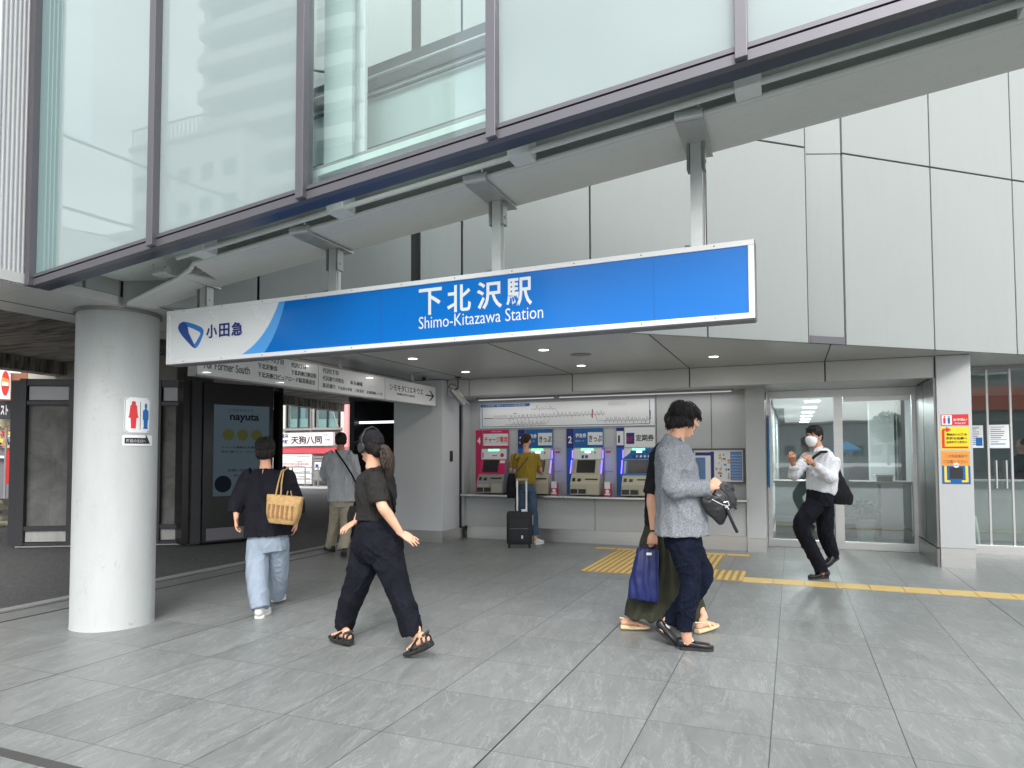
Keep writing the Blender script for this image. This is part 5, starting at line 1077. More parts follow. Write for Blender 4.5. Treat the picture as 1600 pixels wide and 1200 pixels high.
def loft(mb, rows, side, n=20, k=4, ex=2.0, cap=None):
    """rows: (point, half width along side, half depth); closed tube with rounded ends"""
    cap = mb.caps if cap is None else cap
    R_ = cat([[*p, a, b] for p, a, b in rows], k); side = Vector(side); m_ = len(R_)
    rings = []
    for i in range(m_):
        p = Vector(R_[i, :3]); t_ = Vector(R_[min(i+1, m_-1), :3]-R_[max(i-1, 0), :3]); t_ = t_.normalized() if t_.length > 1e-9 else UZ
        sx_ = side-t_*side.dot(t_); sx_ = sx_.normalized() if sx_.length > 1e-4 else t_.orthogonal().normalized(); sy_ = t_.cross(sx_)
        rings.append((p, t_, sx_, sy_, max(R_[i, 3], .002), max(R_[i, 4], .002)))
    if cap:
        p, t_, a, b, ra, rb = rings[0]; q = min(ra, rb)
        pre = [(p-t_*q*math.sin(an), t_, a, b, ra*math.cos(an)+.0005, rb*math.cos(an)+.0005) for an in (1.45, 1.0, .5)]
        p, t_, a, b, ra, rb = rings[-1]; q = min(ra, rb)
        post = [(p+t_*q*math.sin(an), t_, a, b, ra*math.cos(an)+.0005, rb*math.cos(an)+.0005) for an in (.5, 1.0, 1.45)]
        rings = pre+rings+post
    vs = []
    for p, t_, a, b, ra, rb in rings:
        for j in range(n):
            an = 2*math.pi*j/n; c_, s_ = math.cos(an), math.sin(an)
            vs.append(p+a*(ra*math.copysign(abs(c_)**(2/ex), c_))+b*(rb*math.copysign(abs(s_)**(2/ex), s_)))
    fs = [(i*n+j, i*n+(j+1) % n, (i+1)*n+(j+1) % n, (i+1)*n+j) for i in range(len(rings)-1) for j in range(n)]
    fs += [list(range(n))[::-1], [(len(rings)-1)*n+j for j in range(n)]]
    mb.add(vs, fs); return mb
def ell(mb, c_, rx, ry, rz, ax=None, n=16):
    ax = ax or (UX, UY, UZ); vs = []; c_ = Vector(c_)
    for i in range(1, n):
        th = math.pi*i/n
        for j in range(n): ph = 2*math.pi*j/n; vs.append(c_+ax[0]*(rx*math.sin(th)*math.cos(ph))+ax[1]*(ry*math.sin(th)*math.sin(ph))+ax[2]*(rz*math.cos(th)))
    k = len(vs); vs += [c_+ax[2]*rz, c_-ax[2]*rz]
    fs = [(i*n+j, i*n+(j+1) % n, (i+1)*n+(j+1) % n, (i+1)*n+j) for i in range(n-2) for j in range(n)]
    fs += [(k, (j+1) % n, j) for j in range(n)]+[(k+1, (n-2)*n+j, (n-2)*n+(j+1) % n) for j in range(n)]
    mb.add(vs, fs); return mb
def fuse(mb, name, mat, parent, vox=.006, sm=3, disp=None, keep=None):
    """one continuous skin over everything in mb; disp(co, no) -> offset along the normal"""
    me = bpy.data.meshes.new('tmp'); me.from_pydata([tuple(v) for v in mb.v], [], mb.f); me.update()
    bm = bmesh.new(); bm.from_mesh(me); bmesh.ops.recalc_face_normals(bm, faces=bm.faces[:]); bm.to_mesh(me); bm.free()
    o = bpy.data.objects.new('tmp', me); C.objects.link(o)
    r_ = o.modifiers.new('r', 'REMESH'); r_.mode = 'VOXEL'; r_.voxel_size = vox; r_.use_smooth_shade = True
    if sm: s_ = o.modifiers.new('s', 'SMOOTH'); s_.factor = .5; s_.iterations = sm
    dg = bpy.context.evaluated_depsgraph_get(); nm = bpy.data.meshes.new_from_object(o.evaluated_get(dg)); bpy.data.objects.remove(o); bpy.data.meshes.remove(me)
    if keep or disp:
        n = len(nm.vertices); co = np.empty(n*3); nm.vertices.foreach_get('co', co); co = co.reshape(-1, 3); no = np.empty(n*3); nm.vertices.foreach_get('normal', no); no = no.reshape(-1, 3)
        if disp:
            d = np.array([disp(Vector(c_), Vector(q)) for c_, q in zip(co, no)]); co = co+no*d[:, None]; nm.vertices.foreach_set('co', co.ravel())
    nm.materials.clear(); nm.materials.append(mat); nm.polygons.foreach_set('use_smooth', [True]*len(nm.polygons)); nm.update(); nm.name = name
    ob = bpy.data.objects.new(name, nm); C.objects.link(ob); ob.parent = parent; return ob
def folds(amp, scale=9, stretch=(1, 1, .45), seed=0, ridge=True):
    sv = Vector((seed*7.3, seed*3.1, seed*1.7))
    def f(c_, n_):
        q = Vector((c_.x*stretch[0], c_.y*stretch[1], c_.z*stretch[2]))*scale+sv
        w_ = noise.noise_vector(q*.45)*1.1; a = noise.noise(q+w_)
        if ridge: b = noise.noise(q*2.1+w_*1.5+Vector((5, 5, 5))); a = (1-min(1, abs(a)*3.0))**1.5*1.25-.35+((1-min(1, abs(b)*3.2))**1.5)*.55-.15
        return amp*a
    return f
# cloth and skin materials
def cloth(name, col, var=.10, weave=420, wr=.45, rough=.9, scale=7, sheen=0, heather=0, col2=None):
    g = NT(name); v = g.coord('Object'); a = g.noise(v, scale, 5, .6, .6).outputs[0]
    c_ = g.mix(g.ramp(a, [(.3, 0.), (.7, 1.)]), [x*(1-var) for x in col], [min(1, x*(1+var)) for x in col])
    if heather:
        h = g.noise(g.coord('Object', (1, 1, 1)), 130, 3, .75).outputs[0]; c_ = g.mix(g.math('MULTIPLY', g.ramp(h, [(.42, 0.), (.60, 1.)]), heather), c_, col2)
    wv = g.noise(g.coord('Object', (1, 1, .35)), scale*1.7, 6, .65, 1.4).outputs[0]
    rd = g.math('ABSOLUTE', g.math('SUBTRACT', wv, .5))
    n1 = g.bump(rd, wr, .05); n2 = g.bump(g.noise(v, weave, 2).outputs[0], .12, .002, n1)
    return g.out(g.n('BsdfPrincipled', {'Base Color': c_, 'Roughness': rough, 'Normal': n2, 'Sheen Weight': sheen, 'Specular IOR Level': .15}).outputs[0])
def skin(name, col):
    g = NT(name); v = g.coord('Object'); a = g.noise(v, 14, 4).outputs[0]; c_ = g.mix(a, [x*.9 for x in col], (min(1, col[0]*1.1), col[1]*.98, col[2]*.94))
    return g.out(g.n('BsdfPrincipled', {'Base Color': c_, 'Roughness': .5, 'Subsurface Weight': .08, 'Subsurface Radius': (.02, .008, .004), 'Subsurface Scale': .3, 'Normal': g.bump(g.noise(v, 160, 3).outputs[0], .06, .002), 'Specular IOR Level': .4}).outputs[0])
def hairm(name, col):
    g = NT(name); v = g.coord('Object', (1, 1, .10)); a = g.noise(v, 260, 4, .7, .4).outputs[0]; b = g.noise(v, 60, 4, .6).outputs[0]
    c_ = g.mix(a, [x*.35 for x in col], [min(1, x*1.9) for x in col])
    h = g.math('ADD', a, b)
    return g.out(g.n('BsdfPrincipled', {'Base Color': c_, 'Roughness': .5, 'Normal': g.bump(h, .9, .006), 'Specular IOR Level': .3}).outputs[0])
SK = skin('skin', srgb(226, 178, 150)); SK2 = skin('tan_skin', srgb(196, 146, 116)); HB = hairm('black_hair', (.011, .009, .0085)); HBR = hairm('brown_hair', (.058, .042, .033))
LIP = pbr('lip', srgb(178, 100, 92), .5); EYEM = pbr('eye_dark', (.015, .012, .01), .2)

def hand(mb, w_, d, back, side, curl=.35, size=1.0, spread=.06, thumb=.7, width=None):
    """w_ wrist, d towards the fingertips, back = normal of the back of the hand, side = +1/-1: where the thumb is"""
    d = d.normalized(); back = (back-d*back.dot(d)).normalized(); lat = d.cross(back)*side; s_ = size
    loft(mb, [(w_-d*.02*s_, .021*s_, .017*s_), (w_+d*.015*s_, .026*s_, .017*s_), (w_+d*.05*s_, .036*s_, .015*s_), (w_+d*.085*s_, .037*s_, .012*s_)], lat, n=14, k=3, ex=2.4)
    for i, (o_, L, r_) in enumerate(((.030, .066, .0088), (.0105, .076, .0092), (-.0095, .070, .0088), (-.029, .054, .0076))):
        p = w_+d*(.082-abs(o_)*.18)*s_+lat*o_*s_; q = (d+lat*spread*o_*28).normalized(); rows = [(p-q*.012*s_, r_*s_, r_*s_)]; c0 = curl*(.7+.22*i)
        for j, f_ in enumerate((.45, .30, .25)):
            ang = c0*(.9 if j == 0 else 1.1); ax = q.cross(back).normalized(); q = (q*math.cos(ang)-back*math.sin(ang)).normalized(); nb = q.cross(ax)*-1
            back_l = nb; p = p+q*(L*f_)*s_; rows.append((p, r_*s_*(1-.08*(j+1)), r_*s_*(.95-.1*(j+1))))
            # keep the curl plane turning with the finger
            back = back if False else back
        loft(mb, rows, lat, n=10, k=3)
    p = w_+d*.018*s_+lat*.022*s_; q1 = (d*.75+lat*thumb-back*.25).normalized(); q2 = (d*.95+lat*thumb*.45-back*.35).normalized()
    loft(mb, [(p, .013*s_, .012*s_), (p+q1*.035*s_, .011*s_, .0105*s_), (p+q1*.035*s_+q2*.03*s_, .0095*s_, .009*s_), (p+q1*.035*s_+q2*.052*s_, .008*s_, .0075*s_)], lat, n=10, k=3)
def head_frame(c_, f, tilt=0.0, roll=0.0):
    f = Vector(f).normalized(); s_ = f.cross(UZ).normalized(); u = s_.cross(f).normalized()
    f2 = (f*math.cos(tilt)+u*math.sin(tilt)).normalized(); u2 = s_.cross(f2).normalized(); 
    if roll: s2 = (s_*math.cos(roll)+u2*math.sin(roll)).normalized(); u2 = s2.cross(f2).normalized(); s_ = s2
    return Vector(c_), s_, f2, u2
def HP(H, x, y, z): c_, s_, f, u = H; return c_+s_*x+f*y+u*z
def head(mb, H, sc=1.0, neck_to=None, nr=.055, lips=True):
    c_, s_, f, u = H; ax = (s_, f, u); e = lambda x, y, z, a, b, c2: ell(mb, HP(H, x*sc, y*sc, z*sc), a*sc, b*sc, c2*sc, ax)
    e(0, -.012, .028, .076, .095, .088)
    rows = [(HP(H, 0, .004*sc, .055*sc), .066*sc, .082*sc), (HP(H, 0, .010*sc, .015*sc), .069*sc, .082*sc), (HP(H, 0, .014*sc, -.030*sc), .063*sc, .078*sc), (HP(H, 0, .022*sc, -.068*sc), .050*sc, .067*sc), (HP(H, 0, .036*sc, -.096*sc), .034*sc, .050*sc), (HP(H, 0, .044*sc, -.110*sc), .022*sc, .034*sc)]
    loft(mb, rows, s_, n=22, k=4, ex=2.15)
    loft(mb, [(HP(H, 0, .086*sc, .018*sc), .008*sc, .008*sc), (HP(H, 0, .096*sc, -.006*sc), .009*sc, .010*sc), (HP(H, 0, .107*sc, -.026*sc), .013*sc, .011*sc)], s_, n=12)
    e(-.011, .095, -.031, .008, .009, .007); e(.011, .095, -.031, .008, .009, .007)
    e(0, .080, .034, .050, .014, .011)
    for q in (-1, 1): e(q*.036, .070, -.022, .022, .018, .016); e(q*.077, -.006, -.010, .007, .018, .031); e(q*.080, -.012, .004, .008, .012, .016)
    e(0, .083, -.058, .024, .010, .0055); e(0, .081, -.067, .020, .010, .0065); e(0, .070, -.098, .022, .016, .014)
    if neck_to is not None:
        a = HP(H, 0, -.025*sc, -.055*sc); b = Vector(neck_to); loft(mb, [(a, nr, nr*1.08), (a.lerp(b, .5), nr*.95, nr), (b, nr*1.15, nr*1.15)], s_, n=18)
def face_bits(H, parent, sc=1.0, mouth=True, brows=True):
    c_, s_, f, u = H
    for q in (-1, 1):
        m = MB(); ell(m, HP(H, q*.031*sc, .0815*sc, .006*sc), .0135*sc, .006*sc, .0062*sc, (s_, f, u), 12); m.build('eye', EYEM, parent, smooth=True)
        if brows: m = MB(); loft(m, [(HP(H, q*.014*sc, .091*sc, .026*sc), .003*sc, .003*sc), (HP(H, q*.034*sc, .088*sc, .030*sc), .0035*sc, .0035*sc), (HP(H, q*.052*sc, .076*sc, .024*sc), .002*sc, .002*sc)], u, n=8); m.build('eyebrow', HB, parent, smooth=True)
    if mouth: m = MB(); loft(m, [(HP(H, -.024*sc, .085*sc, -.060*sc), .002, .002), (HP(H, 0, .0925*sc, -.0625*sc), .006*sc, .0042*sc), (HP(H, .024*sc, .085*sc, -.060*sc), .002, .002)], u, n=10); m.build('mouth', LIP, parent, smooth=True)
def strands(mb, H, base, length, n, seed, spread=.010, r_=.0016, down=None, lean=(0, 0, 0)):
    """thin locks that break up the outline of the hair; base(k, rnd) -> (x, y, z) in head space"""
    rn = random.Random(seed)
    for k in range(n):
        x, y, z = base(rn); p = HP(H, x, y, z); d = down(x, y, z, rn) if down else (0, 0, -1); L = length*rn.uniform(.6, 1.2)
        q = (H[1]*d[0]+H[2]*d[1]+H[3]*d[2]).normalized(); j = Vector((rn.gauss(0, spread), rn.gauss(0, spread), rn.gauss(0, spread)))
        mb.tube([p, p+q*L*.5+j*.5, p+q*L+j+Vector((0, 0, -L*.12))], [r_, r_*.9, r_*.25], seg=4)
def wisps(H, parent, n, seed, rx=.088, ry=.106, rz=.092, cy=-.015, cz=.038, zmin=-.2, L=.05, mat=None):
    """hair-thin strands lying over the cap of hair and leaving it at the ends"""
    rn = random.Random(seed); m = MB()
    for k in range(n):
        th = rn.uniform(.15, 2.1); ph = rn.uniform(0, 6.283); d0 = Vector((math.sin(th)*math.cos(ph), math.sin(th)*math.sin(ph), math.cos(th)))
        if d0.y > .55 and d0.z < .35: continue
        pts = []
        for j in range(4):
            t2 = th+j*.16*rn.uniform(.8, 1.2); q = Vector((math.sin(t2)*math.cos(ph+.05*j), math.sin(t2)*math.sin(ph+.05*j), math.cos(t2))); o_ = 1.02+.035*j*rn.random()
            pts.append(HP(H, q.x*rx*o_, q.y*ry*o_+cy, q.z*rz*o_+cz))
        m.tube(pts, [.0011, .001, .0008, .0004], seg=3)
    m.build('loose_hair', mat or HB, parent)
def limb_rows(pts, radii): return [(p, r_[0], r_[1]) if isinstance(r_, tuple) else (p, r_, r_) for p, r_ in zip(pts, radii)]
def shoe(name, heel, toe, mat, parent, w_=.045, h=.085, sole=.018, smat=None, lift=0, up_=None, slip=False):
    """heel and toe are points on the sole line"""
    d = (toe-heel); L = d.length; d.normalize(); n = up_ or (UZ-d*UZ.dot(d)).normalized(); s_ = d.cross(n)
    m = SB(); rows = [(heel+d*.02*L+n*(sole+h*.45), w_*.72, h*.48), (heel+d*.15*L+n*(sole+h*.5), w_*.80, h*.52), (heel+d*.38*L+n*(sole+h*.40), w_*.82, h*.42), (heel+d*.62*L+n*(sole+h*.27), w_*.98, h*.30), (heel+d*.84*L+n*(sole+h*.22), w_*.92, h*.24), (heel+d*.97*L+n*(sole+h*.17), w_*.55, h*.16)]
    if slip: rows[1] = (rows[1][0]-n*h*.1, rows[1][1], h*.42); rows[2] = (rows[2][0]-n*h*.08, rows[2][1], h*.34)
    loft(m, rows, s_, n=18, k=4, ex=2.5); o = fuse(m, name, mat, parent, .004, 2)
    m = MB(); pts = []
    for t_, w2 in ((0, .55), (.05, .78), (.2, .84), (.4, .78), (.62, 1.0), (.8, .98), (.93, .72), (1.0, .3)): pts.append((t_, w2))
    poly = [(t_*L, w2*w_) for t_, w2 in pts]+[(t_*L, -w2*w_) for t_, w2 in pts[::-1]]
    m.prism(poly, 0, sole+.006, None, (heel, d, s_, n)); so_ = m.build('sole', smat or M['rubber'], o); return o
def person(label, D0): return thing('person', label, 'person')
BLK = cloth('black_cotton', (.016, .016, .019), var=.25, wr=.5)
BLK2 = cloth('charcoal_jersey', (.022, .021, .023), var=.25, wr=.5)
BPT = cloth('black_trouser', (.010, .011, .017), var=.3, wr=.6)

# ---------- woman in black with a straw tote, walking away
p = person('woman from behind in loose black top and pale wide jeans, straw tote on shoulder', 0)
D = 6.40; f = Vector((-.42, .90, 0)).normalized(); s = f.cross(UZ)
hc = K(415.5, 703, D); H = head_frame(hc, f, -.05); nk = K(415, 731, D); sk = SB(); head(sk, H, .93, nk, .048)
shL, shR = K(390, 744, D), K(446, 742, D); elL, elR = K(371, 786, D-.03), K(462, 782, D+.05); wrL, wrR = K(369, 809, D-.08), K(463, 815, D+.03)
pel = K(419, 838, D); chest = K(416, 765, D)
loft(sk, [(K(416, 750, D), .07, .04), (chest, .14, .09), (K(418, 800, D), .12, .085), (pel, .10, .075)], s, n=20)
for a, b, c_ in ((shL, elL, wrL), (shR, elR, wrR)): loft(sk, [(a.lerp(b, .15), .034, .034), (b, .036, .036), (c_, .022, .024)], s, n=14)
hand(sk, wrL, K(370, 830, D-.10)-wrL, -s, -1, .30, .93); hand(sk, wrR, K(461, 836, D+.06)-wrR, s, 1, .35, .93)
ftA, ftB = K(405, 953, 6.24), K(433, 932, 6.80)
for hp, kn, an in ((K(405, 845, D), K(402, 900, 6.3), ftA), (K(434, 842, D), K(437, 890, 6.5), ftB)): loft(sk, [(hp, .046, .046), (kn, .038, .04), (an, .026, .028)], s, n=14)
fuse(sk, 'body', SK, p, .0045, 2)
m = MB(); e = lambda x, y, z, a, b, c_: ell(m, HP(H, x, y, z), a, b, c_, (H[1], H[2], H[3]))
e(0, -.020, .030, .085, .100, .090); e(0, -.045, -.020, .084, .062, .075); e(-.045, -.03, -.025, .042, .055, .062); e(.045, -.03, -.025, .042, .055, .062); e(0, -.055, -.055, .060, .036, .040)
strands(m, H, lambda r: (r.uniform(-.07, .07), -.08+r.uniform(-.015, .02), r.uniform(-.06, .02)), .045, 120, 1, .006, .003)
fuse(m, 'hair', HB, p, .0035, 1, folds(.0035, 55, (1, 1, .18), 1))
wisps(H, p, 260, 31)
m = MB(); loft(m, [(K(416, 732, D), .062, .055), (K(416, 737, D), .115, .07), (K(416, 746, D), .175, .095), (K(417, 775, D), .190, .125), (K(419, 810, D), .205, .14), (K(420, 836, D), .225, .155)], s, n=28, ex=2.3)
for a, b, c_ in ((shL, elL, K(367, 801, D-.05)), (shR, elR, K(466, 802, D+.05))): loft(m, [(a.lerp(chest, .25), .075, .08), (a, .075, .08), (b, .072, .075), (c_, .062, .06)], s, n=18)
fuse(m, 'top', cloth('navy_black_top', (.014, .014, .020), var=.25, wr=.7), p, .007, 3, folds(0.0065, 8, (1, 1, .35), 2))
DEN = cloth('pale_denim', (.30, .36, .44), var=.12, wr=.6, scale=5)
m = MB(); loft(m, [(K(419, 815, D), .15, .11), (K(419, 845, D), .185, .13), (K(420, 862, D), .17, .12)], s, n=26)
loft(m, [(K(404, 845, D), .098, .11), (K(402, 880, 6.33), .094, .105), (K(403, 920, 6.22), .090, .105), (K(407, 951, 6.16), .080, .09)], s, n=22, ex=2.3)
loft(m, [(K(435, 842, D), .092, .10), (K(436, 875, 6.5), .088, .098), (K(435, 910, 6.62), .080, .09), (K(433, 931, 6.70), .074, .085)], s, n=22, ex=2.3)
fuse(m, 'wide_jeans', DEN, p, .007, 3, folds(0.0072, 7, (1, 1, .3), 3))
WS = pbr('white_sneaker', (.8, .8, .78), .45)

def gp(px, py, z=0.0): d = ray(px, py); t_ = (z-EYE)/d.z; return Vector((0, 0, EYE))+d*t_
shoe('shoe', gp(405, 966)-f*.02+Vector((0, 0, .002)), gp(405, 966)+f*.235+Vector((.0, 0, .002)), WS, p, w_=.052, h=.10, smat=WS)
shoe('shoe', gp(431, 944)-f*.03+Vector((0, 0, .03)), gp(431, 944)+f*.22+Vector((0, 0, .006)), WS, p, w_=.052, h=.10, smat=WS)
m = MB(); m.tube([nk+Vector((0, 0, -.015))-f*.075, nk+Vector((0, 0, -.05))-f*.09], .003); m.build('collar_button', M['cream'], p)
# straw tote
t = thing('tote_bag', 'tan straw tote with long handles hanging at the back of the woman in pale jeans', 'bag')
tb = K(444, 796, D-.26); tu = (s*.96+HF*-.15+UZ*-.10).normalized(); tn = tu.cross(UZ).normalized(); tz = tn.cross(tu)*-1
tz = UZ*1.0+tu*.08; tz.normalize()
strw = cloth('straw', srgb(186, 152, 104), var=.18, weave=250, wr=.2, scale=30, rough=.7)
m = MB(); loft(m, [(tb-tz*.125, .105, .055), (tb-tz*.118, .125, .07), (tb-tz*.04, .150, .085), (tb+tz*.06, .160, .075), (tb+tz*.115, .168, .045), (tb+tz*.125, .165, .036)], tu, n=26, k=3, ex=3.2); fuse(m, 'basket', strw, t, .005, 2, folds(.002, 40, (1, 1, 1), 4, False))
strd = cloth('straw_brown', srgb(150, 112, 78), var=.2, weave=250, wr=.2, scale=30, rough=.7)
nh = tu.cross(tz).normalized(); nh = nh if nh.dot(HF) < 0 else -nh
for q in range(6):
    m = MB(); x = -.105+q*.042; yy = .084-.5*abs(x)**2*2.2
    m.box((x-.012, yy-.012, -.075), (x+.012, yy+.004, .045), None, (tb, tu, nh, tz), bev=.003); m.build('dark_stripe', strd, t)
for x in (-.02, .028):
    pa = tb+tu*(x-.05)+tz*.115+nh*.045; pb2 = K(441+x*60, 738, D-.10)+UZ*.01; pc = K(449+x*60, 733, D+.02)+UZ*.018
    m = MB(); m.tube([pa, pa.lerp(pb2, .5)+nh*.01, pb2, pc, K(452+x*40, 760, D+.13), tb+tu*(x+.02)+tz*.115-nh*.03], .0065, seg=8); m.build('handle', strw, t, smooth=True)

# ---------- woman in a cap and headphones, striding left
p = person('woman in black cap, headphones, black tee and trousers, striding left with arm swung back', 0)
D = 5.20; f = (HR*-.90+HF*.44).normalized(); s = f.cross(UZ)     # s = her right (away from camera)
hc = K(579, 697, D); H = head_frame(hc, (HR*-.80+HF*.60).normalized(), -.04); nk = K(583, 729, D); sk = SB(); head(sk, H, .95, nk, .050)
shN, shF = K(585, 752, D-.15), K(578, 748, D+.15); elN, wrN = K(597, 790, D-.24), K(626, 833, D-.20)
elF, wrF = K(566, 792, D+.20), K(556, 815, D+.17)
pel = K(590, 838, D); chest = K(586, 768, D)
loft(sk, [(K(585, 752, D), .09, .05), (chest, .15, .10), (K(586, 803, D), .125, .09), (pel, .11, .08)], s, n=20)
loft(sk, [(shN.lerp(elN, .12), .036, .036), (elN, .038, .040), (elN.lerp(wrN, .35), .036, .040), (wrN, .021, .025)], s, n=16); loft(sk, [(shF.lerp(elF, .12), .034, .034), (elF, .034, .036), (wrF, .021, .024)], s, n=14)
hand(sk, wrN, K(652, 848, D-.18)-wrN, (UZ*.75-HF*.65+HR*.2), -1, .12, 1.0, .11, .5); hand(sk, wrF, K(533, 829, D+.12)-wrF, (UZ*.8-HF*.3), 1, .22, .95, .06, .5)
anA, anB = K(538, 984, 5.38), K(650, 997, 5.02); knA, knB = K(556, 925, 5.26), K(620, 918, 5.10)
for hp, kn, an in ((K(577, 850, D+.07), knA, anA), (K(602, 850, D-.07), knB, anB)): loft(sk, [(hp, .048, .048), (kn, .042, .044), (an+Vector((0, 0, .06)), .036, .04), (an, .030, .034)], s, n=16)
# bare feet inside the sandals
hA, tA_ = gp(547, 1001, .045), gp(511, 990, .050); hB, tB_ = gp(672, 1003, .13), gp(634, 1020, .030)
for an, h_, t_ in ((anA, hA, tA_), (anB, hB, tB_)):
    d = (t_-h_).normalized(); n_ = (UZ-d*UZ.dot(d)).normalized(); q = d.cross(n_)
    loft(sk, [(an, .030, .032), (h_+d*.045+n_*.055, .031, .034)], q, n=14); loft(sk, [(h_+d*.02+n_*.028, .028, .026), (h_+d*.07+n_*.036, .031, .032), (h_+d*.13+n_*.026, .038, .023), (h_+d*.185+n_*.016, .042, .014)], q, n=14)
    for i in range(5): o_ = (.030-.0148*i); loft(sk, [(h_+d*(.18-.006*i)+q*o_+n_*.014, .0085, .008), (h_+d*(.215-.009*i)+q*o_*1.05+n_*.010, .0085-.0008*i, .007)], q, n=8)
fuse(sk, 'body', SK, p, .0042, 2)
face_bits(H, p, .95)
m = MB(); loft(m, [(K(584, 731, D), .066, .062), (K(585, 736, D), .12, .08), (K(586, 746, D), .172, .105), (K(587, 770, D), .185, .13), (K(587, 795, D), .165, .125), (K(586, 812, D), .165, .125)], s, n=28, ex=2.2)
loft(m, [(shN.lerp(chest, .3), .085, .085), (shN, .078, .082), (shN.lerp(elN, .6), .074, .080), (K(594, 786, D-.22), .068, .074)], s, n=20); loft(m, [(shF.lerp(chest, .3), .08, .08), (shF, .07, .075), (shF.lerp(elF, .75), .066, .07)], s, n=18)
fuse(m, 'tee_shirt', cloth('faded_black_tee', (.028, .027, .026), var=.25, wr=.6), p, .0065, 3, folds(0.0065, 9, (1, 1, .6), 5))
m = MB(); loft(m, [(K(586, 806, D), .135, .110), (K(588, 820, D), .158, .140), (K(590, 842, D), .175, .185), (K(590, 862, D), .165, .185), (K(589, 878, D), .12, .13)], s, n=28, ex=2.2)
loft(m, [(K(583, 838, D+.05), .115, .13), (K(574, 862, D+.06), .118, .13), (K(566, 888, 5.25), .105, .115), (K(553, 925, 5.28), .082, .092), (K(543, 955, 5.34), .072, .082), (K(537, 983, 5.38), .060, .068)], s, n=24, ex=2.2)
loft(m, [(K(597, 838, D-.04), .115, .13), (K(603, 862, D-.05), .118, .13), (K(611, 888, 5.12), .105, .115), (K(624, 925, 5.08), .086, .095), (K(636, 957, 5.05), .076, .084), (K(644, 993, 5.03), .068, .076)], s, n=24, ex=2.2)
fuse(m, 'trousers', BPT, p, .0065, 3, folds(0.0079, 9, (1, 1, .5), 6))
m = MB(); e = lambda x, y, z, a, b, c_: ell(m, HP(H, x, y, z), a, b, c_, (H[1], H[2], H[3]))
e(0, -.038, .005, .079, .072, .085); e(0, -.075, -.035, .055, .042, .055); e(0, -.06, .03, .07, .055, .05)
fuse(m, 'hair', HB, p, .004, 1, folds(.003, 60, (1, 1, .2), 3))
m = MB(); q0 = HP(H, 0, -.115, -.012); pts = [q0, q0+UZ*-.015+HR*.035, q0+UZ*-.08+HR*.062, q0+UZ*-.15+HR*.070, q0+UZ*-.22+HR*.066]
loft(m, [(pts[0], .018, .020), (pts[1], .028, .030), (pts[2], .034, .034), (pts[3], .028, .026), (pts[4], .008, .008)], HR, n=14)
strands(m, H, lambda r: (r.uniform(-.03, .03), -.15+r.uniform(-.02, .02), r.uniform(-.10, -.02)), .09, 80, 2, .012, .003)
fuse(m, 'ponytail', HBR, p, .004, 1, folds(.004, 60, (1, 1, .12), 5))
m = MB(); rn = random.Random(77)
for q in range(230):
    o_ = Vector((rn.gauss(0, 1), rn.gauss(0, 1), 0)); o_ = o_.normalized()*rn.uniform(.6, 1.12); w_ = (.018, .030, .038, .034, .026); z_ = rn.uniform(-.03, .03)
    m.tube([pts[j]+Vector((o_.x*w_[j], o_.y*w_[j], z_*(j/4)-.012*(j == 4)*rn.random())) for j in range(5)], [.0013, .0013, .0012, .001, .0004], seg=3)
m.build('loose_hair', HBR, p)
cap = thing('cap_tmp', None, None); 
m = MB(); ell(m, HP(H, 0, -.010, .045), .088, .106, .082, (H[1], H[2], H[3])); 
loft(m, [(HP(H, 0, .070, .040), .072, .008), (HP(H, 0, .115, .034), .070, .007), (HP(H, 0, .150, .024), .056, .006), (HP(H, 0, .172, .016), .030, .005)], H[1], n=18, k=5)
o = fuse(m, 'cap', cloth('cap_cotton', (.018, .018, .022), var=.2, wr=.15), p, .0033, 1); bpy.data.objects.remove(cap)
m = MB(); m.tube([HP(H, -.090, -.005, .0), HP(H, -.096, -.012, .06), HP(H, -.062, -.016, .122), HP(H, 0, -.018, .145), HP(H, .062, -.016, .122), HP(H, .096, -.012, .06), HP(H, .090, -.005, .0)], [.007, .008, .009, .010, .009, .008, .007], seg=10); o = m.build('headphones', pbr('headphone_plastic', (.02, .02, .023), .4), p, smooth=True)
for q in (-1, 1): m = MB(); loft(m, [(HP(H, q*.076, .0, -.012), .034, .040), (HP(H, q*.090, .0, -.012), .036, .043), (HP(H, q*.104, .0, -.012), .031, .037)], H[2], n=20, ex=2.3); fuse(m, 'ear_cup', pbr('headphone_plastic', (.02, .02, .023), .4), o, .004, 2)
SNB = pbr('black_sandal', (.016, .016, .017), .6, bump=.2)
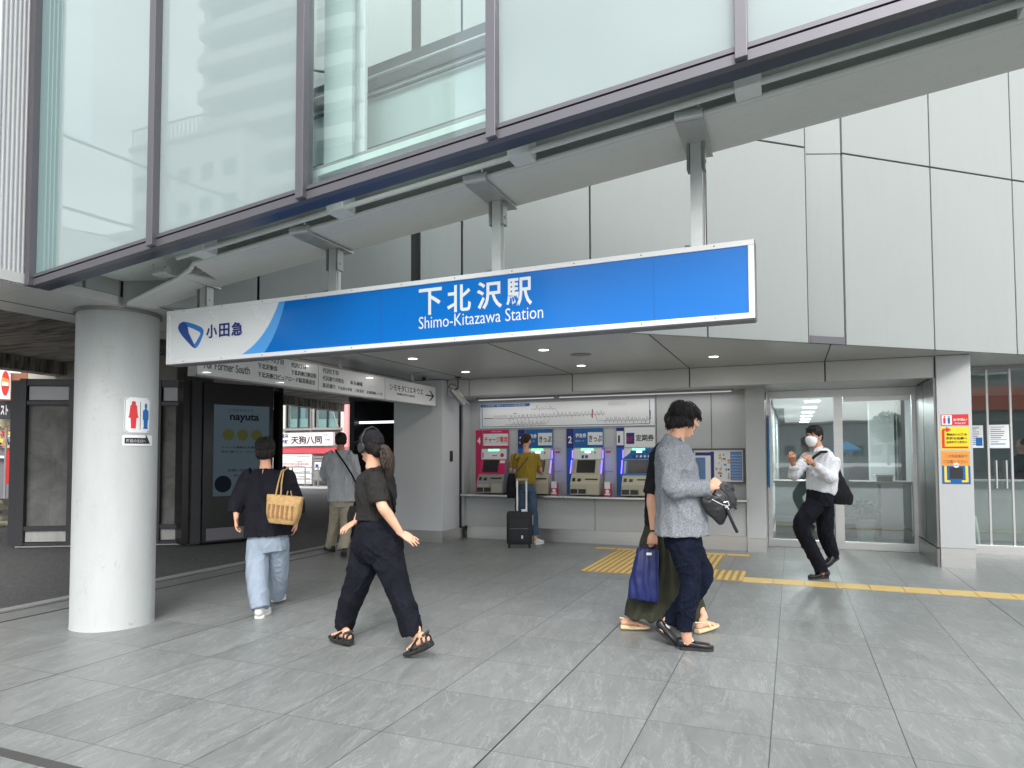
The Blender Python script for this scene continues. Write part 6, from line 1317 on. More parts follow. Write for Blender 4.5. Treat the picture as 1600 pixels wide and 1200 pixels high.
for h_, t_ in ((hA, tA_), (hB, tB_)):
    d = (t_-h_).normalized(); n_ = (UZ-d*UZ.dot(d)).normalized(); q = d.cross(n_); L = (t_-h_).length
    L = .245
    m = MB(); loft(m, [(h_-d*.01-n_*.012, .032, .022), (h_+d*.06-n_*.018, .036, .024), (h_+d*.12-n_*.020, .040, .020), (h_+d*.19-n_*.015, .046, .018), (h_+d*.235-n_*.006, .034, .014)], q, n=16, ex=3.2); o = fuse(m, 'sandal', SNB, p, .004, 1)
    m = MB()
    for (x0, z0, wd) in ((.165, .024, .044), (.105, .046, .043), (.045, .060, .036), (.008, .048, .034)):
        m.tube([h_+d*x0+q*wd-n_*.002, h_+d*(x0-.006)+q*wd*.75+n_*z0*.8, h_+d*(x0-.012)+n_*(z0+.008), h_+d*(x0-.006)-q*wd*.75+n_*z0*.8, h_+d*x0-q*wd-n_*.002], .0085, seg=8)
    m.tube([h_+d*.02+q*.036+n_*.06, h_-d*.022+n_*.075, h_+d*.02-q*.036+n_*.06], .009, seg=8); m.tube([h_+d*.15+q*.042+n_*.01, h_+d*.06+q*.038+n_*.06], .008, seg=8); m.tube([h_+d*.15-q*.042+n_*.01, h_+d*.06-q*.038+n_*.06], .008, seg=8)
    m.build('strap', SNB, o, smooth=True)
t = thing('shoulder_bag', 'small black crossbody bag on the woman in the black cap', 'bag')
m = MB(); pts = [K(583, 733, D-.09), K(592, 742, D-.15), K(603, 757, D-.15), K(613, 775, D-.08), K(617, 800, D+.02)]
for a_, b_ in zip(pts, pts[1:]): pass
m.tube(pts, .009, seg=6); m.build('strap', BLK, t, smooth=True)
m = MB(); loft(m, [(K(560, 792, D+.26), .07, .03), (K(559, 805, D+.27), .085, .04), (K(559, 822, D+.27), .08, .035)], HR, n=18, ex=3); fuse(m, 'pouch', BLK, t, .005, 2)

# ---------- man in a grey shirt walking away
p = person('man from behind in pale grey shirt and khaki trousers, black strap across back', 0)
D = 10.15; f = (HR*-.28+HF*.95).normalized(); s = f.cross(UZ)
hc = K(532.5, 689, D); H = head_frame(hc, f, -.12); nk = K(532, 703, D); sk = SB(); head(sk, H, .97, nk, .055)
shL, shR = K(516, 713, D), K(550, 713, D); elL, wrL = K(508, 741, D+.08), K(513, 742, D+.30); elR, wrR = K(556, 742, D+.06), K(552, 748, D+.28); pel = K(534, 778, D)
loft(sk, [(K(533, 714, D), .08, .05), (K(533, 730, D), .16, .10), (K(534, 755, D), .14, .1), (pel, .10, .075)], s)
for a, b, c_ in ((shL, elL, wrL), (shR, elR, wrR)): loft(sk, [(a.lerp(b, .15), .038, .038), (b, .04, .04), (c_, .025, .027)], s, n=14)
hand(sk, wrL, f*.1+UZ*.03, UZ, -1, .5); hand(sk, wrR, f*.1+UZ*.03, UZ, 1, .5)
for hp, kn, an in ((K(526, 785, D), K(523, 820, D+.12), K(517, 856, 10.40)), (K(542, 785, D), K(541, 822, D), K(537, 858, 9.98))): loft(sk, [(hp, .046, .046), (kn, .055, .055), (an, .035, .037)], s, n=14)
fuse(sk, 'body', SK2, p, .006, 2)
m = MB(); e = lambda x, y, z, a, b, c_: ell(m, HP(H, x, y, z), a, b, c_, (H[1], H[2], H[3]))
e(0, -.012, .040, .086, .104, .088); e(0, -.045, -.015, .082, .062, .062); strands(m, H, lambda r: (r.uniform(-.07, .07), r.uniform(-.1, .05), .09+r.uniform(-.01, .02)), .03, 60, 5, .01, .003, lambda x, y, z, r: (r.gauss(0, 1), r.gauss(0, 1), .8))
fuse(m, 'hair', HB, p, .0045, 1, folds(.004, 50, (1, 1, .3), 6))
m = MB(); loft(m, [(K(532, 704, D), .065, .06), (K(532.5, 707, D), .12, .08), (K(533, 713, D), .185, .10), (K(533, 735, D), .21, .14), (K(534, 760, D), .20, .15), (K(534, 783, D), .19, .15)], s, n=28, ex=2.3)
for a, b, c_ in ((shL, elL, K(513, 743, D+.16)), (shR, elR, K(552, 746, D+.15))): loft(m, [(a.lerp(K(533, 730, D), .25), .09, .09), (a, .085, .09), (b, .08, .09), (c_, .065, .075)], s, n=18)
fuse(m, 'shirt', cloth('grey_shirt', (.50, .52, .55), var=.10, wr=.8, scale=5), p, .008, 3, folds(0.0115, 6, (1, 1, .4), 7))
m = MB(); m.tube([K(524, 703, D-.08), K(530, 712, D-.13), K(540, 726, D-.16), K(550, 742, D-.14), K(556, 755, D-.04), K(557, 765, D+.05)], .013, seg=6); m.build('strap', BLK, p, smooth=True)
m = MB(); loft(m, [(K(534, 775, D), .16, .12), (K(534, 792, D), .165, .13)], s, n=24)
loft(m, [(K(526, 785, D), .10, .11), (K(523, 820, D+.12), .085, .095), (K(517, 848, 10.36), .075, .085), (K(517, 854, 10.38), .075, .08)], s, n=20); loft(m, [(K(542, 785, D), .10, .11), (K(541, 822, D), .085, .095), (K(537, 852, 10.0), .075, .085), (K(537, 858, 9.98), .075, .08)], s, n=20)
fuse(m, 'trousers', cloth('khaki', (.44, .39, .30), var=.12, wr=.6), p, .008, 3, folds(0.0072, 8, (1, 1, .7), 8))
q = gp(511, 862); shoe('shoe', gp(521, 863), gp(508, 857), M['black'], p); shoe('shoe', gp(538, 869, .03), gp(538, 869)+f*.24, M['black'], p)

# ---------- woman at the machine
p = person('woman in mustard top and blue jeans facing a ticket machine, back turned', 0)
D = 11.10; f = UY.copy(); s = UX.copy()
hc = K(822.5, 688, D); H = head_frame(hc, Vector((.15, 1, 0)), -.25); nk = K(822, 706, D); sk = SB(); head(sk, H, .93, nk, .045)
shL, shR = K(804, 712, D), K(838, 712, D); elL, wrL = K(799, 734, D+.02), K(805, 745, D+.25); elR, wrR = K(844, 733, D+.05), K(842, 738, D+.30); pel = K(821, 763, D)
loft(sk, [(K(822, 716, D), .07, .04), (K(822, 728, D), .14, .09), (K(821, 748, D), .12, .085), (pel, .10, .07)], s)
for a, b, c_ in ((shL, elL, wrL), (shR, elR, wrR)): loft(sk, [(a.lerp(b, .15), .034, .034), (b, .035, .037), (c_, .022, .024)], s, n=14)
hand(sk, wrL, f*.1+UZ*.02, UZ, -1, .4, .93); hand(sk, wrR, f*.1+UZ*.02, UZ, 1, .25, .93)
for hp, kn, an in ((K(814, 768, D), K(814, 806, D), K(813, 840, D+.02)), (K(830, 768, D), K(832, 806, D), K(836, 842, D-.02))): loft(sk, [(hp, .046, .046), (kn, .05, .05), (an, .032, .035)], s, n=14)
fuse(sk, 'body', SK, p, .006, 2)
m = MB(); e = lambda x, y, z, a, b, c_: ell(m, HP(H, x, y, z), a, b, c_, (H[1], H[2], H[3]))
e(0, -.014, .035, .080, .098, .084); e(0, -.05, -.01, .07, .05, .06); e(0, -.085, .03, .035, .035, .035); loft(m, [(HP(H, 0, -.11, .03), .022, .022), (HP(H, 0, -.13, -.03), .030, .028), (HP(H, 0, -.125, -.10), .022, .020), (HP(H, 0, -.115, -.145), .008, .008)], s, n=12)
fuse(m, 'hair', hairm('dark_brown_hair', (.035, .018, .014)), p, .004, 1, folds(.004, 50, (1, 1, .3), 9))
m = MB(); loft(m, [(K(822, 707, D), .055, .05), (K(822, 710, D), .11, .07), (K(822, 716, D), .165, .09), (K(822, 733, D), .175, .115), (K(821, 750, D), .165, .115), (K(821, 756, D), .15, .105)], s, n=26, ex=2.3)
for a, b in ((shL, elL), (shR, elR)): loft(m, [(a.lerp(K(822, 728, D), .25), .07, .07), (a, .056, .062), (a.lerp(b, .55), .058, .060), (a.lerp(b, .85), .056, .058)], s, n=16)
fuse(m, 'top', cloth('mustard_jersey', (.30, .215, .035), var=.12, wr=.6), p, .007, 3, folds(0.0086, 8, (1, 1, .4), 10))
m = MB(); loft(m, [(K(821, 753, D), .14, .10), (K(821, 768, D), .16, .115)], s, n=24)
for x0, x1 in ((813, 812), (830, 835)): loft(m, [(K(x0, 768, D), .09, .10), (K((x0+x1)/2, 805, D), .08, .085), (K(x1, 836, D), .078, .082)], s, n=18)
fuse(m, 'jeans', cloth('blue_denim', (.065, .105, .165), var=.2, wr=.6), p, .008, 3, folds(0.0058, 9, (1, 1, .5), 11))
shoe('shoe', gp(836, 851), gp(836, 851)+Vector((.06, .22, 0)), WS, p, smat=WS); shoe('shoe', gp(814, 848), gp(814, 848)+Vector((-.03, .22, 0)), WS, p, smat=WS)
t = thing('shoulder_bag', 'black shoulder bag hanging at the left hip of the woman in mustard', 'bag')
m = MB(); loft(m, [(K(800, 740, D-.12), .04, .05), (K(799, 752, D-.12), .065, .06), (K(799, 770, D-.12), .075, .065), (K(799, 778, D-.12), .06, .05)], s, n=18, ex=3); fuse(m, 'bag_body', BLK, t, .006, 2, folds(0.0043, 9, (1, 1, .5), 3))
m = MB(); m.tube([K(828, 707, D-.03), K(824, 716, D-.12), K(813, 730, D-.14), K(804, 741, D-.13)], .008, seg=6); m.tube([K(805, 709, D-.03), K(802, 720, D-.11), K(800, 741, D-.12)], .008, seg=6); m.build('strap', pbr('brown_strap', (.06, .03, .02), .6), t, smooth=True)
t = thing('suitcase', 'black cabin suitcase with its silver handle pulled up behind the woman in mustard', 'suitcase')
D2 = 10.80; b0_ = K(811.5, 828, D2)
m = MB(); cs = (K(811.5, 855, D2), HR, HF, UZ)
m.box((-.20, -.11, .05), (.20, .11, .56), None, cs, bev=.045); m.build('shell', pbr('suitcase_fabric', (.016, .017, .022), .7, bump=.4, bscale=200), t, smooth=True)
m = MB(); m.box((-.165, -.135, .10), (.15, -.105, .46), None, cs, bev=.018); m.build('front_pocket', pbr('suitcase_fabric2', (.02, .021, .028), .7, bump=.4, bscale=200), t, smooth=True)
m = MB(); m.box((-.155, -.139, .30), (.14, -.134, .306), M['grey_ink'], cs); m.box((.205, -.02, .35), (.222, .03, .50), M['mgrey'], cs); m.box((.03, -.139, .15), (.055, -.135, .20), M['sign_white'], cs); m.build('zip', None, t)
m = MB()
for x in (-.03, .115): m.box((x-.013, .05, .555), (x+.013, .07, 1.05), M['white'] if x > 0 else M['steel'], cs)
m.box((-.05, .04, 1.04), (.14, .08, 1.075), M['sign_white'] if False else M['mgrey'], cs, bev=.008); m.build('pull_handle', None, t)
m = MB(); m.box((.03, -.05, .555), (.13, .04, .595), None, cs, bev=.012); m.build('tag_handle', M['sign_white'], t)
for x in (-.16, .16):
    for y in (-.08, .08): m = MB(); c_ = cs[0]+HR*x+HF*y+UZ*.028; m.tube([c_-HR*.015, c_+HR*.015], .027, seg=16); m.build('wheel', M['rubber'], t)

# ---------- skirt woman, half hidden behind the man in the jacket
p = person('woman in black tee and long olive skirt, mostly hidden behind the grey jacketed man', 0)
D = 5.72; f = (HR*.98+HF*.1).normalized(); s = f.cross(UZ)     # s = her right, towards the camera
hc = K(1058, 660, D+.05); H = head_frame(hc, f, 0); nk = K(1048, 690, D); sk = SB(); head(sk, H, .92, nk, .047)
shN = K(1030, 712, D-.15); elN = K(1018, 776, D-.20); wrN = K(1021, 832, D-.20); shF = K(1040, 708, D+.15); elF = K(1050, 760, D+.2); wrF = K(1075, 790, D+.2); pel = K(1034, 822, D)
loft(sk, [(K(1038, 712, D), .08, .05), (K(1036, 735, D), .145, .10), (K(1034, 785, D), .12, .09), (pel, .10, .075)], s)
loft(sk, [(shN.lerp(elN, .12), .034, .034), (elN, .036, .038), (elN.lerp(wrN, .4), .034, .036), (wrN, .021, .024)], s, n=16); loft(sk, [(shF.lerp(elF, .12), .034, .034), (elF, .035, .036), (wrF, .021, .024)], s, n=14)
hand(sk, wrN, K(1020, 862, D-.20)-wrN, s*.9-f*.3, 1, .55, .98, .0, .35); hand(sk, wrF, f*.1, UZ, 1, .5)
for kn, an in ((K(1010, 900, D-.05), K(990, 962, 5.72)), (K(1070, 900, D+.05), K(1100, 964, 5.66))):
    loft(sk, [(pel, .085, .085), (kn, .052, .055), (an, .030, .033)], s, n=14)
FT = ((gp(972, 977, .035), gp(1010, 979, .030)), (gp(1090, 984, .035), gp(1131, 972, .055)))
for (h_, t_), an in zip(FT, (K(988, 962, 5.72), K(1100, 964, 5.66))):
    d = (t_-h_).normalized(); n_ = (UZ-d*UZ.dot(d)).normalized(); q = d.cross(n_)
    loft(sk, [(an, .029, .031), (h_+d*.05+n_*.055, .030, .034)], q, n=14); loft(sk, [(h_+d*.01+n_*.026, .027, .024), (h_+d*.07+n_*.034, .030, .030), (h_+d*.13+n_*.024, .037, .021), (h_+d*.18+n_*.014, .040, .013)], q, n=14)
    for i in range(5): o_ = (.028-.014*i); loft(sk, [(h_+d*(.175-.006*i)+q*o_+n_*.012, .0085, .008), (h_+d*(.21-.009*i)+q*o_*1.05+n_*.009, .0085-.0008*i, .007)], q, n=8)
fuse(sk, 'body', SK, p, .0042, 2)
m = MB(); e = lambda x, y, z, a, b, c_: ell(m, HP(H, x, y, z), a, b, c_, (H[1], H[2], H[3]))
e(0, -.020, .030, .078, .092, .078); e(0, -.045, -.015, .07, .055, .06); fuse(m, 'hair', HB, p, .005, 1, folds(.003, 50, (1, 1, .3), 12))
m = MB(); loft(m, [(K(1046, 692, D), .06, .055), (K(1042, 698, D), .11, .075), (K(1038, 710, D), .155, .095), (K(1034, 745, D), .17, .115), (K(1030, 790, D), .15, .11), (K(1029, 822, D), .145, .11)], s, n=26, ex=2.3)
loft(m, [(shN.lerp(K(1036, 735, D), .3), .08, .085), (shN, .068, .078), (shN.lerp(elN, .6), .062, .075), (K(1017, 772, D-.2), .055, .066)], s, n=18); loft(m, [(shF, .07, .075), (elF, .06, .06)], s, n=14)
fuse(m, 'tee_shirt', BLK, p, .0065, 3, folds(0.0050, 9, (1, 1, .5), 13))
m = MB(); loft(m, [(K(1030, 812, D), .13, .10), (K(1031, 830, D), .155, .135), (K(1034, 870, D), .19, .21), (K(1036, 915, D), .20, .28), (K(1037, 950, D), .20, .335), (K(1037, 963, D), .20, .345)], s, n=40, ex=2.1, cap=False)
fuse(m, 'long_skirt', cloth('olive_cotton', (.052, .055, .038), var=.15, wr=.5, scale=5), p, .008, 3, lambda c_, n_: .016*math.sin(14*((c_-pel).normalized().dot(HR))*2.2+3*noise.noise(c_*3))*max(0, min(1, (1.0-c_.z)*1.6)))
SNC = pbr('beige_sandal', srgb(226, 200, 160), .5, var=.1)
for h_, t_ in FT:
    d = (t_-h_).normalized(); n_ = (UZ-d*UZ.dot(d)).normalized(); q = d.cross(n_)
    m = MB(); loft(m, [(h_-d*.012-n_*.012, .030, .018), (h_+d*.06-n_*.012, .034, .018), (h_+d*.13-n_*.010, .042, .015), (h_+d*.20-n_*.004, .044, .013), (h_+d*.225, .030, .010)], q, n=16, ex=3.2); o = fuse(m, 'sandal', SNC, p, .004, 1)
    m = MB()
    for (x0, z0, wd) in ((.16, .022, .042), (.11, .040, .041)): m.tube([h_+d*x0+q*wd, h_+d*(x0-.004)+q*wd*.75+n_*z0*.85, h_+d*(x0-.01)+n_*(z0+.006), h_+d*(x0-.004)-q*wd*.75+n_*z0*.85, h_+d*x0-q*wd], .008, seg=8)
    m.tube([h_+d*.05+q*.034+n_*.05, h_-d*.018+n_*.062, h_+d*.05-q*.034+n_*.05], .006, seg=8); m.build('strap', SNC, o, smooth=True)
m = MB(); m.tube([wrN+UZ*.008-s*.0, wrN+UZ*.022], .029, seg=20); m.build('watch_strap', M['black'], p, smooth=True)
t = thing('hand_bag', 'royal blue pleated bag held low by the woman in the olive skirt', 'bag')
bb = K(1008, 897, D-.26); bu = (HR*.97-HF*.25).normalized(); bz = (UZ*.97+HR*.12).normalized()
BLU = pbr('blue_nylon', srgb(22, 33, 92), .5, var=.25, vscale=6, bump=.2, bscale=30)
m = MB(); loft(m, [(bb-bz*.205, .108, .026), (bb-bz*.19, .120, .040), (bb-bz*.05, .113, .048), (bb+bz*.10, .098, .040), (bb+bz*.185, .088, .020), (bb+bz*.20, .085, .012)], bu, n=34, k=4, ex=3.0)
fuse(m, 'bag_body', BLU, t, .005, 2, lambda c_, n_: .0035*math.sin((c_-bb).dot(bu)*95+3*noise.noise(c_*5))+.004*noise.noise(c_*14))
m = MB()
for o_ in (-.03, .02): m.tube([bb+bz*.19+bu*(-.07)+HF*o_, bb+bz*.235+bu*(-.045)+HF*o_, K(1017, 857, D-.22)+HF*o_*.3, bb+bz*.235+bu*.06+HF*o_, bb+bz*.19+bu*.07+HF*o_], .006, seg=8)
m.build('handle', pbr('navy_strap', (.01, .012, .035), .6), t, smooth=True)
nb_ = bu.cross(bz).normalized(); nb_ = nb_ if nb_.dot(HF) < 0 else -nb_
m = MB(); m.box((-.005, .040, .155), (.035, .046, .175), None, (bb, bu, nb_, bz)); m.build('tag', M['white'], t)

# ---------- man in the grey tweed jacket
p = person('man in a heathered grey jacket, dark jeans and black slip-on shoes walking right', 0)
D = 5.15; f = (HR*.99+HF*.10).normalized(); s = f.cross(UZ)      # s = his right, near the camera
hc = K(1070, 655, D); H = head_frame(hc, (HR*.985+HF*.10).normalized(), -.20); nk = K(1056, 687, D); sk = SB(); head(sk, H, 1.0, nk, .056)
shN, elN, wrN = K(1046, 706, D-.17), K(1052, 764, D-.22), K(1112, 762, D-.20); shF, elF, wrF = K(1062, 702, D+.17), K(1075, 760, D+.20), K(1108, 768, D+.08); pel = K(1066, 836, D)
loft(sk, [(K(1054, 710, D), .09, .06), (K(1058, 735, D), .17, .11), (K(1062, 790, D), .14, .10), (pel, .11, .08)], s)
for a, b, c_ in ((shN, elN, wrN), (shF, elF, wrF)): loft(sk, [(a.lerp(b, .15), .038, .038), (b, .042, .042), (c_, .026, .029)], s, n=14)
hand(sk, wrN-f*.01, K(1126, 748, D-.16)-wrN, (s*.75+UZ*.55), 1, .95, 1.0, -.02, .45); hand(sk, wrF, f*.1, UZ, 1, .6)
hA, tA_ = gp(1062, 1014, 0), gp(1115, 1017, 0); hB, tB_ = K(1026, 980, 5.32), K(1064, 1014, 5.25)
knA, anA = K(1079, 905, D-.08), K(1071, 984, 5.10); knB, anB = K(1099, 900, D+.08), K(1043, 975, 5.32)
for hp, kn, an in ((K(1064, 845, D-.08), knA, anA), (K(1070, 845, D+.08), knB, anB)): loft(sk, [(hp, .048, .048), (kn, .042, .044), (an+UZ*.02, .035, .04), (an, .033, .037)], s, n=16)
loft(sk, [(anA, .034, .038), (hA.lerp(tA_, .25)+UZ*.045, .034, .04)], s); loft(sk, [(anB, .034, .038), (hB.lerp(tB_, .25)+UZ*.02, .034, .038)], s)
fuse(sk, 'body', SK, p, .0042, 2)
face_bits(H, p, 1.0)
m = MB(); e = lambda x, y, z, a, b, c_: ell(m, HP(H, x, y, z), a, b, c_, (H[1], H[2], H[3]))
e(0, -.022, .040, .092, .112, .093); e(0, -.052, -.022, .088, .075, .072); e(-.050, -.022, -.012, .042, .062, .048); e(.050, -.022, -.012, .044, .064, .050); e(0, .045, .062, .078, .062, .048); e(.03, .072, .056, .042, .032, .036); e(-.03, .072, .056, .042, .032, .036)
strands(m, H, lambda r: (r.uniform(-.07, .07), .085+r.uniform(-.02, .01), r.uniform(.035, .07)), .05, 90, 7, .008, .0035, lambda x, y, z, r: (r.gauss(0, .2), .35, -1))
strands(m, H, lambda r: (random.choice((-1, 1))*.082, r.uniform(-.06, .045), r.uniform(-.02, .02)), .055, 130, 8, .007, .0035)
strands(m, H, lambda r: (r.uniform(-.08, .08), -.11+r.uniform(-.01, .02), r.uniform(-.06, .0)), .05, 110, 9, .007, .0035)
fuse(m, 'hair', HB, p, .0036, 1, folds(.004, 48, (1, 1, .2), 14))
wisps(H, p, 420, 32, .096, .116, .098, -.018, .042)
m = MB()
TW = cloth('grey_tweed', (.17, .185, .205), var=.08, wr=.45, heather=.48, col2=(.50, .52, .56), scale=6)
loft(m, [(K(1053, 683, D), .062, .058), (K(1051, 689, D), .095, .078), (K(1051, 700, D), .17, .108), (K(1055, 730, D), .20, .142), (K(1060, 775, D), .19, .165), (K(1064, 810, D), .195, .185), (K(1065, 835, D), .20, .200)], s, n=32, ex=2.25)
loft(m, [(shN.lerp(K(1058, 735, D), .3), .08, .09), (shN, .07, .082), (shN.lerp(elN, .5), .064, .078), (elN, .062, .072), (elN.lerp(wrN, .35), .058, .064), (K(1108, 763, D-.205), .048, .052)], s, n=22)
loft(m, [(shF, .075, .085), (elF, .065, .075), (K(1100, 766, D+.1), .052, .056)], s, n=18)
fuse(m, 'jacket', TW, p, .0062, 3, folds(0.0072, 8, (1, 1, .55), 15))
m = MB(); loft(m, [(K(1062, 685, D-.055), .012, .022), (K(1070, 705, D-.10), .010, .035), (K(1080, 740, D-.135), .008, .030), (K(1090, 775, D-.10), .006, .014)], HR, n=14); fuse(m, 'lapel', TW, p, .004, 1)
JN = cloth('indigo_denim', (.008, .012, .027), var=.30, wr=.8, scale=9)
m = MB(); loft(m, [(K(1065, 822, D), .15, .115), (K(1067, 845, D), .165, .135), (K(1067, 858, D), .155, .125)], s, n=26)
loft(m, [(K(1064, 845, D-.06), .095, .105), (K(1074, 878, D-.07), .088, .095), (K(1079, 908, D-.08), .072, .078), (K(1074, 945, D-.07), .068, .074), (K(1070, 978, 5.10), .052, .056), (K(1069, 986, 5.10), .052, .056)], s, n=22)
loft(m, [(K(1070, 845, D+.06), .095, .105), (K(1088, 878, D+.07), .088, .092), (K(1098, 902, D+.08), .074, .078), (K(1078, 932, 5.27), .068, .072), (K(1053, 962, 5.31), .056, .060), (K(1046, 974, 5.32), .054, .058)], s, n=22)
fuse(m, 'jeans', JN, p, .0062, 3, folds(0.0065, 12, (1, 1, .9), 16))
LTH = pbr('black_leather', (.012, .013, .016), .28, var=.2, rvar=.1)
n2 = ((tB_-hB).normalized()); upB = (UZ-n2*UZ.dot(n2)).normalized()
shoe('shoe', hA, tA_, LTH, p, h=.075, slip=True); shoe('shoe', hB-upB*.012, tB_-upB*.012, LTH, p, h=.075, slip=True, up_=upB)
m = MB(); loft(m, [(hA.lerp(tA_, .24)+UZ*.050, .040, .050), (hA.lerp(tA_, .20)+UZ*.085, .037, .042)], s); loft(m, [(hB.lerp(tB_, .22)+upB*.03, .032, .036), (anB, .032, .036)], s); fuse(m, 'socks', WS, p, .005, 1)
t = thing('clutch_bag', 'soft black leather bag with silver clasp held by the grey jacketed man', 'bag')
def BP(zx, zy, dd): return K(940+zx/2.727, 600+zy/2.727, D-.18+dd)
m = MB(); loft(m, [(BP(498, 425, 0), .030, .012), (BP(505, 450, 0), .050, .020), (BP(512, 480, 0), .110, .030), (BP(500, 505, 0), .140, .034), (BP(497, 530, 0), .105, .036), (BP(503, 560, 0), .065, .032), (BP(510, 600, 0), .015, .012)], (HR*.92+UZ*-.35).normalized(), n=22, ex=2.4)
loft(m, [(BP(512, 425, 0), .02, .012), (BP(545, 445, 0), .045, .014), (BP(565, 440, 0), .02, .008)], UZ, n=14, ex=2.5)
fuse(m, 'bag_body', LTH, t, .0045, 3, folds(.0022, 10, (1, 1, 1), 17))
m = MB(); m.tube([BP(530, 522, -.04), BP(545, 560, -.045), BP(562, 600, -.04), BP(578, 632, -.03)], [.008, .011, .012, .012], seg=8); m.build('strap', LTH, t, smooth=True)
m = MB(); m.tube([BP(470, 492, -.04), BP(515, 515, -.045), BP(535, 520, -.045)], .004, seg=8); m.tube([BP(520, 505, -.048), BP(538, 500, -.05), BP(543, 515, -.05), BP(528, 528, -.05), BP(522, 512, -.05)], .0045, seg=8); m.tube([BP(535, 525, -.05), BP(542, 535, -.05)], .006, seg=8); m.build('clasp', M['steel'], t, smooth=True)

# ---------- man in a white shirt and mask
p = person('man in white shirt and face mask, both hands raised, walking left by the glass', 0)
D = 8.0; f = (HR*-.92-HF*.38).normalized(); s = f.cross(UZ)
hc = K(1272, 682, D); H = head_frame(hc, (HR*-.80-HF*.60).normalized(), -.02); nk = K(1281, 705, D); sk = SB(); head(sk, H, .98, nk, .055)
shN, elN, wrN = K(1303, 719, D-.08), K(1299, 747, D-.18), K(1269, 723, D-.28); shF, elF, wrF = K(1263, 716, D+.10), K(1240, 742, D-.04), K(1240, 723, D-.16); pel = K(1281, 778, D)
loft(sk, [(K(1282, 717, D), .09, .05), (K(1283, 730, D), .17, .11), (K(1283, 755, D), .15, .11), (pel, .10, .075)], s)
for a, b, c_ in ((shN, elN, wrN), (shF, elF, wrF)): loft(sk, [(a.lerp(b, .15), .038, .038), (b, .042, .042), (c_, .026, .028)], s, n=14)
hand(sk, wrN, K(1258, 708, D-.34)-wrN, (HR*.3-HF*.9+UZ*.2), -1, .75, 1.0, .0, .5); hand(sk, wrF, K(1236, 706, D-.24)-wrF, (HR*-.5-HF*.8), -1, .75, 1.0, .0, .5)
hA, tA_ = gp(1293, 903), gp(1256, 906); hB, tB_ = K(1309, 872, 8.2), K(1293, 884, 8.12)
for hp, kn, an in ((K(1276, 785, D-.06), K(1250, 820, D-.05), K(1283, 886, 7.98)), (K(1288, 785, D+.08), K(1291, 832, D+.12), K(1303, 868, 8.2))): loft(sk, [(hp, .048, .048), (kn, .042, .044), (an, .035, .038)], s, n=16)
loft(sk, [(K(1283, 886, 7.98), .034, .036), (hA.lerp(tA_, .25)+UZ*.04, .033, .038)], s)
fuse(sk, 'body', SK2, p, .005, 2)
face_bits(H, p, .98, mouth=False)
m = MB(); e = lambda x, y, z, a, b, c_: ell(m, HP(H, x, y, z), a, b, c_, (H[1], H[2], H[3]))
e(0, -.010, .046, .085, .104, .086); e(0, -.052, -.008, .080, .060, .060); e(-.055, -.01, .01, .026, .045, .03); e(.055, -.01, .01, .026, .045, .03); e(0, .05, .072, .062, .040, .028)
strands(m, H, lambda r: (r.uniform(-.06, .06), r.uniform(.02, .08), .09), .03, 70, 11, .01, .003, lambda x, y, z, r: (r.gauss(0, .6), .8, .2)); fuse(m, 'hair', HB, p, .004, 1, folds(.004, 48, (1, 1, .3), 18))
wisps(H, p, 220, 33, .088, .108, .090, -.012, .046)
m = MB(); loft(m, [(HP(H, 0, .060, -.008), .050, .058), (HP(H, 0, .064, -.030), .064, .062), (HP(H, 0, .060, -.070), .060, .058), (HP(H, 0, .048, -.102), .038, .046)], H[1], n=22, ex=2.1); o = fuse(m, 'face_mask', cloth('mask_white', (.80, .82, .84), var=.03, wr=.1), p, .0045, 2)
m = MB()
for q in (-1, 1): m.tube([HP(H, q*.060, .055, -.030), HP(H, q*.074, .02, -.015), HP(H, q*.082, -.005, .012)], .0022, seg=6); m.tube([HP(H, q*.052, .055, -.080), HP(H, q*.072, .02, -.045), HP(H, q*.082, -.008, -.03)], .0022, seg=6)
m.build('ear_loop', M['white'], o, smooth=True)
m = MB(); loft(m, [(K(1281, 702, D), .066, .062), (K(1282, 706, D), .11, .08), (K(1283, 714, D), .175, .095), (K(1284, 735, D), .185, .130), (K(1284, 758, D), .175, .135), (K(1282, 769, D), .165, .13)], s, n=28, ex=2.3)
for a, b, c_ in ((shN, elN, wrN), (shF, elF, wrF)): loft(m, [(a.lerp(K(1283, 730, D), .25), .08, .085), (a, .068, .075), (a.lerp(b, .6), .062, .070), (b, .058, .064), (b.lerp(c_, .5), .052, .055), (b.lerp(c_, .86), .040, .042)], s, n=20)
fuse(m, 'shirt', cloth('white_shirt', (.74, .76, .80), var=.04, wr=.8, scale=6), p, .007, 3, folds(0.0086, 8, (1, 1, .6), 19))
m = MB(); loft(m, [(K(1279, 699, D-.05), .060, .012), (K(1277, 706, D-.09), .05, .010)], s, n=18); fuse(m, 'collar', cloth('white_shirt', (.74, .76, .80), var=.04), p, .005, 1)
m = MB(); loft(m, [(K(1282, 765, D), .15, .12), (K(1281, 775, D), .160, .13), (K(1281, 790, D), .165, .135)], s, n=26)
loft(m, [(K(1275, 787, D-.05), .105, .115), (K(1260, 806, D-.06), .10, .105), (K(1251, 823, D-.05), .085, .092), (K(1266, 855, D), .080, .085), (K(1281, 885, 7.98), .072, .078), (K(1283, 893, 7.98), .072, .078)], s, n=22)
loft(m, [(K(1288, 787, D+.06), .105, .115), (K(1290, 830, D+.12), .088, .095), (K(1297, 855, 8.16), .076, .082), (K(1302, 868, 8.2), .07, .076)], s, n=22)
fuse(m, 'trousers', BPT, p, .007, 3, folds(0.0065, 9, (1, 1, .6), 20))
n2 = ((tB_-hB).normalized()); upB = (UZ-n2*UZ.dot(n2)).normalized(); upB = upB if upB.z > 0 else -upB
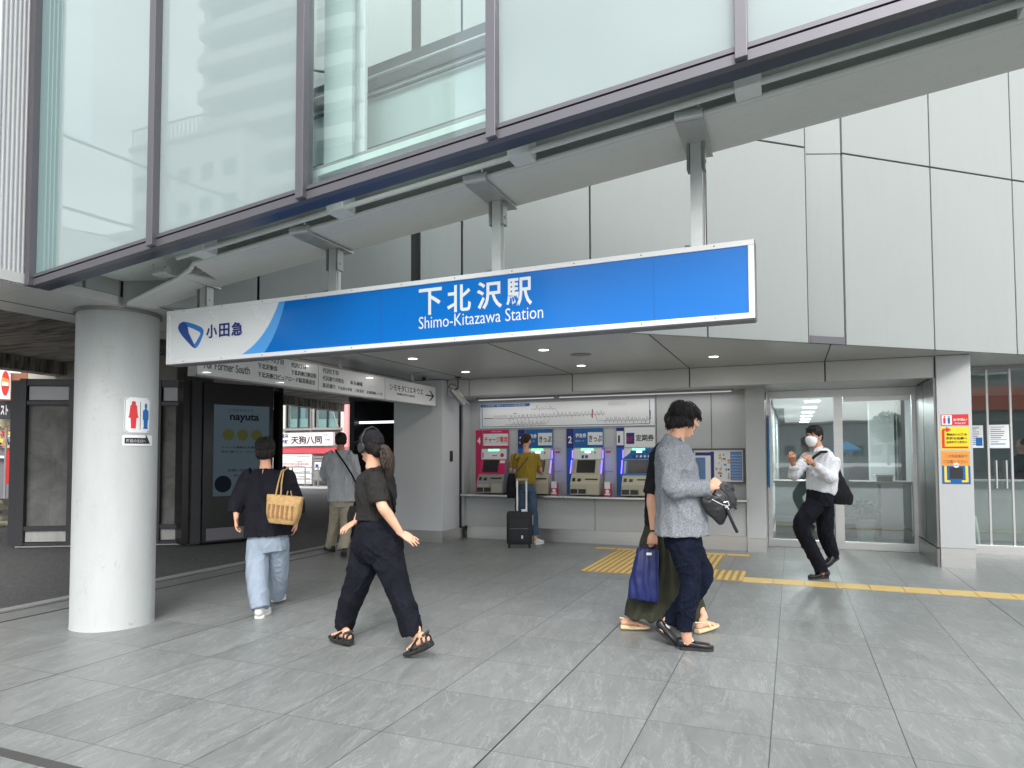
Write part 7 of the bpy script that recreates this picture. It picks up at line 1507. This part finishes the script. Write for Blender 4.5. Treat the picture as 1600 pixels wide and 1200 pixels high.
shoe('shoe', hA, hA+(tA_-hA).normalized()*.275, LTH, p); shoe('shoe', hB, hB+(tB_-hB).normalized()*.26+HF*-.0, LTH, p, up_=(UZ*.5-HR*.8).normalized() if False else upB)
m = MB(); d = (wrN-elN).normalized(); m.tube([wrN-d*.012, wrN+d*.006], .031, seg=20); m.build('watch', M['steel_dark'], p, smooth=True)
t = thing('shoulder_bag', 'large black shoulder bag slung behind the masked man in white', 'bag')
m = MB(); loft(m, [(K(1307, 728, D+.02), .02, .02), (K(1308, 745, D+.02), .06, .05), (K(1312, 765, D+.02), .105, .06), (K(1316, 778, D+.02), .12, .06), (K(1316, 788, D+.02), .11, .045)], (HR*.93+UZ*.25).normalized(), n=20, ex=2.8); fuse(m, 'bag_body', BLK, t, .006, 2, folds(0.0050, 9, (1, 1, .5), 21))
m = MB(); m.tube([K(1307, 735, D-.02), K(1304, 718, D-.03), K(1292, 706, D-.10), K(1283, 706, D-.17), K(1272, 714, D-.20), K(1262, 726, D-.17)], .016, seg=8); m.build('strap', BLK, t, smooth=True)

# ---------- walker added behind the porch glass in place of a mirrored one
p = person('person in dark trousers and shoes added behind the porch glass at the right edge to stand in for a reflection', 0)
gq = gp(1592, 832); D = gq.dot(HF); f = (HR*-.95+HF*.3).normalized(); s = f.cross(UZ)
def Q(dx, z, dd=0): return Vector((gq.x, gq.y, z))+HR*dx+HF*dd
H = head_frame(Q(.12, 1.60), f); sk = SB(); head(sk, H, .97, Q(.12, 1.45)); loft(sk, [(Q(.12, 1.40), .13, .07), (Q(.12, 1.2), .16, .1), (Q(.13, .95), .15, .11)], s)
for a, b, c_ in ((Q(.12, 1.38, -.18), Q(.16, 1.1, -.22), Q(.05, .92, -.22)), (Q(.12, 1.38, .18), Q(.16, 1.1, .22), Q(.2, .88, .22))): loft(sk, [(a.lerp(b, .15), .038, .038), (b, .04, .04), (c_, .026, .028)], s); hand(sk, c_, UZ*-.1, s, 1, .4)
for kn, an in ((Q(.02, .50), Q(-.02, .10)), (Q(.30, .52), Q(.48, .14))): loft(sk, [(Q(.13, .92), .085, .085), (kn, .055, .055), (an, .035, .035)], s)
fuse(sk, 'body', SK2, p, .008, 2)
m = MB(); ell(m, HP(H, 0, -.02, .035), .085, .1, .088, (H[1], H[2], H[3])); fuse(m, 'hair', HB, p, .006, 1)
m = MB(); loft(m, [(Q(.12, 1.44), .08, .07), (Q(.12, 1.38), .19, .1), (Q(.12, 1.15), .2, .14), (Q(.13, .92), .19, .14)], s)
for a, b in ((Q(.12, 1.38, -.18), Q(.16, 1.1, -.22)), (Q(.12, 1.38, .18), Q(.16, 1.1, .22))): loft(m, [(a, .08, .08), (b, .065, .065)], s)
fuse(m, 'jacket', BLK2, p, .009, 3, folds(0.0072, 8, (1, 1, .5), 22))
m = MB(); loft(m, [(Q(.13, .98), .15, .12), (Q(.13, .88), .16, .13)], s); loft(m, [(Q(.12, .9), .1, .11), (Q(.02, .50), .08, .085), (Q(-.02, .12), .065, .07)], s); loft(m, [(Q(.14, .9), .1, .11), (Q(.30, .52), .08, .085), (Q(.47, .17), .065, .07)], s)
fuse(m, 'trousers', BPT, p, .009, 3, folds(0.0065, 9, (1, 1, .6), 23))
shoe('shoe', Q(.03, 0), Q(-.22, 0), M['grey_ink'], p); shoe('shoe', Q(.53, .08), Q(.30, .01), M['grey_ink'], p)
# ------------------------------------------------------------------ each thing's Empty moves to its own base
bpy.context.view_layer.update()
for o in [x for x in C.objects if x.type == 'EMPTY' and x.parent is None]:
    lo = Vector((1e9,)*3); hi = -lo
    for ch in o.children_recursive:
        if ch.type == 'MESH':
            for c in ch.bound_box:
                p_ = ch.matrix_world @ Vector(c); lo = Vector(map(min, lo, p_)); hi = Vector(map(max, hi, p_))
    if lo.x > 1e8: continue
    L = Vector(((lo.x+hi.x)/2, (lo.y+hi.y)/2, lo.z)); o.location = L
    for ch in o.children: ch.location = ch.location-L
